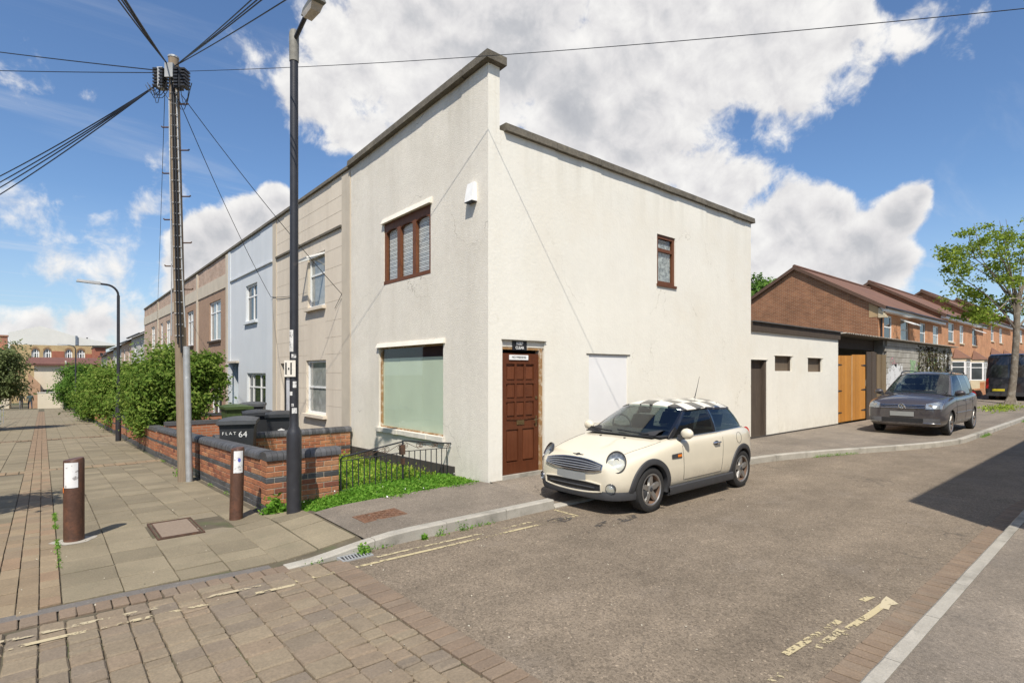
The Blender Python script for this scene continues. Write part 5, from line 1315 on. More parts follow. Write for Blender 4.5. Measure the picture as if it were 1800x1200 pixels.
lh = MB().hexa([lum(-.02, -.07, .02), lum(.52, -.11, .02), lum(-.02, .07, .02), lum(.52, .11, .02), lum(.0, -.05, .13), lum(.48, -.08, .15), lum(.0, .05, .13), lum(.48, .08, .15)]).build('lamp_head', mk('lamp_housing', (.13, .13, .115), .6), LP)
MB().hexa([lum(.08, -.07, -.06), lum(.36, -.08, -.06), lum(.08, .07, -.06), lum(.36, .08, -.06), lum(.04, -.085, .018), lum(.44, -.10, .018), lum(.04, .085, .018), lum(.44, .10, .018)]).build('lamp_lens', mk('lamp_lens', (.45, .40, .33), .2, .3, 9), lh)
ap = A0
def wrap(z0, z1, a0, a1, mat, name='sticker'): return MB().grid(lambda a, z: (lx+.0575*math.cos(a), ly+.0575*math.sin(a), z), np.linspace(a0, a1, 7), [z0, z1]).build(name, mat, LP, True)
M['sticker'] = mk('torn_paper', (.62, .61, .58), .8, .2, 20, tint=((.10, .10, .10), 30, .52, .6, .8))
for z0, z1, a, b in ((2.12, 2.40, -.9, .2), (2.04, 2.09, -.2, .8), (1.66, 1.74, .1, .9), (1.56, 1.61, -.8, .0), (1.42, 1.455, -.2, .3), (1.33, 1.40, -.1, 1.0)): wrap(z0, z1, ap+a, ap+b, M['sticker'])
MB().box(-.10, .045, -.003, .003, 1.80, 2.01, lambda a, b, c: (lx+.0*a+(-pv.x*0)+(CS*a)-SN*.066+SN*b, ly-SN*a-CS*.066+CS*b, c)).build('number_plate', M['trim_white'], LP)
for q in ((-.085, -.05, 1.83, 1.98), (-.02, .02, 1.83, 1.98), (-.05, -.02, 1.89, 1.915)): MB().box(q[0], q[1] if q[1]-q[0] < .03 else q[0]+.018, -.0015, .0015, q[2], q[3], lambda a, b, c: (lx+(CS*a)-SN*.071+SN*b, ly-SN*a-CS*.071+CS*b, c)).build('marking', M['black'], LP)
def far_lamp(px, v, h, label, arm):
    r_ = ray(px, 655); tt = (v-CAM[0])/r_[0]; y = CAM[1]+tt*r_[1]; z = prof(y)
    t = thing('lamp_post', label, 'lamp post', (v, y, z), group='street lamps')
    MB().lathe([(.085, -.1), (.085, 1.2), (.05, 1.35), (.045, h-.5)], 12, lambda a, b, c: (v+a, y+b, z+c)).build('column', M['blackmetal'], t, True)
    P_ = [(v, y, z+h-.5)]+[(v-.35*(1-math.cos(a))*1.0, y+.0*a, z+h-.5+.35*math.sin(a)) for a in np.linspace(.3, 1.57, 6)]+[(v-arm*.55, y-.0, z+h-.14)]
    MB().tube(P_, .035, 8).build('arm', M['blackmetal'], t, True)
    MB().hexa([(v-arm-.15, y-.1, z+h-.13), (v-arm*.5, y-.07, z+h-.17), (v-arm-.15, y+.1, z+h-.13), (v-arm*.5, y+.07, z+h-.17), (v-arm-.12, y-.07, z+h-.05), (v-arm*.5, y-.05, z+h-.08), (v-arm-.12, y+.07, z+h-.05), (v-arm*.5, y+.05, z+h-.08)]).build('lamp_head', mk('grey_lamp_head', (.35, .35, .34), .5), t)
far_lamp(208, -3.25, 5.55, 'curved-arm street lamp rising from the green shrubs down the path', 1.0); far_lamp(133, -3.25, 5.6, 'distant small street lamp near the end of the path', 1.0)
# ------------------------------------------------------------------ telegraph pole and wires
pxb, pyb = -3.28, 4.88; zb = prof(pyb)
top = Vector(D(305, 103, 10.25))
PO = Vector((pxb, pyb, zb)); axis = (top-PO)
PP = lambda t, dx=0, dy=0: tuple(PO+axis*t+Vector((dx, dy, 0)))
TP = thing('telegraph_pole', 'weathered wooden telegraph pole crowded with cables beside the brick wall', 'telegraph pole', tuple(PO))
MB().tube([PP(-.02), PP(0), PP(.3), PP(.6), PP(.9), PP(1)], [.098, .096, .092, .090, .088, .086], 16).build('pole', M['polewood'], TP, True)
cdir = Vector((-SN, -CS, 0)); rdir = Vector((CS, -SN, 0))
def off(t, r_, c_, z=0): return tuple(PO+axis*t+rdir*r_+cdir*c_+Vector((0, 0, z)))
MB().tube([off(0, .135, .05), off(.315, .13, .04)], .058, 12).build('cable_guard', M['galv'], TP, True)
for k, (r_, c_, t1) in enumerate(((.06, .10, .93), (.02, .11, .95), (-.07, .09, .90), (.10, .06, .92))):
    MB().tube([off(.30+.02*k, r_*1.4, c_*1.15), off(.5, r_, c_*1.05), off(.7, r_*.9, c_), off(t1, r_*.7, c_*.9)], .012 if k else .017, 6).build('riser_cable', M['cable'] if k < 2 else M['galv'], TP, True)
m = MB()
for k in range(24): m.tube([off(.34+.026*k, -.03+.02*(k % 2), .115-.03*(.34+.026*k)*.5), off(.34+.026*k, .11, .085)], .007, 5)
m.build('cable_clips', M['galv'], TP)
for k in range(9):                                          # climbing steps on alternate sides
    t_ = .45+.055*k; s_ = -1 if k % 2 else 1
    MB().tube([off(t_, .08*s_, 0), off(t_, .24*s_, .0), off(t_, .255*s_, 0, .02)], .013, 6).build('step', M['rust'], TP)
def jbox(r0, r1, z0, z1, c0, c1, mat, nm, n=0):
    o = MB().hexa([tuple(top+rdir*a+cdir*c+Vector((0, 0, z))) for z in (z0, z1) for c in (c0, c1) for a in (r0, r1)]).build(nm, mat, TP); return o
for s_ in (-1, 1):
    j = jbox(.16*s_-.05, .16*s_+.05, -.62, -.24, .02, .16, M['galv'] if s_ < 0 else M['black'], 'junction_box')
    m = MB()
    for i in range(6):
        for q in (0, 1): m.hexa([tuple(top+rdir*a+cdir*c+Vector((0, 0, z))) for z in (-.60+.06*i, -.57+.06*i) for c in (.0, .19) for a in ((.11+.13*q)*s_ if s_ > 0 else -.27+.11*q, (.11+.13*q)*s_+.075 if s_ > 0 else -.20+.11*q)])
    m.build('terminals', M['black'], j)
jbox(-.075, .075, -.42, -.16, .09, .15, mk('grey_box', (.35, .36, .36), .6), 'terminal_box')
m = MB()
rr = random.Random(31)
for k in range(12):                                         # slack loops of cable under the boxes
    r0 = rr.uniform(-.3, .3); dz = rr.uniform(.15, .45); c_ = rr.uniform(.05, .2); w = rr.uniform(.06, .2)
    m.tube([tuple(top+rdir*(r0-w)+cdir*c_+Vector((0, 0, -.55)))]+[tuple(top+rdir*(r0-w+2*w*q)+cdir*c_+Vector((0, 0, -.55-dz*math.sin(math.pi*q)))) for q in (.2, .4, .6, .8)]+[tuple(top+rdir*(r0+w)+cdir*c_+Vector((0, 0, -.5)))], .006, 5)
m.build('cable_loops', M['cable'], TP)
MB().lathe([(.095, 0), (.095, .03), (.04, .06)], 12, lambda a, b, z: tuple(top+Vector((a, b, z)))).build('pole_cap', M['galv'], TP)
def wire(p0, p1, sag, label, r=.010, group='overhead wires', n=16):
    p0, p1 = Vector(p0), Vector(p1); pts = [p0+(p1-p0)*t-Vector((0, 0, sag*4*t*(1-t))) for t in np.linspace(0, 1, n)]
    return tag(MB().tube(pts, r, 5).build('overhead_wire', M['cable'], None, True), label, 'wire', group)
T0 = lambda r_, z, c_=.1: tuple(top+rdir*r_+cdir*c_+Vector((0, 0, z)))
for i, (px, w) in enumerate(((188, .012), (200, .012), (208, .012), (214, .010))): wire(T0(-.06, -.15), D(px-60, -110, 6.0), .03, ['leftmost wire of the bundle leaving the pole top towards upper left', 'second wire of the bundle leaving the pole top towards upper left', 'third wire of the bundle leaving the pole top towards upper left', 'rightmost wire of the bundle leaving the pole top towards upper left'][i], w)
for i, (px, py) in enumerate(((440, 0), (450, 0), (458, 0), (500, 0))): wire(T0(.08, -.2), D(305+(px-305)*2.2, 125+(py-125)*2.2, 4.2), .04, ['first of the close wires rising from the pole top to upper right', 'middle of the close wires rising from the pole top to upper right', 'third of the close wires rising from the pole top to upper right', 'separate wire rising from the pole top towards the lamp head'][i], .008)
wire(T0(-.2, -.28), D(-120, 76, 12.5), .02, 'upper of the two level wires running left from the pole'); wire(T0(-.15, -.32), D(-120, 121, 12.5), .02, 'lower of the two level wires running left from the pole', .008)
for i, py in enumerate((296, 305, 312, 323)): wire(T0(-.25, -.55), D(-110, py+66+6*i, 14), .12, ['topmost of the wires sloping down left from the pole', 'second of the wires sloping down left from the pole', 'third of the wires sloping down left from the pole', 'lowest of the wires sloping down left from the pole'][i], .012)
wire(T0(.1, -.3), D(1950, 0, 5.5), .12, 'long single wire crossing the sky over the corner house', .005, n=30)
wire(T0(.2, -.72), pL(UL(603), -.03, ZL(603, 517)), .1, 'thin wire from the pole down to the beige house front', .007); wire(T0(.15, -.8), pL(UL(478), -.03, ZL(478, 522)), .15, 'thin wire from the pole down to the pale blue house', .007)
wire(T0(-.1, -.7), pL(UL(279), -.1, 4.6), .35, 'thin slack wire from the pole to a far terraced house', .006); wire(T0(.02, -.9), pL(UL(330), -.1, 4.9), .5, 'thin wire from the pole to the second brown house', .006)
wire(pL(UL(478), -.03, ZL(478, 522)), pL(UL(516), -.02, ZL(516, 520)), .02, 'short wire along the wall between blue and beige houses', .007)
tag(MB().tube([pL(UL(603), -.03, ZL(603, 517)), pL(UL(590), -.02, ZL(590, 542))], .006, 5).build('overhead_wire', M['cable']), 'short bracket cable fixed to the beige house front', 'wire', 'overhead wires')
# ------------------------------------------------------------------ wheelie bins
M['binblack'] = mk('black_bin_plastic', (.032, .034, .037), .5, .15, 6, spec=.4); M['bingreen'] = mk('green_bin_plastic', (.055, .085, .025), .5, .2, 6, spec=.4); M['binlid'] = mk('grey_bin_lid', (.07, .073, .076), .5, .15, 6, spec=.4)
def bin_(x, y, z, rot, label, mat, lid, text=None, badge=False, s=1.0):
    t = thing('wheelie_bin', label, 'bin', (x, y, z), rot, group='wheelie bins in the front gardens')
    w, d_, h = .29*s, .36*s, .98*s
    m = MB().hexa([(-w*.82, -d_*.72, .06), (w*.82, -d_*.72, .06), (-w*.82, d_*.8, .06), (w*.82, d_*.8, .06), (-w, -d_, h), (w, -d_, h), (-w, d_, h), (w, d_, h)])
    m.hexa([(-w-.015, -d_-.015, h-.06), (w+.015, -d_-.015, h-.06), (-w-.015, d_+.015, h-.06), (w+.015, d_+.015, h-.06), (-w-.02, -d_-.02, h+.002), (w+.02, -d_-.02, h+.002), (-w-.02, d_+.02, h+.002), (w+.02, d_+.02, h+.002)])
    m.build('body', mat, t, local=True)
    l = MB(); l.grid(lambda a, b: (a*(w+.03), b*(d_+.04), h+.012+.055*(1-a*a*.7)*(1-.6*max(0, -b)**2)), np.linspace(-1, 1, 9), np.linspace(-1, 1, 9))
    l.box(-w-.031, w+.031, -d_-.045, -d_-.03, h-.035, h+.03).box(-w-.034, -w-.024, -d_-.03, d_+.04, h-.03, h+.022).box(w+.024, w+.034, -d_-.03, d_+.04, h-.03, h+.022)
    l.build('lid', lid, t, True, local=True)
    MB().tube([(-w*.8, d_+.02, h-.02), (-w*.8, d_+.09, h+.03), (w*.8, d_+.09, h+.03), (w*.8, d_+.02, h-.02)], .016, 8).build('handle', lid, t, True, local=True)
    for sx in (-1, 1): MB().lathe([(.10, -.025), (.10, .025)], 14, lambda a, b, c, sx=sx: (sx*(w*.82+.03)+c, d_*.75+a, .10+b)).build('wheel', M['black'], t, local=True)
    fz = lambda zc: -d_+(-.0)+(h-zc)*(d_*.28/(h-.06))-.004
    if text:
        for s_, size, xo, zo in text:
            me = text_mesh(s_, size, .0008, False)
            for v in me.vertices: zc = zo+v.co.y; v.co = Vector((xo+v.co.x, fz(zc)-v.co.z, zc))
            obj('lettering', me, M['white'], t, True)
    if badge:
        me = MB(); n = 24; pts = [(.085*(1+.08*math.cos(8*a))*math.cos(a), .62+.085*(1+.08*math.cos(8*a))*math.sin(a)) for a in np.linspace(0, 6.283, n+1)[:-1]]
        me.quad(*[(p, fz(q)-.001, q) for p, q in pts]); me.build('badge', M['white'], t, local=True)
        for k in (-.06, .04): MB().box(k, k+.04, fz(.49)-.002, fz(.49), .48, .495).build('badge', M['white'], t, local=True)
    return t
cfac = -TH+R(26)
bin_(-2.45, 4.45, -.03, cfac-.10, 'black wheelie bin painted FLAT 64 behind the corner garden wall', M['binblack'], M['binlid'], [('F L A T', .075, -.125, .78), ('64', .15, .10, .755)])
bin_(-1.55, 6.45, -.04, cfac+.05, 'black wheelie bin with a small sticker in the beige garden', M['binblack'], M['binblack'])
bin_(-1.29, 5.68, -.04, cfac-.05, 'black wheelie bin with a round white badge in the beige garden', M['binblack'], M['binblack'], badge=True)
bin_(-1.52, 8.4, -.0, cfac+.2, 'green wheelie bin behind the black bins', M['bingreen'], M['bingreen'])
bin_(-.99, 8.95, .02, cfac-.1, 'dark wheelie bin next to the green bin', M['binblack'], M['binlid'])
# ------------------------------------------------------------------ plants
M['leaf_shrub'] = mk_leaf('shrub_leaves', (.055, .105, .014), (.135, .225, .034), (.30, .36, .08), .42)
M['leaf_dark'] = mk_leaf('dark_green_leaves', (.045, .10, .018), (.10, .20, .032), (.20, .32, .06), .42)
M['leaf_grey'] = mk_leaf('grey_green_leaves', (.07, .10, .035), (.15, .19, .07), (.28, .32, .15), .38)
M['leaf_tree'] = mk_leaf('street_tree_leaves', (.09, .14, .016), (.20, .28, .035), (.38, .44, .08), .45)
M['weed'] = mk_leaf('weed_leaves', (.07, .17, .015), (.15, .33, .035), (.30, .46, .08), .45)
M['weed_y'] = mk_leaf('yellowing_weeds', (.13, .21, .025), (.28, .38, .05), (.48, .52, .10), .45)
M['bark'] = mk('tree_bark', (.17, .14, .105), .95, .3, 6, bump=.8, bscale=18, bdist=.03, tint=((.36, .33, .28), 4, .5, .68, .7))
M['stem'] = mk('shrub_stem', (.09, .065, .04), .9, .3, 10)
def crown_pts(c, rad, nclump, per, cs, shell=.55, low=.0, seed=0):
    r_ = np.random.default_rng(seed); c = np.array(c, float); rad = np.array(rad, float); out = []; nr = []
    for _ in range(nclump):
        v = r_.normal(size=3); v /= np.linalg.norm(v); q = (shell+(1-shell)*r_.random()**.6)
        cc = c+v*rad*q*(.72+.52*r_.random())
        if cc[2] < c[2]-rad[2]*(1-low): continue
        k = int(per*(.5+r_.random())); s_ = cs*(.6+.8*r_.random())
        p = r_.normal(size=(k, 3))*s_*np.array([1, 1, .75])
        out.append(cc+p); nr.append(np.tile(v, (k, 1)))
    return np.concatenate(out), np.concatenate(nr)
def branches(m, base, tips, r0, seed=0, n=4):
    rr = random.Random(seed); b = Vector(base)
    for tp in tips:
        tp = Vector(tp); P_ = [b]
        for i in range(1, n+1):
            t = i/n; P_.append(b.lerp(tp, t)+Vector((rr.uniform(-1, 1), rr.uniform(-1, 1), rr.uniform(-.3, .6)))*(.06*(tp-b).length*(1-t*.6)))
        m.tube(P_, [r0*(1-.85*i/n) for i in range(n+1)], 6)
def shrub(name, label, c, rad, ncl, per, cs, size, mat, seed, cat='shrub', group=None, base=None, low=.25, extra=None, shell=.45):
    bz = hz(c[0], c[1]) if base is None else base
    t = thing(name, label, cat, (c[0], c[1], bz), group=group)
    P_, N_ = crown_pts(c, rad, ncl, per, cs, shell, low, seed)
    if extra is not None:
        for e in extra:
            p2, n2 = crown_pts(*e); P_ = np.concatenate([P_, p2]); N_ = np.concatenate([N_, n2])
    P_ = P_[P_[:, 2] > bz+.02] if len(P_) else P_; N_ = N_[:len(P_)]
    V, F = leaves(P_, size, .45, .5, N_); obj('crown', np_mesh('crown', V, F), mat, t)
    m = MB(); rr = random.Random(seed)
    branches(m, (c[0], c[1], bz-.05), [(c[0]+rr.uniform(-.7, .7)*rad[0], c[1]+rr.uniform(-.7, .7)*rad[1], c[2]+rr.uniform(-.3, .6)*rad[2]) for _ in range(9)], .05+.02*rad[2], seed)
    m.build('trunk', M['stem'], t, True); return t
# big shrubs spilling over the garden walls
def at(px, py, X):                                         # a point of the vertical plane X
    r_ = ray(px, py); tt = (X-CAM[0])/r_[0]; return (CAM[0]+tt*r_[0], CAM[1]+tt*r_[1], CAM[2]+tt*r_[2])
c1 = at(300, 690, -2.3); 
shrub('shrub', 'large bright green leafy shrub overhanging the brick wall behind the telegraph pole', (c1[0]-.1, c1[1]+.2, 1.05), (.95, 1.45, 1.30), 270, 190, .20, .105, M['leaf_shrub'], 1, low=.1,
      extra=[((c1[0]+.55, c1[1]-.6, 1.95), (.65, .6, .5), 40, 120, .15, .4, 0, 5), ((c1[0]+1.05, c1[1]-.9, 1.55), (.25, .3, .5), 16, 70, .10, .3, 0, 6)])
c2 = at(218, 700, -2.5)
shrub('shrub', 'green shrub reaching over the wall just beyond the largest shrub', (c2[0], c2[1], .85), (1.1, 2.0, 1.30), 200, 170, .22, .12, M['leaf_shrub'], 2, low=.1)
c3 = at(178, 700, -2.6)
shrub('shrub', 'yellowish green shrub in the row along the far garden walls', (c3[0], c3[1], .35), (1.1, 2.0, 1.45), 170, 150, .24, .14, M['leaf_shrub'], 3, low=.1)
c4 = at(132, 680, -3.0)
shrub('small_tree', 'dense dark green small tree standing by the far lamp post', (c4[0]+.3, c4[1]-1, .55), (1.5, 1.5, 1.9), 190, 150, .26, .16, M['leaf_dark'], 4, 'tree', low=.05)
c5 = at(160, 690, -3.0)
shrub('shrub', 'low dark shrub at the foot of the far garden wall', (c5[0]+.4, c5[1], -.2), (1.0, 1.6, 1.2), 80, 130, .22, .14, M['leaf_dark'], 6, low=.05)
# left-hand tree with white blossom
lt = D(18, 665, 26)
t = shrub('small_tree', 'grey-green bushy tree with pale blossom at the left edge of the path', (lt[0]-.55, lt[1]-.2, 1.75), (1.1, 1.15, 1.5), 150, 110, .20, .12, M['leaf_grey'], 7, 'tree', low=.0, extra=[((lt[0]-1.1, lt[1]-.9, -.1), (.6, .6, .7), 26, 80, .18, .4, 0, 8)])
P_, N_ = crown_pts((lt[0]-.55, lt[1]-.2, 1.45), (1.2, 1.25, 1.6), 30, 9, .10, .9, 0, 9); V, F = leaves(P_, .06, .5, .8, N_); obj('blossom', np_mesh('blossom', V, F), mk('blossom', (.55, .54, .42), .8), t)
# out-of-frame tree on the left whose shadow lies over the path
sx, sy = G(60, 868); hgt = 3.3; dd = hgt/math.tan(SUN_EL); tc = (sx-dd*SUN_H[0]-.9, sy-dd*SUN_H[1])
t = shrub('small_tree', 'leafy young tree left of the frame casting its shadow across the path', (tc[0], tc[1], hgt), (1.35, .75, .75), 90, 80, .17, .13, M['leaf_dark'], 12, 'tree', base=0, low=0.)
sx, sy = G(-10, 748, -.75); dd = 3.5/math.tan(SUN_EL)
shrub('small_tree', 'garden tree left of the frame beyond the first one', (sx-dd*SUN_H[0]-1.2, sy-dd*SUN_H[1], 3.0), (1.6, 1.2, 1.0), 60, 80, .2, .15, M['leaf_dark'], 13, 'tree', low=0.)
# pale railing at the far left edge
rl = thing('railing', 'short pale metal railing at the far left edge of the path', 'railing', (*G(4, 745, -.6), prof(17)))
for k in range(5):
    x, y = G(-14+5*k, 742-3*k, -.62); MB().tube([(x, y, prof(y)-.1), (x, y, prof(y)+1.0)], .02, 6).build('bar', M['galv'], rl)
a, b = G(-20, 745, -.62), G(10, 727, -.62); MB().tube([(*a, prof(a[1])+1.0), (*b, prof(b[1])+1.0)], .025, 6).build('rail', M['galv'], rl)
# tree behind the corner house roofline
bt = D(1342, 505, 40)
shrub('tree', 'green tree top showing between the corner house and the brick gable', (bt[0]-.5, bt[1], 6.6), (2.2, 2.2, 1.9), 150, 120, .3, .22, M['leaf_dark'], 15, 'tree', base=0, low=0)
# ------------------------------------------------------------------ street tree on the right: trunk, limbs, open crown
def street_tree():
    bx_, by_ = G(1776, 716, .12); z0 = .1
    t = thing('street_tree', 'young street tree with pale patchy bark and open light green crown at the right edge', 'tree', (bx_, by_, z0))
    dep = (bx_-CAM[0])*SN+(by_-CAM[1])*CS
    def W3(px, py, dd=0): return Vector(D(px, py, dep+dd))
    m = MB()
    m.tube([W3(1774, 722), W3(1776, 705), W3(1782, 660), W3(1786, 600), W3(1788, 550), W3(1790, 520)], [.27, .17, .145, .135, .125, .10], 14)
    for px in (1764, 1790, 1778): m.tube([W3(px, 722, -.1), W3(1776+(px-1776)*.5, 708, -.05), W3(1779, 690)], [.10, .12, .08], 8)
    m.build('trunk', M['bark'], t, True)
    br = MB(); rr = random.Random(3)
    tips = [(1672, 436), (1660, 478), (1692, 432), (1720, 425), (1745, 432), (1690, 500), (1680, 520), (1702, 540), (1735, 470), (1770, 420), (1800, 430), (1830, 440), (1860, 480), (1850, 540), (1815, 470), (1735, 545), (1880, 560), (1900, 500), (1690, 545), (1720, 560), (1665, 452), (1770, 480), (1830, 520)]
    starts = [(1789, 535), (1786, 580), (1788, 555), (1790, 525)]
    tp3 = []
    for k, (px, py) in enumerate(tips):
        dd = rr.uniform(-1.8, 1.8); px = px+18 if px < 1760 else px; tp = W3(px, py, dd); tp3.append(tp); s_ = W3(*starts[k % 4])
        md = s_.lerp(tp, .5)+Vector((0, 0, rr.uniform(.1, .5))); br.tube([s_, s_.lerp(md, .5)+Vector((0, 0, .15)), md, md.lerp(tp, .6), tp], [.052, .038, .027, .017, .007], 6)
    for px, py in ((1712, 392), (1757, 388), (1748, 402), (1700, 398), (1768, 385), (1762, 395)):           # bare leader twigs
        s_ = W3(px+14, py+55, rr.uniform(-1, 1)); br.tube([s_, W3(px+5, py+25), W3(px, py)], [.025, .016, .006], 5)
    br.build('branches', M['bark'], t, True)
    out = []; r2 = np.random.default_rng(4)
    for tp in tp3:
        for q in range(9):
            c = np.array(tp)+r2.normal(size=3)*np.array([.45, .45, .36]); k = int(r2.integers(25, 85)); out.append(c+r2.normal(size=(k, 3))*np.array([.19, .19, .10]))
    V, F = leaves(np.concatenate(out), .13, .5, .6); obj('crown', np_mesh('crown', V, F), M['leaf_tree'], t)
street_tree()
# ------------------------------------------------------------------ weeds: mat in front of the gates and inside the garden
def carpet(polyfn, n, hmax, size, mat, name, zf, dens=None, up=.55):
    P_ = []
    while len(P_) < n:
        x, y, w = polyfn(); P_.append((x, y, zf(x, y)+abs(random.gauss(0, .45))*hmax*w))
    V, F = leaves(np.array(P_), size, up, .6); return kind(obj(name, np_mesh(name, V, F), mat), 'stuff')
random.seed(77)
def edge_y(x): return .40-.42*sstep(-2.6, -1.5, x)+.05*math.sin(x*5)+.03*math.sin(x*13)-.05*sstep(-1.2, -.3, x)
def front():
    while 1:
        x = random.uniform(-2.68, .02); y = random.uniform(-.25, 1.10)
        e = edge_y(x)
        if x > -.35 and y > .0-.0+.02: 
            if x > -.02: continue
        if y > e: return x, y, min(1, (y-e)/.25+.25)*(.6 if x > -.25 else .55 if x < -1.75 else 1)
def gz0(x, y): return max(foot_z(x, y) if y < .2 else .10, .02)-.0 if x > -2.6 else .02
kind(MB().grid(lambda x, t: (x, edge_y(x)+.04+(1.16-edge_y(x)-.04)*t, (.085 if x > -1.6 else .03+.05*sstep(-2.7, -1.6, x))+.015*math.sin(6*t+x*3)), list(np.linspace(-2.66, -.01, 24)), [0, .15, .5, 1]).build('verge', M['earth'], smooth=True), 'structure')
zfr = lambda x, y: (.10 if x > -1.6 else .035+.065*sstep(-2.7, -1.6, x))
carpet(front, 26000, .085, .034, M['weed'], 'ground_cover', zfr)
def inner():
    x = random.uniform(-2.7, -.06); y = random.uniform(1.05, 4.7); return x, y, (1.0+.8*(random.random() < .2))*(1-.75*sstep(-.5, -.05, x))
carpet(inner, 22000, .13, .046, M['weed_y'], 'ground_cover', lambda x, y: .07+prof(y)*.6)
def inner2():
    x = random.uniform(-2.6, -.3); y = random.uniform(1.1, 3.4); return x, y, 1.0
carpet(inner2, 12000, .14, .042, M['weed'], 'ground_cover', lambda x, y: .07+prof(y)*.6)
# flower specks in the weeds
P_ = np.array([[*(q := front())[:2], .17] for _ in range(26)]); V, F = leaves(P_, .022, .9, .9); kind(obj('clover_flowers', np_mesh('clover_flowers', V, F), M['white']), 'stuff')
# single weeds in joints and along kerbs
for k, (px, py, z, rx, n, s_) in enumerate(((487, 898, .03, .14, 380, .07), (322, 832, -.12, .13, 220, .06), (640, 966, .04, .07, 110, .032), (746, 943, .03, .035, 80, .035), (775, 938, .01, .07, 110, .024), (815, 930, .01, .09, 110, .022))):
    x, y = G(px, py, z); P_ = np.stack([x+rng.normal(0, rx*.55, n), y+rng.normal(0, rx*.35, n), z-.03+np.abs(rng.normal(0, rx*.6, n))], 1); V, F = leaves(P_, s_, .5, .5); kind(obj('weeds', np_mesh('weeds', V, F), M['weed']), 'stuff')
P_ = []
for x in np.arange(5.6, 26, .02):
    d_ = math.sin(x*1.7)+math.sin(x*.83+1)+.6*math.sin(x*4.1)
    if d_ > .9: P_ += [(x+random.gauss(0, .05), yk(x)-.03+random.gauss(0, .035), rise(x)+abs(random.gauss(0, .03))) for _ in range(9)]
for y in np.arange(-.9, 3.2, .008):
    if math.sin(y*3)+.8*math.sin(y*7.3) > .1: P_ += [(-5.13+random.gauss(0, .014), y+random.gauss(0, .02), prof(y)+abs(random.gauss(0, .01))) for _ in range(3 if y > .8 else 1)]
for x in np.arange(-3.4, -.2, .02):
    if math.sin(x*4)+math.sin(x*9.1) > .5: P_ += [(x+random.gauss(0, .03), yk(x)-.02+random.gauss(0, .02), abs(random.gauss(0, .02))) for _ in range(5)]
for x in np.arange(-2.6, 5, .05):
    if math.sin(x*3.1)+math.sin(x*1.3) > .8: P_ += [(x+random.gauss(0, .03), yk2(x)+.012+random.gauss(0, .01), abs(random.gauss(0, .02))) for _ in range(4)]
for y in np.arange(1.2, 9.5, .04):
    if math.sin(y*2.3)+math.sin(y*5.1) > .9: P_ += [(WX-.03+random.gauss(0, .02), y, prof(y)+abs(random.gauss(0, .02))) for _ in range(5)]
V, F = leaves(np.array(P_), .022, .5, .4); kind(obj('joint_weeds', np_mesh('joint_weeds', V, F), M['weed']), 'stuff')
# grass strip and clumps round the street tree and along the far path
def verge():
    x = random.uniform(20, 31); y = random.uniform(-3.3, -.9); return x, y, 1.
bx_, by_ = G(1776, 716, .12)
P_ = np.stack([bx_+rng.normal(0, 1.7, 5000), by_+rng.normal(0, .30, 5000), .14+np.abs(rng.normal(0, .055, 5000))], 1); V, F = leaves(P_, .12, .5, .35); kind(obj('grass', np_mesh('grass', V, F), M['weed_y']), 'stuff')
P_ = []
for y in np.arange(14, 60, .1): P_ += [(-7.2+random.gauss(0, .3)-.03*(y-14), y+random.gauss(0, .2), prof(y)+abs(random.gauss(0, .12))) for _ in range(int(6 if math.sin(y*.9) > 0 else 1))]
V, F = leaves(np.array(P_), .10, .5, .35); kind(obj('grass', np_mesh('grass', V, F), M['weed_y']), 'stuff')
# leaf litter and grit specks on the paving
n = 900; X_ = rng.uniform(-9, 3, n); Y_ = rng.uniform(-5.4, 3, n)
P_ = np.stack([X_, Y_, np.where((X_ > -2.66) & (Y_ > -1.3), .16, .008)], 1); P_ = P_[(X_ < -2.7) | (Y_ < -1.5)]
V, F = leaves(P_, .014, .95, .7); kind(obj('litter', np_mesh('litter', V, F), mk('pale_grit', (.40, .36, .28), .9, .3, 20)), 'stuff')
# ------------------------------------------------------------------ vehicles
def mk_paint(name, col, metal=0., rough=.35, flake=0., dirt=.25):
    m = mk(name, col, rough, .05, 2.0, metal=metal, spec=.5, coat=.8)
    nt = m.node_tree; S = NT(nt); b = nt.nodes['Principled BSDF']
    tc = S.n('ShaderNodeTexCoord'); sep = S.n('ShaderNodeSeparateXYZ'); S.l(tc.outputs['Object'], sep.inputs[0])
    n = S.noise(tc.outputs['Object'], 5, 5, .6)
    src = b.inputs['Base Color'].links[0].from_socket
    f = S.math('MULTIPLY', S.maprange(sep.outputs[2], .15, .55, dirt, 0), S.maprange(n, .3, .7, .3, 1.3), clamp=True)   # road film low on the sides
    S.l(S.mix(f, src, (.20, .17, .13)), b.inputs['Base Color'])
    S.l(S.maprange(f, 0, .4, .03, .5), b.inputs['Coat Roughness']); b.inputs['Coat Weight'].default_value = 1.0
    return m
M['tyre'] = mk('tyre_rubber', (.025, .024, .023), .8, .2, 20, bump=.2, bscale=80)
M['plastic'] = mk('grey_black_plastic', (.045, .045, .047), .6, .15, 9, bump=.1, bscale=120)
M['chrome'] = mk('chrome', (.62, .61, .60), .20, .08, 9, metal=1.)
M['alloy'] = mk('dusty_alloy', (.42, .41, .39), .38, .12, 12, metal=.85, tint=((.20, .12, .07), 9, .55, .75, .5))
M['rustdisc'] = mk('rusty_rim_edge', (.14, .085, .055), .7, .25, 14)
M['blackgloss'] = mk('gloss_black', (.008, .008, .010), .08, .05, 3, coat=1.)
M['seat'] = mk('dark_upholstery', (.03, .03, .033), .85, .2, 9)
M['autoglass'] = mk_glass('car_glass', (.62, .72, .68), .03)
M['autoglass_d'] = mk_glass('car_side_glass', (.20, .235, .235), .01)
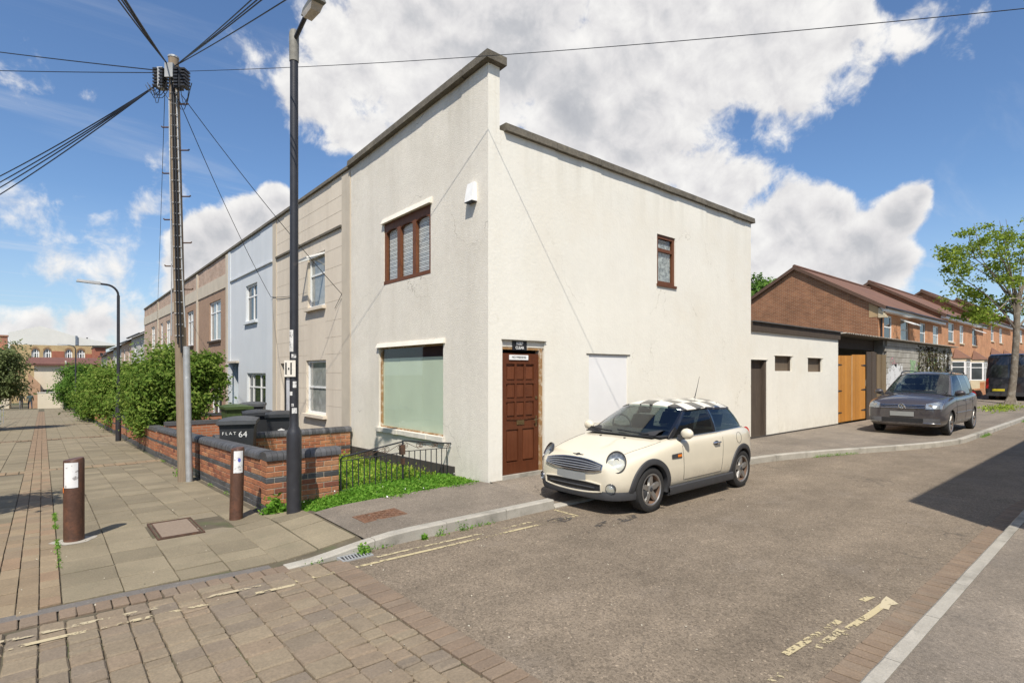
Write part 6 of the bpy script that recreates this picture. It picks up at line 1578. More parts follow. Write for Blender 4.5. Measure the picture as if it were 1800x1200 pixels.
M['amber'] = mk('amber_lens', (.75, .20, .02), .15, .1, 9, coat=1.)
M['redlens'] = mk('red_lens', (.45, .015, .015), .15, .1, 9, coat=1.)
M['plate'] = mk('blank_number_plate', (.27, .275, .265), .45, .06, 6)
M['lens'] = mk_glass('lamp_glass', (.88, .92, .95), .08)
M['reflector'] = mk('lamp_reflector', (.40, .40, .40), .35, .5, 26, metal=.6)

M['lampring'] = mk('lamp_ring', (.10, .10, .105), .25, .1, 9, metal=.6)
M['slat'] = mk('satin_slat', (.46, .46, .455), .42, .08, 9, metal=.7)
def crom(P, n):
    """Catmull-Rom through the points P (list of tuples), n samples per span"""
    P = [np.array(p, float) for p in P]; Q = [2*P[0]-P[1]]+P+[2*P[-1]-P[-2]]; out = []
    for i in range(1, len(Q)-2):
        for k in range(n):
            t = k/n; a, b, c, d = Q[i-1], Q[i], Q[i+1], Q[i+2]
            out.append(.5*((2*b)+(-a+c)*t+(2*a-5*b+4*c-d)*t*t+(-a+3*b-3*c+d)*t**3))
    out.append(P[-1]); return out
def lower_body(name, st, wheels, rw, ywell, mats, parent):
    """closed lofted shell (subdivided), wheel wells cut out; returns object and BVH of the uncut shell"""
    V, F = [], []
    for (x, zb, w, zs, zt) in st:
        half = [(0, zb), (.80*w, zb), (.955*w, zb+.07), (1.0*w, zb+.38*(zs-zb)+.02), (.985*w, zs-.09), (.93*w, zs-.005), (.62*w, zs+(zt-zs)*.72), (0, zt)]
        V += [(x, y, z) for y, z in half]+[(x, -y, z) for y, z in reversed(half[1:-1])]
    n = 14
    for i in range(len(st)-1):
        for k in range(n): a = i*n+k; b = i*n+(k+1) % n; F.append((a, b, b+n, a+n))
    for base, rev in ((0, False), ((len(st)-1)*n, True)):
        R_ = [base+k for k in range(n)]; mir = lambda k: R_[(14-k) % 14]
        F.append((R_[0], R_[1], mir(1))); F.append((R_[7], mir(6), R_[6]))
        for k in range(1, 6): F.append((R_[k], R_[k+1], mir(k+1), mir(k)))
    me = bpy.data.meshes.new(name); me.from_pydata(V, [], F)
    bm = bmesh.new(); bm.from_mesh(me); bmesh.ops.recalc_face_normals(bm, faces=bm.faces); bm.to_mesh(me); bm.free()
    o = bpy.data.objects.new(name, me); COL.objects.link(o)
    sb = o.modifiers.new('s', 'SUBSURF'); sb.levels = 3; sb.render_levels = 3
    dg = bpy.context.evaluated_depsgraph_get(); me2 = bpy.data.meshes.new_from_object(o.evaluated_get(dg))
    bvh = BVHTree.FromPolygons([v.co[:] for v in me2.vertices], [p.vertices[:] for p in me2.polygons])
    o.modifiers.clear(); o.data = me2
    cuts = []
    for wx in wheels:
        for s in (-1, 1):
            c = MB().lathe([(rw, ywell), (rw, 1.3)], 40, lambda a, b, z, s=s, wx=wx: (wx+a, s*z, .305+b)).build('cut', None); cuts.append(c)
            md = o.modifiers.new('b', 'BOOLEAN'); md.operation = 'DIFFERENCE'; md.object = c; md.solver = 'EXACT'
    dg = bpy.context.evaluated_depsgraph_get(); me3 = bpy.data.meshes.new_from_object(o.evaluated_get(dg))
    o.modifiers.clear(); bpy.data.objects.remove(o)
    for c in cuts: bpy.data.objects.remove(c)
    me3.materials.clear()
    for q in mats: me3.materials.append(q)
    for p in me3.polygons:
        c = p.center; idx = 0
        for wx in wheels:
            if math.hypot(c.x-wx, c.z-.305) < rw+.004 and abs(c.y) < 1.2: 
                nr = p.normal
                rad = Vector((c.x-wx, 0, c.z-.305)).normalized()
                if abs(nr.dot(rad)) > .9 or abs(abs(c.y)-ywell) < .01: idx = 1
        p.material_index = idx
    me3.polygons.foreach_set('use_smooth', [True]*len(me3.polygons)); me3.set_sharp_from_angle(angle=R(38))
    ob = bpy.data.objects.new(name, me3); COL.objects.link(ob); ob.parent = parent
    return ob, bvh
def cast(bvh, o, d):
    h = bvh.ray_cast(Vector(o), Vector(d)); return h[0], h[1]
def onx(bvh, y, z, e=.004, s=1):
    p, n = cast(bvh, (4*s, y, z), (-s, 0, 0)); return (p+Vector((s*e, 0, 0))) if p else None
def ony(bvh, x, z, e=.004, s=1):
    p, n = cast(bvh, (x, 3*s, z), (0, -s, 0)); return (p+Vector((0, s*e, 0))) if p else None
def onz(bvh, x, y, e=.004):
    p, n = cast(bvh, (x, y, 4), (0, 0, -1)); return (p+Vector((0, 0, e))) if p else None
def keep(P): return [tuple(p) for p in P if p is not None]
def seam(pts, parent, name='seam', r=.0035, mat=None): 
    pts = keep(pts)
    if len(pts) > 1: return MB().tube(pts, r, 5).build(name, mat or M['black'], parent, True, local=True)
def patch_x(bvh, ys, zfn, e, name, mat, parent, nz=5):
    m = MB(); pts = []
    us = list(ys)
    m.grid(lambda y, t: (onx(bvh, y, zfn(y)[0]*(1-t)+zfn(y)[1]*t, e) or (1.7, y, zfn(y)[0])), us, list(np.linspace(0, 1, nz)))
    return m.build(name, mat, parent, True, local=True)
def patch_y(bvh, xs, zfn, e, s, name, mat, parent, nz=5):
    return MB().grid(lambda x, t: (ony(bvh, x, zfn(x)[0]*(1-t)+zfn(x)[1]*t, e, s) or (x, .8*s, zfn(x)[0])), list(xs), list(np.linspace(0, 1, nz))).build(name, mat, parent, True, local=True)
def glasshouse(parent, belt, roof, zbelt, zroof, panels, bulge=.035, sub=5, nt=6):
    """panes and pillars between a belt loop and a roof loop; panels: (name, i0, i1, material, both_sides)"""
    bl = [(*p, z) for p, z in zip(belt, zbelt)]; rl = [(*p, z) for p, z in zip(roof, zroof)]
    B_ = crom(bl, sub); R__ = crom(rl, sub)
    def pt(i, t, s):
        a, b = B_[i], R__[i]; p = a*(1-t)+b*t; c = np.array([-.35, 0, p[2]]); d = p-c; d[2] = 0; L_ = np.linalg.norm(d) or 1
        p = p+d/L_*bulge*4*t*(1-t)*.5; return (p[0], s*p[1], p[2])
    ts = list(np.linspace(0, 1, nt))
    for name, i0, i1, mat, mode in panels:
        idx = list(range(i0*sub, i1*sub+1))
        if mode == 'centre':                     # spans the centre line
            full = [(i, -1) for i in reversed(idx)]+[(i, 1) for i in idx if i != 0] if i0 == 0 else [(i, 1) for i in idx]+[(i, -1) for i in reversed(idx) if i != (len(B_)-1)]
            m = MB(); m.grid(lambda k, t: pt(full[int(k)][0], t, full[int(k)][1]), range(len(full)), ts); m.build(name, mat, parent, True, local=True)
        else:
            for s in (1, -1): MB().grid(lambda k, t: pt(int(k), t, s), idx, ts).build(name, mat, parent, True, local=True)
    return B_, R__
def roof_cap(parent, RL, spine, crown, over, mat, name='roof', lip=.03):
    m = MB(); full = [np.array(p) for p in RL]+[np.array([p[0], -p[1], p[2]]) for p in reversed(RL[1:-1])]; n = len(full)
    rows = []
    ts = [-.02, 0, .06, .14, .28, .5, .75, 1.0]
    for p in full:
        sx = min(max(p[0], spine[0]), spine[1]); c = np.array([sx, 0, spine[2]]); d = p-np.array([sx, 0, p[2]]); L_ = np.linalg.norm(d) or 1; e = p+d/L_*over
        r_ = []
        for t in ts:
            if t < 0: q = e.copy(); q[2] -= lip
            else: q = e*(1-t)+c*t; q[2] = e[2]+(spine[2]-e[2])*(1-(1-t)**2.2)
            r_.append(tuple(q))
        rows.append(r_)
    i0 = len(m.v)
    for r_ in rows: m.v += r_
    k = len(ts)
    for i in range(n):
        j = (i+1) % n
        for q in range(k-1): m.f.append((i0+i*k+q, i0+j*k+q, i0+j*k+q+1, i0+i*k+q+1))
    me = m.mesh(name, True, 45); bm = bmesh.new(); bm.from_mesh(me); bmesh.ops.remove_doubles(bm, verts=bm.verts, dist=.0008); bm.to_mesh(me); bm.free()
    me.polygons.foreach_set('use_smooth', [True]*len(me.polygons)); me.set_sharp_from_angle(angle=R(50))
    return obj(name, me, mat, parent, True)
def make_wheel(parent, x, y, r, w, rimr, spokes, s, style=0, zc=None):
    zc = zc if zc is not None else r; f = lambda a, b, z: (x+a, y+s*z, zc+b)
    h = w/2
    ty = MB().lathe([(rimr, -h*.9), (r*.86, -h), (r*.97, -h*.82), (r, -h*.5), (r, h*.5), (r*.97, h*.82), (r*.86, h), (rimr+.012, h*.96), (rimr, h*.86)], 40, f, True).build('wheel', M['tyre'], parent, True, local=True)
    MB().lathe([(rimr+.004, h*.90), (rimr-.012, h*.88), (rimr-.018, h*.60), (rimr-.03, h*.1), (rimr-.04, -h*.3), (.0, -h*.3)], 36, f, caps=False).build('rim_barrel', M['rustdisc'], ty, True, local=True)
    MB().lathe([(rimr+.008, h*.80), (rimr+.010, h*.93), (rimr-.006, h*.96), (rimr-.016, h*.86)], 40, f, True).build('rim', M['alloy'], ty, True, local=True)
    m = MB(); m.lathe([(.060, h*.35), (.062, h*.70), (.045, h*.80), (.0, h*.82)], 20, f)
    for k in range(spokes):
        a = 2*math.pi*k/spokes+.31; ca, sa_ = math.cos(a), math.sin(a)
        g = lambda rr_, tt, z: f(rr_*ca-tt*sa_, rr_*sa_+tt*ca, z)
        w0, w1, w2 = (.036, .020, .034) if style == 0 else (.030, .026, .030)
        P8 = []
        for ra, wa, zz in ((.045, w0, h*.74), ((.045+rimr)*.5, w1, h*.86)): pass
        secs = [(.045, w0, h*.72), (.5*rimr, w1 if style else .044, h*.84), (rimr*.80, w2, h*.86), (rimr-.008, w2*.9, h*.80)]
        for (ra, wa, za), (rb, wb, zb_) in zip(secs[:-1], secs[1:]):
            m.hexa([g(ra, -wa, za-.03), g(rb, -wb, zb_-.03), g(ra, wa, za-.03), g(rb, wb, zb_-.03), g(ra, -wa*.75, za), g(rb, -wb*.75, zb_), g(ra, wa*.75, za), g(rb, wb*.75, zb_)])
    m.build('spokes', M['alloy'], ty, True, local=True)
    MB().lathe([(.030, h*.82), (.030, h*.86), (.0, h*.865)], 14, f).build('hub_cap', M['plastic'], ty, True, local=True)
    return ty
def lamp_disc(parent, c, nrm, ax, ry, rz, name, ring=.02, amber=True):
    """round lamp: dished reflector, ring and domed glass, axis along nrm"""
    nrm = Vector(nrm).normalized(); up = Vector((0, 0, 1)); t = up.cross(nrm).normalized(); u = nrm.cross(t); c = Vector(c)
    f = lambda a, b, z: tuple(c+t*a*ry+u*b*rz+nrm*z)
    L_ = MB().lathe([(1, -.03), (1.10, -.02), (1.12, .012), (1.05, .022), (.98, .010), (.97, -.03)], 32, f, True).build(name, M['lampring'], parent, True, local=True)
    MB().lathe([(.98, .004), (.8, -.02), (.5, -.04), (.2, -.05), (.0, -.05)], 28, f, caps=False).build('reflector', M['reflector'], L_, True, local=True)
    MB().lathe([(.30, .0), (.30, -.035), (.0, -.04)], 16, lambda a, b, z: f(a, b+.12, z+.006), caps=False).build('projector', M['blackgloss'] if not amber else M['chrome'], L_, True, local=True)
    if amber: MB().lathe([(.20, .006), (.17, -.02), (.0, -.025)], 14, lambda a, b, z: f(a*1.1-.15, b*1.3-.58, z+.004), caps=False).build('indicator', M['amber'], L_, True, local=True)
    MB().lathe([(.99, .006), (.85, .022), (.55, .038), (.25, .045), (.0, .047)], 28, f, caps=False).build('lens', M['lens'], L_, True, local=True)
    return L_
def seats(parent, x0, zf, wid, n=2):
    for r_ in range(n):
        for s in (-1, 1):
            x = x0-r_*.85; m = MB()
            m.hexa([(x-.15, s*wid-.20, zf-.3), (x+.05, s*wid-.2, zf-.3), (x-.15, s*wid+.2, zf-.3), (x+.05, s*wid+.2, zf-.3), (x-.34, s*wid-.17, zf+.18), (x-.22, s*wid-.17, zf+.18), (x-.34, s*wid+.17, zf+.18), (x-.22, s*wid+.17, zf+.18)])
            m.lathe([(.0, -.09), (.10, -.085), (.13, -.03), (.13, .04), (.09, .085), (.0, .09)], 12, lambda a, b, z: (x-.30+a*.42, s*wid+b, zf+.29+z))
            m.build('seat', M['seat'], parent, True, local=True)
def steering(parent, x, y, z):
    P_ = [(x+.06*math.sin(a)*.6, y+.18*math.cos(a), z+.17*math.sin(a)) for a in np.linspace(0, 2*math.pi, 22)]
    MB().tube(P_, .014, 6, False).tube([(x, y-.16, z), (x+.02, y, z-.02), (x, y+.16, z)], .02, 6).build('steering_wheel', M['seat'], parent, True, local=True)
def mirror_(parent, p, s, cap, sx=.065, sy=.095, sz=.078):
    p = Vector(p); m = MB().lathe([(.0, -1), (.5, -.87), (.87, -.5), (1, 0), (.87, .5), (.5, .87), (0, 1)], 16, lambda a, b, z: (p.x+a*sx, p.y+s*.10+z*sy, p.z+.05+b*sz)); o = m.build('mirror', cap, parent, True, local=True)
    MB().hexa([(p.x-.04, p.y-.02*s, p.z-.05), (p.x+.05, p.y-.02*s, p.z-.05), (p.x-.03, p.y+.10*s, p.z-.02), (p.x+.04, p.y+.10*s, p.z-.02), (p.x-.04, p.y-.02*s, p.z+.03), (p.x+.05, p.y-.02*s, p.z+.03), (p.x-.03, p.y+.10*s, p.z+.02), (p.x+.04, p.y+.10*s, p.z+.02)]).build('mirror_arm', M['plastic'], o, local=True)
    MB().lathe([(0, 0), (.95, .0)], 16, lambda a, b, z: (p.x-sx*.55, p.y+s*.10+a*sy*.85, p.z+.05+b*sz*.8)).build('mirror_glass', M['chrome'], o, local=True)
    return o

# ---- small cream hatchback with chequered roof
def hatchback():
    t = thing('parked_car', 'cream small hatchback with black-and-white chequered roof parked at the kerb', 'car', (2.10, -1.56, 0.002), math.pi+R(.3))
    M['cream_paint'] = mk_paint('cream_car_paint', (.665, .60, .465), dirt=.55)
    st = [(1.885, .27, .50, .575, .62), (1.845, .225, .63, .645, .69), (1.72, .205, .755, .708, .768), (1.50, .195, .825, .765, .826), (1.22, .185, .852, .818, .880), (.86, .18, .860, .885, .965), (.58, .18, .862, .915, .965), (.0, .18, .862, .935, .945), (-.7, .18, .862, .955, .965), (-1.20, .185, .855, .968, .985), (-1.52, .20, .82, .965, .995), (-1.74, .23, .745, .915, .945), (-1.845, .27, .66, .82, .85), (-1.89, .33, .56, .70, .72)]
    WXF, WXR, RW = 1.22, -1.247, .338
    body, bv = lower_body('body', st, (WXF, WXR), RW, .56, (M['cream_paint'], M['black']), t)
    for wx in (WXF, WXR):
        for s in (-1, 1): make_wheel(t, wx, s*.735, .302, .185, .205, 5, s)
    # arch cladding and sills
    for wx in (WXF, WXR):
        for s in (-1, 1):
            m = MB(); sec = []
            for a in np.linspace(R(-14), R(194), 33):
                row = []
                for rr_, e in ((RW-.012, -.05), (RW-.010, .012), (RW+.012, .022), (RW+.062, .018), (RW+.070, .002)):
                    x, z = wx+rr_*math.cos(a), .305+rr_*math.sin(a); z = max(z, .215)
                    p = ony(bv, x, max(z, .27), 0, s); y = abs(p.y) if p else .80
                    row.append((x, s*(max(y, .72)+e), z))
                sec.append(row)
            i0 = len(m.v)
            for r_ in sec: m.v += r_
            for i in range(len(sec)-1):
                for q in range(4): a0 = i0+i*5+q; m.f.append((a0, a0+1, a0+6, a0+5))
            m.build('arch_trim', M['plastic'], t, True, local=True)
    for s in (-1, 1):
        m = MB(); xs = np.linspace(WXR+RW+.02, WXF-RW-.02, 12)
        m.grid(lambda x, q: (x, s*(.80+(-.12, .055, .066, .064, .045)[int(q)]), (.175, .18, .21, .285, .30)[int(q)]), xs, [0, 1, 2, 3, 4]); m.build('sill_trim', M['plastic'], t, True, local=True)
    m = MB(); angs = np.linspace(R(-66), R(66), 33)              # dark lip round the bottom of the front bumper
    def fl(a, q):
        z = (.315, .265, .205)[int(q)]; dv = Vector((math.cos(a), math.sin(a), 0)); p, n = cast(bv, Vector((.95, 0, max(z, .30)))+dv*3, -dv)
        p = p or Vector((1.6, 0, z)); e = (.004, .022, .002)[int(q)]; return (p.x+dv.x*e, p.y+dv.y*e, z)
    m.grid(fl, angs, [0, 1, 2]); m.build('front_lip', M['plastic'], t, True, local=True)
    # grille with bright slats, lower intake, fog lamps, blank plate
    gw = .50
    zup = lambda y: .705-.055*(abs(y)/gw)**2.4; zlo = lambda y: .545+.040*(abs(y)/gw)**3
    ys = np.linspace(-gw, gw, 25)
    gr = patch_x(bv, ys, lambda y: (zlo(y), zup(y)), .006, 'grille', M['black'], t)
    loop = [onx(bv, y, zup(y), .012) for y in ys]+[onx(bv, y, zlo(y), .012) for y in ys[::-1]]; loop.append(loop[0])
    MB().tube(keep(loop), .010, 8, False).build('surround', M['chrome'], gr, True, local=True)
    for k in range(1, 5):
        yy = np.linspace(-gw*(.97), gw*.97, 19); seam([onx(bv, y, zlo(y)+(zup(y)-zlo(y))*k/5, .010) for y in yy], gr, 'slat', .0075, M['slat'])
    iu = lambda y: .425-.02*(abs(y)/.5)**3; il = lambda y: .275+.035*(abs(y)/.5)**2.5
    ys2 = np.linspace(-.50, .50, 21); it = patch_x(bv, ys2, lambda y: (il(y), iu(y)), .008, 'lower_intake', M['black'], t)
    loop = [onx(bv, y, iu(y), .012) for y in ys2]+[onx(bv, y, il(y), .012) for y in ys2[::-1]]; loop.append(loop[0])
    MB().tube(keep(loop), .013, 8, False).build('surround', M['cream_paint'], it, True, local=True)
    seam([onx(bv, y, .35, .014) for y in ys2[2:-2]], it, 'slat', .012, M['plastic'])
    p0 = onx(bv, 0, .48, .02)
    MB().grid(lambda y, z: (p0.x+.006-.10*y*y, y, z), np.linspace(-.26, .26, 9), [.415, .525]).build('number_plate', M['plate'], t, True, local=True)
    for s in (-1, 1):
        p, n = cast(bv, (4, s*.615, .36), (-1, 0, 0))
        if p: lamp_disc(t, p-Vector((.012, 0, 0)), n+Vector((.5, 0, 0)), None, .062, .062, 'fog_lamp', amber=False)
        p, n = cast(bv, (4, s*.625, .690), (-1, 0, 0))
        lamp_disc(t, p-Vector((.02, 0, .0)), Vector((.80, s*.42, .43)), None, .118, .138, 'headlight')
    # seams: bonnet, doors, hatch ; badges
    for s in (-1, 1):
        seam([onz(bv, x, s*(.60+.10*sstep(1.7, .9, x)), .001) for x in np.linspace(1.66, .84, 12)], body, 'seam', .003)
        seam([ony(bv, .50-.02*math.cos(z*3), z, .001, s) for z in np.linspace(.34, .88, 10)], body); seam([ony(bv, -.55-.10*(z-.3), z, .001, s) for z in np.linspace(.34, .92, 10)], body, r=.003)
        seam([ony(bv, x, .345, .001, s) for x in np.linspace(-.55, .47, 8)], body, r=.003)
        p = ony(bv, -.40, .80, 0, s); hd = MB().tube([(p.x-.10, p.y+s*.006, p.z-.002), (p.x-.07, p.y+s*.034, p.z), (p.x+.07, p.y+s*.034, p.z), (p.x+.10, p.y+s*.006, p.z-.002)], [.010, .014, .014, .010], 8).build('door_handle', M['chrome'], t, True, local=True)
        MB().lathe([(.055, 0), (.045, .004), (0, .005)], 16, lambda a, b, z: (p.x+a*1.3, p.y+s*(z+.001), p.z-.008+b*.6)).build('recess', M['plastic'], hd, True, local=True)
        sc = patch_y(bv, np.linspace(.56, .80, 6), lambda x: (.665+.02*(x-.56), .735-.03*(x-.56)), .010, s, 'side_repeater', M['plastic'], t)
        patch_y(bv, np.linspace(.575, .67, 4), lambda x: (.682, .718), .016, s, 'amber_lens', M['amber'], sc)
        mirror_(t, (.50, s*.80, .945), s, M['cream_paint'])
        if s == 1:
            p = ony(bv, -1.12, .80, .002, s); seam([ony(bv, -1.12+.085*math.cos(a), .815+.085*math.sin(a), .0015, s) for a in np.linspace(0, 6.283, 24)], body, 'fuel_flap', .003)
        p, n = cast(bv, (-4, s*.60, .80), (1, 0, 0))
        if p: MB().lathe([(1, 0), (.8, .02), (0, .025)], 16, lambda a, b, z: (p.x-z, p.y+a*.07, p.z+b*.13)).build('tail_lamp', M['redlens'], t, True, local=True)
        q = onz(bv, 1.02, s*.22, .0); MB().box(q.x-.015, q.x+.015, q.y-.012, q.y+.012, q.z, q.z+.012).build('washer_jet', M['plastic'], t, local=True)
    p = onx(bv, 0, .725, .004); q = onz(bv, 1.76, 0, .003) or p
    em = MB().lathe([(.032, 0), (.028, .008), (0, .010)], 16, lambda a, b, z: (q.x+b*.8, a, q.z+z+b*-.3)).build('badge', M['plastic'], t, True, local=True)
    for s in (-1, 1): MB().hexa([(q.x-.012, s*.03, q.z), (q.x+.016, s*.03, q.z-.004), (q.x-.008, s*.095, q.z-.004), (q.x+.004, s*.095, q.z-.006), (q.x-.012, s*.03, q.z+.006), (q.x+.016, s*.03, q.z+.003), (q.x-.008, s*.095, q.z+.002), (q.x+.004, s*.095, q.z)]).build('badge_wing', M['plastic'], em, local=True)
    # glasshouse
    belt = [(.90, 0), (.86, .36), (.68, .665), (.58, .725), (-.44, .765), (-.53, .765), (-1.32, .725), (-1.53, .615), (-1.61, .33), (-1.63, 0)]
    zb = [.955, .95, .925, .92, .94, .94, .96, .965, .97, .97]
    roof = [(.20, 0), (.165, .30), (.05, .53), (-.03, .555), (-.50, .585), (-.59, .585), (-1.20, .555), (-1.34, .49), (-1.395, .25), (-1.405, 0)]
    zr = [1.365, 1.352, 1.305, 1.298, 1.312, 1.312, 1.288, 1.275, 1.29, 1.292]
    B_, R__ = glasshouse(t, belt, roof, zb, zr, [('windscreen', 0, 2, M['autoglass'], 'centre'), ('pillar', 2, 3, M['blackgloss'], 's'), ('side_window', 3, 4, M['autoglass_d'], 's'), ('pillar', 4, 5, M['blackgloss'], 's'), ('side_window', 5, 6, M['autoglass_d'], 's'), ('pillar', 6, 7, M['blackgloss'], 's'), ('rear_window', 7, 9, M['autoglass_d'], 'centre')], .05)
    # roof with printed chequers
    ck = bpy.data.materials.new('chequered_roof'); ck.use_nodes = True; S = NT(ck.node_tree); b = ck.node_tree.nodes['Principled BSDF']
    tc = S.n('ShaderNodeTexCoord'); mp = S.n('ShaderNodeMapping'); S.l(tc.outputs['Object'], mp.inputs[0]); mp.inputs['Location'].default_value = (.02, .105, .5); mp.inputs['Scale'].default_value = (1, 1, 0)
    cx = S.n('ShaderNodeTexChecker'); S.l(mp.outputs[0], cx.inputs[0]); cx.inputs['Scale'].default_value = 1/.235; cx.inputs[1].default_value = (.78, .74, .64, 1); cx.inputs[2].default_value = (.012, .012, .014, 1)
    S.l(cx.outputs[0], b.inputs['Base Color']); b.inputs['Roughness'].default_value = .3; b.inputs['Coat Weight'].default_value = .8; b.inputs['Coat Roughness'].default_value = .05
    rf = roof_cap(t, R__, (-1.1, -.15, 1.425), .05, .022, ck, 'roof', .035)
    seamp = [tuple(np.array(p)+np.array([0, 0, -.02])) for p in R__]
    for s in (-1, 1):
        MB().tube([(p[0]*1.0, s*(p[1]+.018), p[2]-.020) for p in R__[8:37]], .012, 6).build('roof_trim', M['blackgloss'], rf, True, local=True)
        MB().tube([(p[0], s*(p[1]+.012), p[2]) for p in B_[14:34]], .009, 6).build('belt_trim', M['chrome'], t, True, local=True)
    MB().tube([(-1.20, 0, 1.40), (-1.21, 0, 1.42)], [.04, .02], 8).tube([(-1.21, 0, 1.42), (-1.30, 0, 1.62), (-1.36, 0, 1.78)], [.008, .005, .003], 6).build('aerial', M['black'], t, True, local=True)
    for y0, y1 in ((.50, -.02), (-.12, -.60)):
        w = []
        for k in range(6):
            y = y0+(y1-y0)*k/5; w.append((.865-.20*abs(y)**1.8+.025+.02*math.sin(k), y, .985+.012*k*.4))
        MB().tube(w, .011, 6).build('wiper', M['black'], t, True, local=True)
    MB().grid(lambda x, y: (x-.22*abs(y)**2, y, .962-.02*abs(y)), [.80, .97], np.linspace(-.60, .60, 11)).build('scuttle', M['plastic'], t, True, local=True)
    MB().grid(lambda x, y: (x, y, .955+.07*math.sin(math.pi*min(1, max(0, (.86-x)/.5)))), np.linspace(.84, .30, 6), [-.6, -.2, .2, .6]).build('dashboard', M['seat'], t, True, local=True)
    MB().box(-1.5, .82, -.68, .68, .94, .958).build('cabin_floor', M['seat'], t, local=True)
    seats(t, .02, .98, .36); steering(t, .33, -.36, 1.02)
    q = [tuple(p) for p in (Vector((.24, .0, 1.33)),)]; MB().lathe([(.0, -.03), (.9, -.02), (1, 0), (.9, .02), (0, .03)], 14, lambda a, b, z: (.26+z*.5, a*.10, 1.30+b*.035)).build('rear_view_mirror', M['black'], t, True, local=True)
    return t
hatchback()

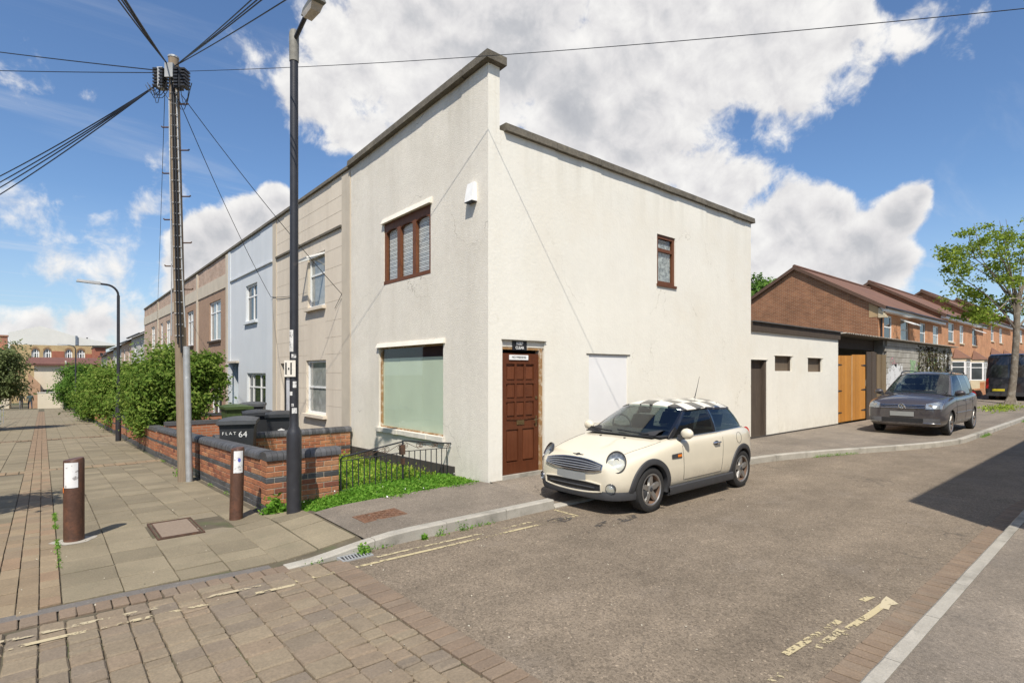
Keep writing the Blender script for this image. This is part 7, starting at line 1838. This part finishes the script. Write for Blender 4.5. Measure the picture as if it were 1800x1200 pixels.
# ---- dark people carrier on the footway
def people_carrier():
    gx, gy = 15.1, -2.2; gz_ = foot_z(13.8, -2.2)-.005
    t = thing('parked_car', 'dark purplish-grey people carrier parked on the footway in front of the orange gates', 'car', (gx, gy, gz_), math.pi+R(-.5)); t.scale = (1.04, 1.03, 1.07)
    P_ = M['grey_paint'] = mk_paint('dark_grey_metallic', (.052, .045, .048), .15, .42, dirt=.4)
    st = [(2.215, .30, .62, .69, .73), (2.18, .25, .76, .77, .82), (2.05, .22, .845, .85, .925), (1.78, .20, .895, .905, .995), (1.32, .195, .908, .955, 1.06), (1.05, .19, .91, .985, 1.10), (.6, .19, .91, 1.00, 1.06), (0, .19, .91, 1.00, 1.01), (-.9, .19, .91, 1.03, 1.04), (-1.45, .20, .90, 1.045, 1.06), (-1.85, .23, .875, 1.05, 1.07), (-2.08, .28, .83, 1.02, 1.05), (-2.17, .33, .77, .90, .93), (-2.20, .40, .70, .76, .78)]
    WXF, WXR, RW = 1.30, -1.38, .355
    body, bv = lower_body('body', st, (WXF, WXR), RW, .60, (P_, M['black']), t)
    for wx in (WXF, WXR):
        for s in (-1, 1): make_wheel(t, wx, s*.775, .315, .20, .225, 7, s, 1)
    # front: slim grille, lamps, plate, lower intake
    gu, gl_ = lambda y: .795-.01*abs(y), lambda y: .70
    ys = np.linspace(-.50, .50, 21); gr = patch_x(bv, ys, lambda y: (gl_(y), gu(y)), .008, 'grille', M['blackgloss'], t)
    for z in (.71, .75, .785): seam([onx(bv, y, z, .014) for y in ys], gr, 'slat', .007 if z == .75 else .009, M['chrome'])
    for s in (-1, 1):
        hl = patch_x(bv, np.linspace(s*.52, s*.835, 12), lambda y: (.69+.04*(abs(y)-.52), .82+.26*(abs(y)-.52)), .010, 'headlight', M['reflector'], t, 6)
        patch_x(bv, np.linspace(s*.52, s*.835, 12), lambda y: (.69+.04*(abs(y)-.52), .82+.26*(abs(y)-.52)), .022, 'lens', M['lens'], hl, 6)
        p = onx(bv, s*.62, .76, .012); MB().lathe([(.05, 0), (.04, -.01), (0, -.012)], 14, lambda a, b, z: (p.x+z+.004, p.y+a, p.z+b)).build('projector', M['chrome'], hl, True, local=True)
        patch_x(bv, np.linspace(s*.47, s*.80, 8), lambda y: (.345, .455), .010, 'fog_panel', mk('grey_trim', (.10, .10, .105), .5), t)
        seam([onx(bv, y, .335, .012) for y in np.linspace(s*.47, s*.80, 8)], t, 'chrome_strip', .007, M['chrome'])
    patch_x(bv, np.linspace(-.46, .46, 13), lambda y: (.345, .45), .010, 'lower_intake', M['black'], t)
    p0 = onx(bv, 0, .56, .02); MB().grid(lambda y, z: (p0.x+.004-.08*y*y, y, z), np.linspace(-.27, .27, 7), [.50, .615]).build('number_plate', M['plate'], t, True, local=True)
    q = onx(bv, 0, .75, .03); f = lambda a, b, z: (q.x+z, a, .75+b)
    em = MB().lathe([(.072, -.01), (.072, .008), (.062, .012), (.060, -.004)], 28, f, True).build('emblem', M['chrome'], t, True, local=True)
    MB().lathe([(.06, -.004), (0, -.003)], 24, f).build('emblem_ground', M['blackgloss'], em, True, local=True)
    V_ = [((-.026, .052), (0, .008)), ((.026, .052), (0, .008)), ((-.05, .030), (-.022, -.048)), ((-.022, -.048), (0, .0)), ((0, .0), (.022, -.048)), ((.022, -.048), (.05, .030))]
    m = MB()
    for (a, b), (c, d) in V_: m.tube([f(a, b, .004), f(c, d, .004)], .0065, 5)
    m.build('emblem_letters', M['chrome'], em, local=True)
    for s in (-1, 1):
        seam([onz(bv, x, s*(.56+.16*sstep(2.05, 1.2, x)), .001) for x in np.linspace(2.0, 1.12, 10)], body)
        for x0, dx in ((.80, .03), (-.22, .0), (-1.05, -.10)): seam([ony(bv, x0+dx*(z-.3), z, .001, s) for z in np.linspace(.34, .97, 9)], body)
        seam([ony(bv, x, .33, .001, s) for x in np.linspace(-.95, .8, 8)], body); seam([ony(bv, x, .56, .006, s) for x in np.linspace(-.9, .85, 8)], body, 'rubbing_strip', .014, P_)
        for x0 in (-.08, -.92):
            p = ony(bv, x0, .86, 0, s); MB().tube([(p.x-.10, p.y+s*.004, p.z), (p.x-.07, p.y+s*.03, p.z), (p.x+.07, p.y+s*.03, p.z), (p.x+.10, p.y+s*.004, p.z)], .012, 7).build('door_handle', P_, t, True, local=True)
        mirror_(t, (.78, s*.86, 1.03), s, P_, .09, .12, .075)
        p, n = cast(bv, (-4, s*.72, .92), (1, 0, 0))
        if p: MB().lathe([(1, 0), (.8, .02), (0, .025)], 12, lambda a, b, z: (p.x-z, p.y+a*.08, p.z+b*.14)).build('tail_lamp', M['redlens'], t, True, local=True)
    belt = [(1.16, 0), (1.10, .42), (.92, .73), (.80, .80), (-.18, .825), (-.26, .825), (-1.10, .81), (-1.18, .81), (-1.85, .75), (-2.02, .66), (-2.10, .35), (-2.12, 0)]
    zb = [1.085, 1.075, 1.035, 1.01, 1.01, 1.01, 1.03, 1.03, 1.06, 1.07, 1.08, 1.08]
    roof = [(.30, 0), (.26, .36), (.12, .575), (.02, .605), (-.34, .64), (-.42, .64), (-1.14, .635), (-1.22, .635), (-1.86, .60), (-1.98, .54), (-2.03, .28), (-2.04, 0)]
    zr = [1.575, 1.57, 1.545, 1.54, 1.565, 1.565, 1.565, 1.565, 1.55, 1.54, 1.545, 1.545]
    B_, R__ = glasshouse(t, belt, roof, zb, zr, [('windscreen', 0, 2, M['autoglass'], 'centre'), ('pillar', 2, 3, P_, 's'), ('side_window', 3, 4, M['autoglass_d'], 's'), ('pillar', 4, 5, M['blackgloss'], 's'), ('side_window', 5, 6, M['autoglass_d'], 's'), ('pillar', 6, 7, M['blackgloss'], 's'), ('side_window', 7, 8, M['autoglass_d'], 's'), ('pillar', 8, 9, P_, 's'), ('rear_window', 9, 11, M['autoglass_d'], 'centre')], .05)
    rf = roof_cap(t, R__, (-1.75, -.1, 1.635), .05, .012, P_, 'roof', .03)
    for s in (-1, 1): MB().tube([(-.0, s*.60, 1.57), (-.10, s*.60, 1.63), (-.5, s*.61, 1.66), (-1.2, s*.60, 1.655), (-1.65, s*.58, 1.61), (-1.72, s*.575, 1.56)], .016, 7).build('roof_rail', M['black'], rf, True, local=True)
    MB().box(-2.0, 1.10, -.75, .75, 1.015, 1.03).build('cabin_floor', M['seat'], t, local=True); seats(t, .25, 1.08, .40); steering(t, .60, -.40, 1.10)
    MB().grid(lambda x, y: (x, y, 1.04+.06*math.sin(math.pi*min(1, max(0, (1.1-x)/.5)))), np.linspace(1.1, .55, 6), [-.7, -.2, .2, .7]).build('dashboard', M['seat'], t, True, local=True)
    MB().lathe([(.0, -.03), (.9, -.02), (1, 0), (.9, .02), (0, .03)], 12, lambda a, b, z: (.36+z*.5, a*.12, 1.48+b*.04)).build('rear_view_mirror', M['black'], t, True, local=True)
    for y0, y1 in ((.60, .0), (-.05, -.65)): MB().tube([(1.165-.20*abs(y0+(y1-y0)*k/5)**1.8+.01, y0+(y1-y0)*k/5, 1.105+.006*k) for k in range(6)], .011, 6).build('wiper', M['black'], t, True, local=True)
people_carrier()

# ---- dark van seen from behind
def van():
    x0, y0 = 34.0, -1.7; z0 = rise(x0)+.02
    t = thing('parked_van', 'dark grey panel van seen from behind beyond the street tree', 'van', (x0+2.8, y0, z0))
    P_ = mk_paint('dark_van_paint', (.030, .029, .034), .2, .4, dirt=.3)
    m = MB(); rr_ = []
    for x, w, zt, zb in ((x0, .93, 2.48, .42), (x0+.05, .985, 2.58, .38), (x0+.2, 1.0, 2.63, .36), (x0+4.0, 1.0, 2.63, .36), (x0+4.6, .98, 2.5, .36), (x0+5.2, .95, 1.45, .36), (x0+5.7, .88, 1.1, .4)):
        rr_.append([(x, y0-w, z0+zb), (x, y0-w-.02, z0+zb+.3), (x, y0-w, z0+1.3), (x, y0-w*.90, z0+zt-.14), (x, y0-w*.80, z0+zt-.02), (x, y0, z0+zt), (x, y0+w*.80, z0+zt-.02), (x, y0+w*.90, z0+zt-.14), (x, y0+w, z0+1.3), (x, y0+w+.02, z0+zb+.3), (x, y0+w, z0+zb)])
    n = 11
    for r_ in rr_: m.v += r_
    for i in range(len(rr_)-1):
        for k in range(n-1): a = i*n+k; m.f.append((a, a+1, a+n+1, a+n))
        m.f.append((i*n+n-1, i*n, i*n+n, i*n+2*n-1))
    m.f.append(tuple(range(n))); m.f.append(tuple(range((len(rr_)-1)*n, len(rr_)*n)))
    m.build('body', P_, t, True, sharp=35)
    for s in (-1, 1):
        MB().hexa([(x0-.012, y0+s*.07, z0+1.36), (x0-.012, y0+s*.78, z0+1.36), (x0-.005, y0+s*.07, z0+1.36), (x0-.005, y0+s*.78, z0+1.36), (x0-.012, y0+s*.07, z0+2.02), (x0-.012, y0+s*.74, z0+2.02), (x0-.005, y0+s*.07, z0+2.02), (x0-.005, y0+s*.74, z0+2.02)]).build('rear_window', M['pane'], t)
        MB().box(x0-.025, x0+.06, min(y0+s*.86, y0+s*.96), max(y0+s*.86, y0+s*.96), z0+.75, z0+1.30).build('tail_lamp', M['redlens'], t)
        for xw in (x0+1.1, x0+4.7): MB().lathe([(.20, -.11), (.34, -.11), (.35, 0), (.34, .11), (.2, .11)], 24, lambda a, b, z, xw=xw, s=s: (xw+a, y0+s*.87+z, z0+.34+b)).build('wheel', M['tyre'], t, True)
    MB().box(x0-.012, x0, y0-.008, y0+.008, z0+.55, z0+2.45).build('door_split', M['black'], t)
    MB().box(x0-.10, x0+.05, y0-.95, y0+.95, z0+.36, z0+.56).build('bumper', M['plastic'], t)
    MB().box(x0-.016, x0-.004, y0+.20, y0+.72, z0+.62, z0+.74).build('number_plate', mk('yellow_plate', (.55, .45, .03), .5), t)
    MB().lathe([(.055, 0), (.05, .012), (0, .014)], 16, lambda a, b, z: (x0-.006-z, y0+.35+a, z0+1.18+b)).build('emblem', M['plastic'], t, True)
van()
# ---- second dark car nose just beyond the van is hidden; two people walking at the far end of the path
def person(px, py, d, label, shirt, trous, skin=(.35, .22, .15), flip=1):
    x, y, z = D(px, py, d); z = prof(y); h = 1.74
    t = thing('person', label, 'person', (x, y, z))
    def skinmesh(V, E, Rr, name, mat):
        me = bpy.data.meshes.new(name); me.from_pydata(V, E, []); o = bpy.data.objects.new(name, me); COL.objects.link(o)
        md = o.modifiers.new('k', 'SKIN'); 
        for v, r_ in zip(me.skin_vertices[0].data, Rr): v.radius = (r_, r_)
        me.skin_vertices[0].data[0].use_root = True
        o.modifiers.new('s', 'SUBSURF').levels = 1
        dg = bpy.context.evaluated_depsgraph_get(); m2 = bpy.data.meshes.new_from_object(o.evaluated_get(dg)); bpy.data.objects.remove(o)
        m2.polygons.foreach_set('use_smooth', [True]*len(m2.polygons)); m2.materials.append(mat); return m2
    # facing +Y (walking away), mid-stride; local metres
    a = flip
    V = [(0, 0, .95), (0, .0, 1.15), (0, .02, 1.38), (0, .03, 1.47), (0, .04, 1.54), (0, .05, 1.66),
         (-.10, 0, .90), (-.11, .20*a, .50), (-.11, .16*a, .10), (-.11, .30*a, .05), (.10, 0, .90), (.11, -.10*a, .50), (.11, -.32*a, .14), (.11, -.24*a, .05),
         (-.20, .02, 1.40), (-.27, -.10*a, 1.14), (-.28, -.06*a, .90), (-.28, -.03*a, .82), (.20, .02, 1.40), (.27, .10*a, 1.14), (.28, .20*a, .94), (.28, .24*a, .86)]
    E = [(0, 1), (1, 2), (2, 3), (3, 4), (4, 5), (0, 6), (6, 7), (7, 8), (8, 9), (0, 10), (10, 11), (11, 12), (12, 13), (2, 14), (14, 15), (15, 16), (16, 17), (2, 18), (18, 19), (19, 20), (20, 21)]
    Rr = [.155, .145, .165, .07, .065, .105, .10, .075, .05, .045, .10, .075, .05, .045, .075, .055, .045, .04, .075, .055, .045, .04]
    me = skinmesh(V, E, Rr, 'body', shirt)
    me.materials.append(trous); me.materials.append(mk('skin', skin, .6)); me.materials.append(mk('hair_dark', (.03, .022, .018), .8)); me.materials.append(M['black'])
    for p in me.polygons:
        c = p.center
        p.material_index = 4 if c.z < .09 else 1 if c.z < .93 and abs(c.x) < .235 else 2 if (c.z < .95 and abs(c.x) > .235) or (1.47 < c.z < 1.58) else (3 if c.z > 1.62 or (c.z > 1.56 and c.y < .06) else 2 if c.z > 1.5 else 0)
    obj('body', me, None, t, True)
    t.rotation_euler[2] = R(8)
    return t
person(53, 719, 59.5, 'person in dark grey-green top and dark trousers walking past the cream wall', mk('teal_top', (.06, .085, .085), .85), mk('dark_jeans', (.05, .055, .07), .9))
person(37, 719, 58.5, 'person in dark top and grey trousers half hidden by the left tree', mk('dark_top', (.04, .035, .035), .85), mk('grey_trousers', (.16, .15, .14), .9), flip=-1)
x, y, z = D(117, 716, 57); bin_(x, y, prof(y), 0, 'small dark bin with a bright red top by the far garden wall', M['binblack'], mk('red_lid', (.55, .05, .05), .5))
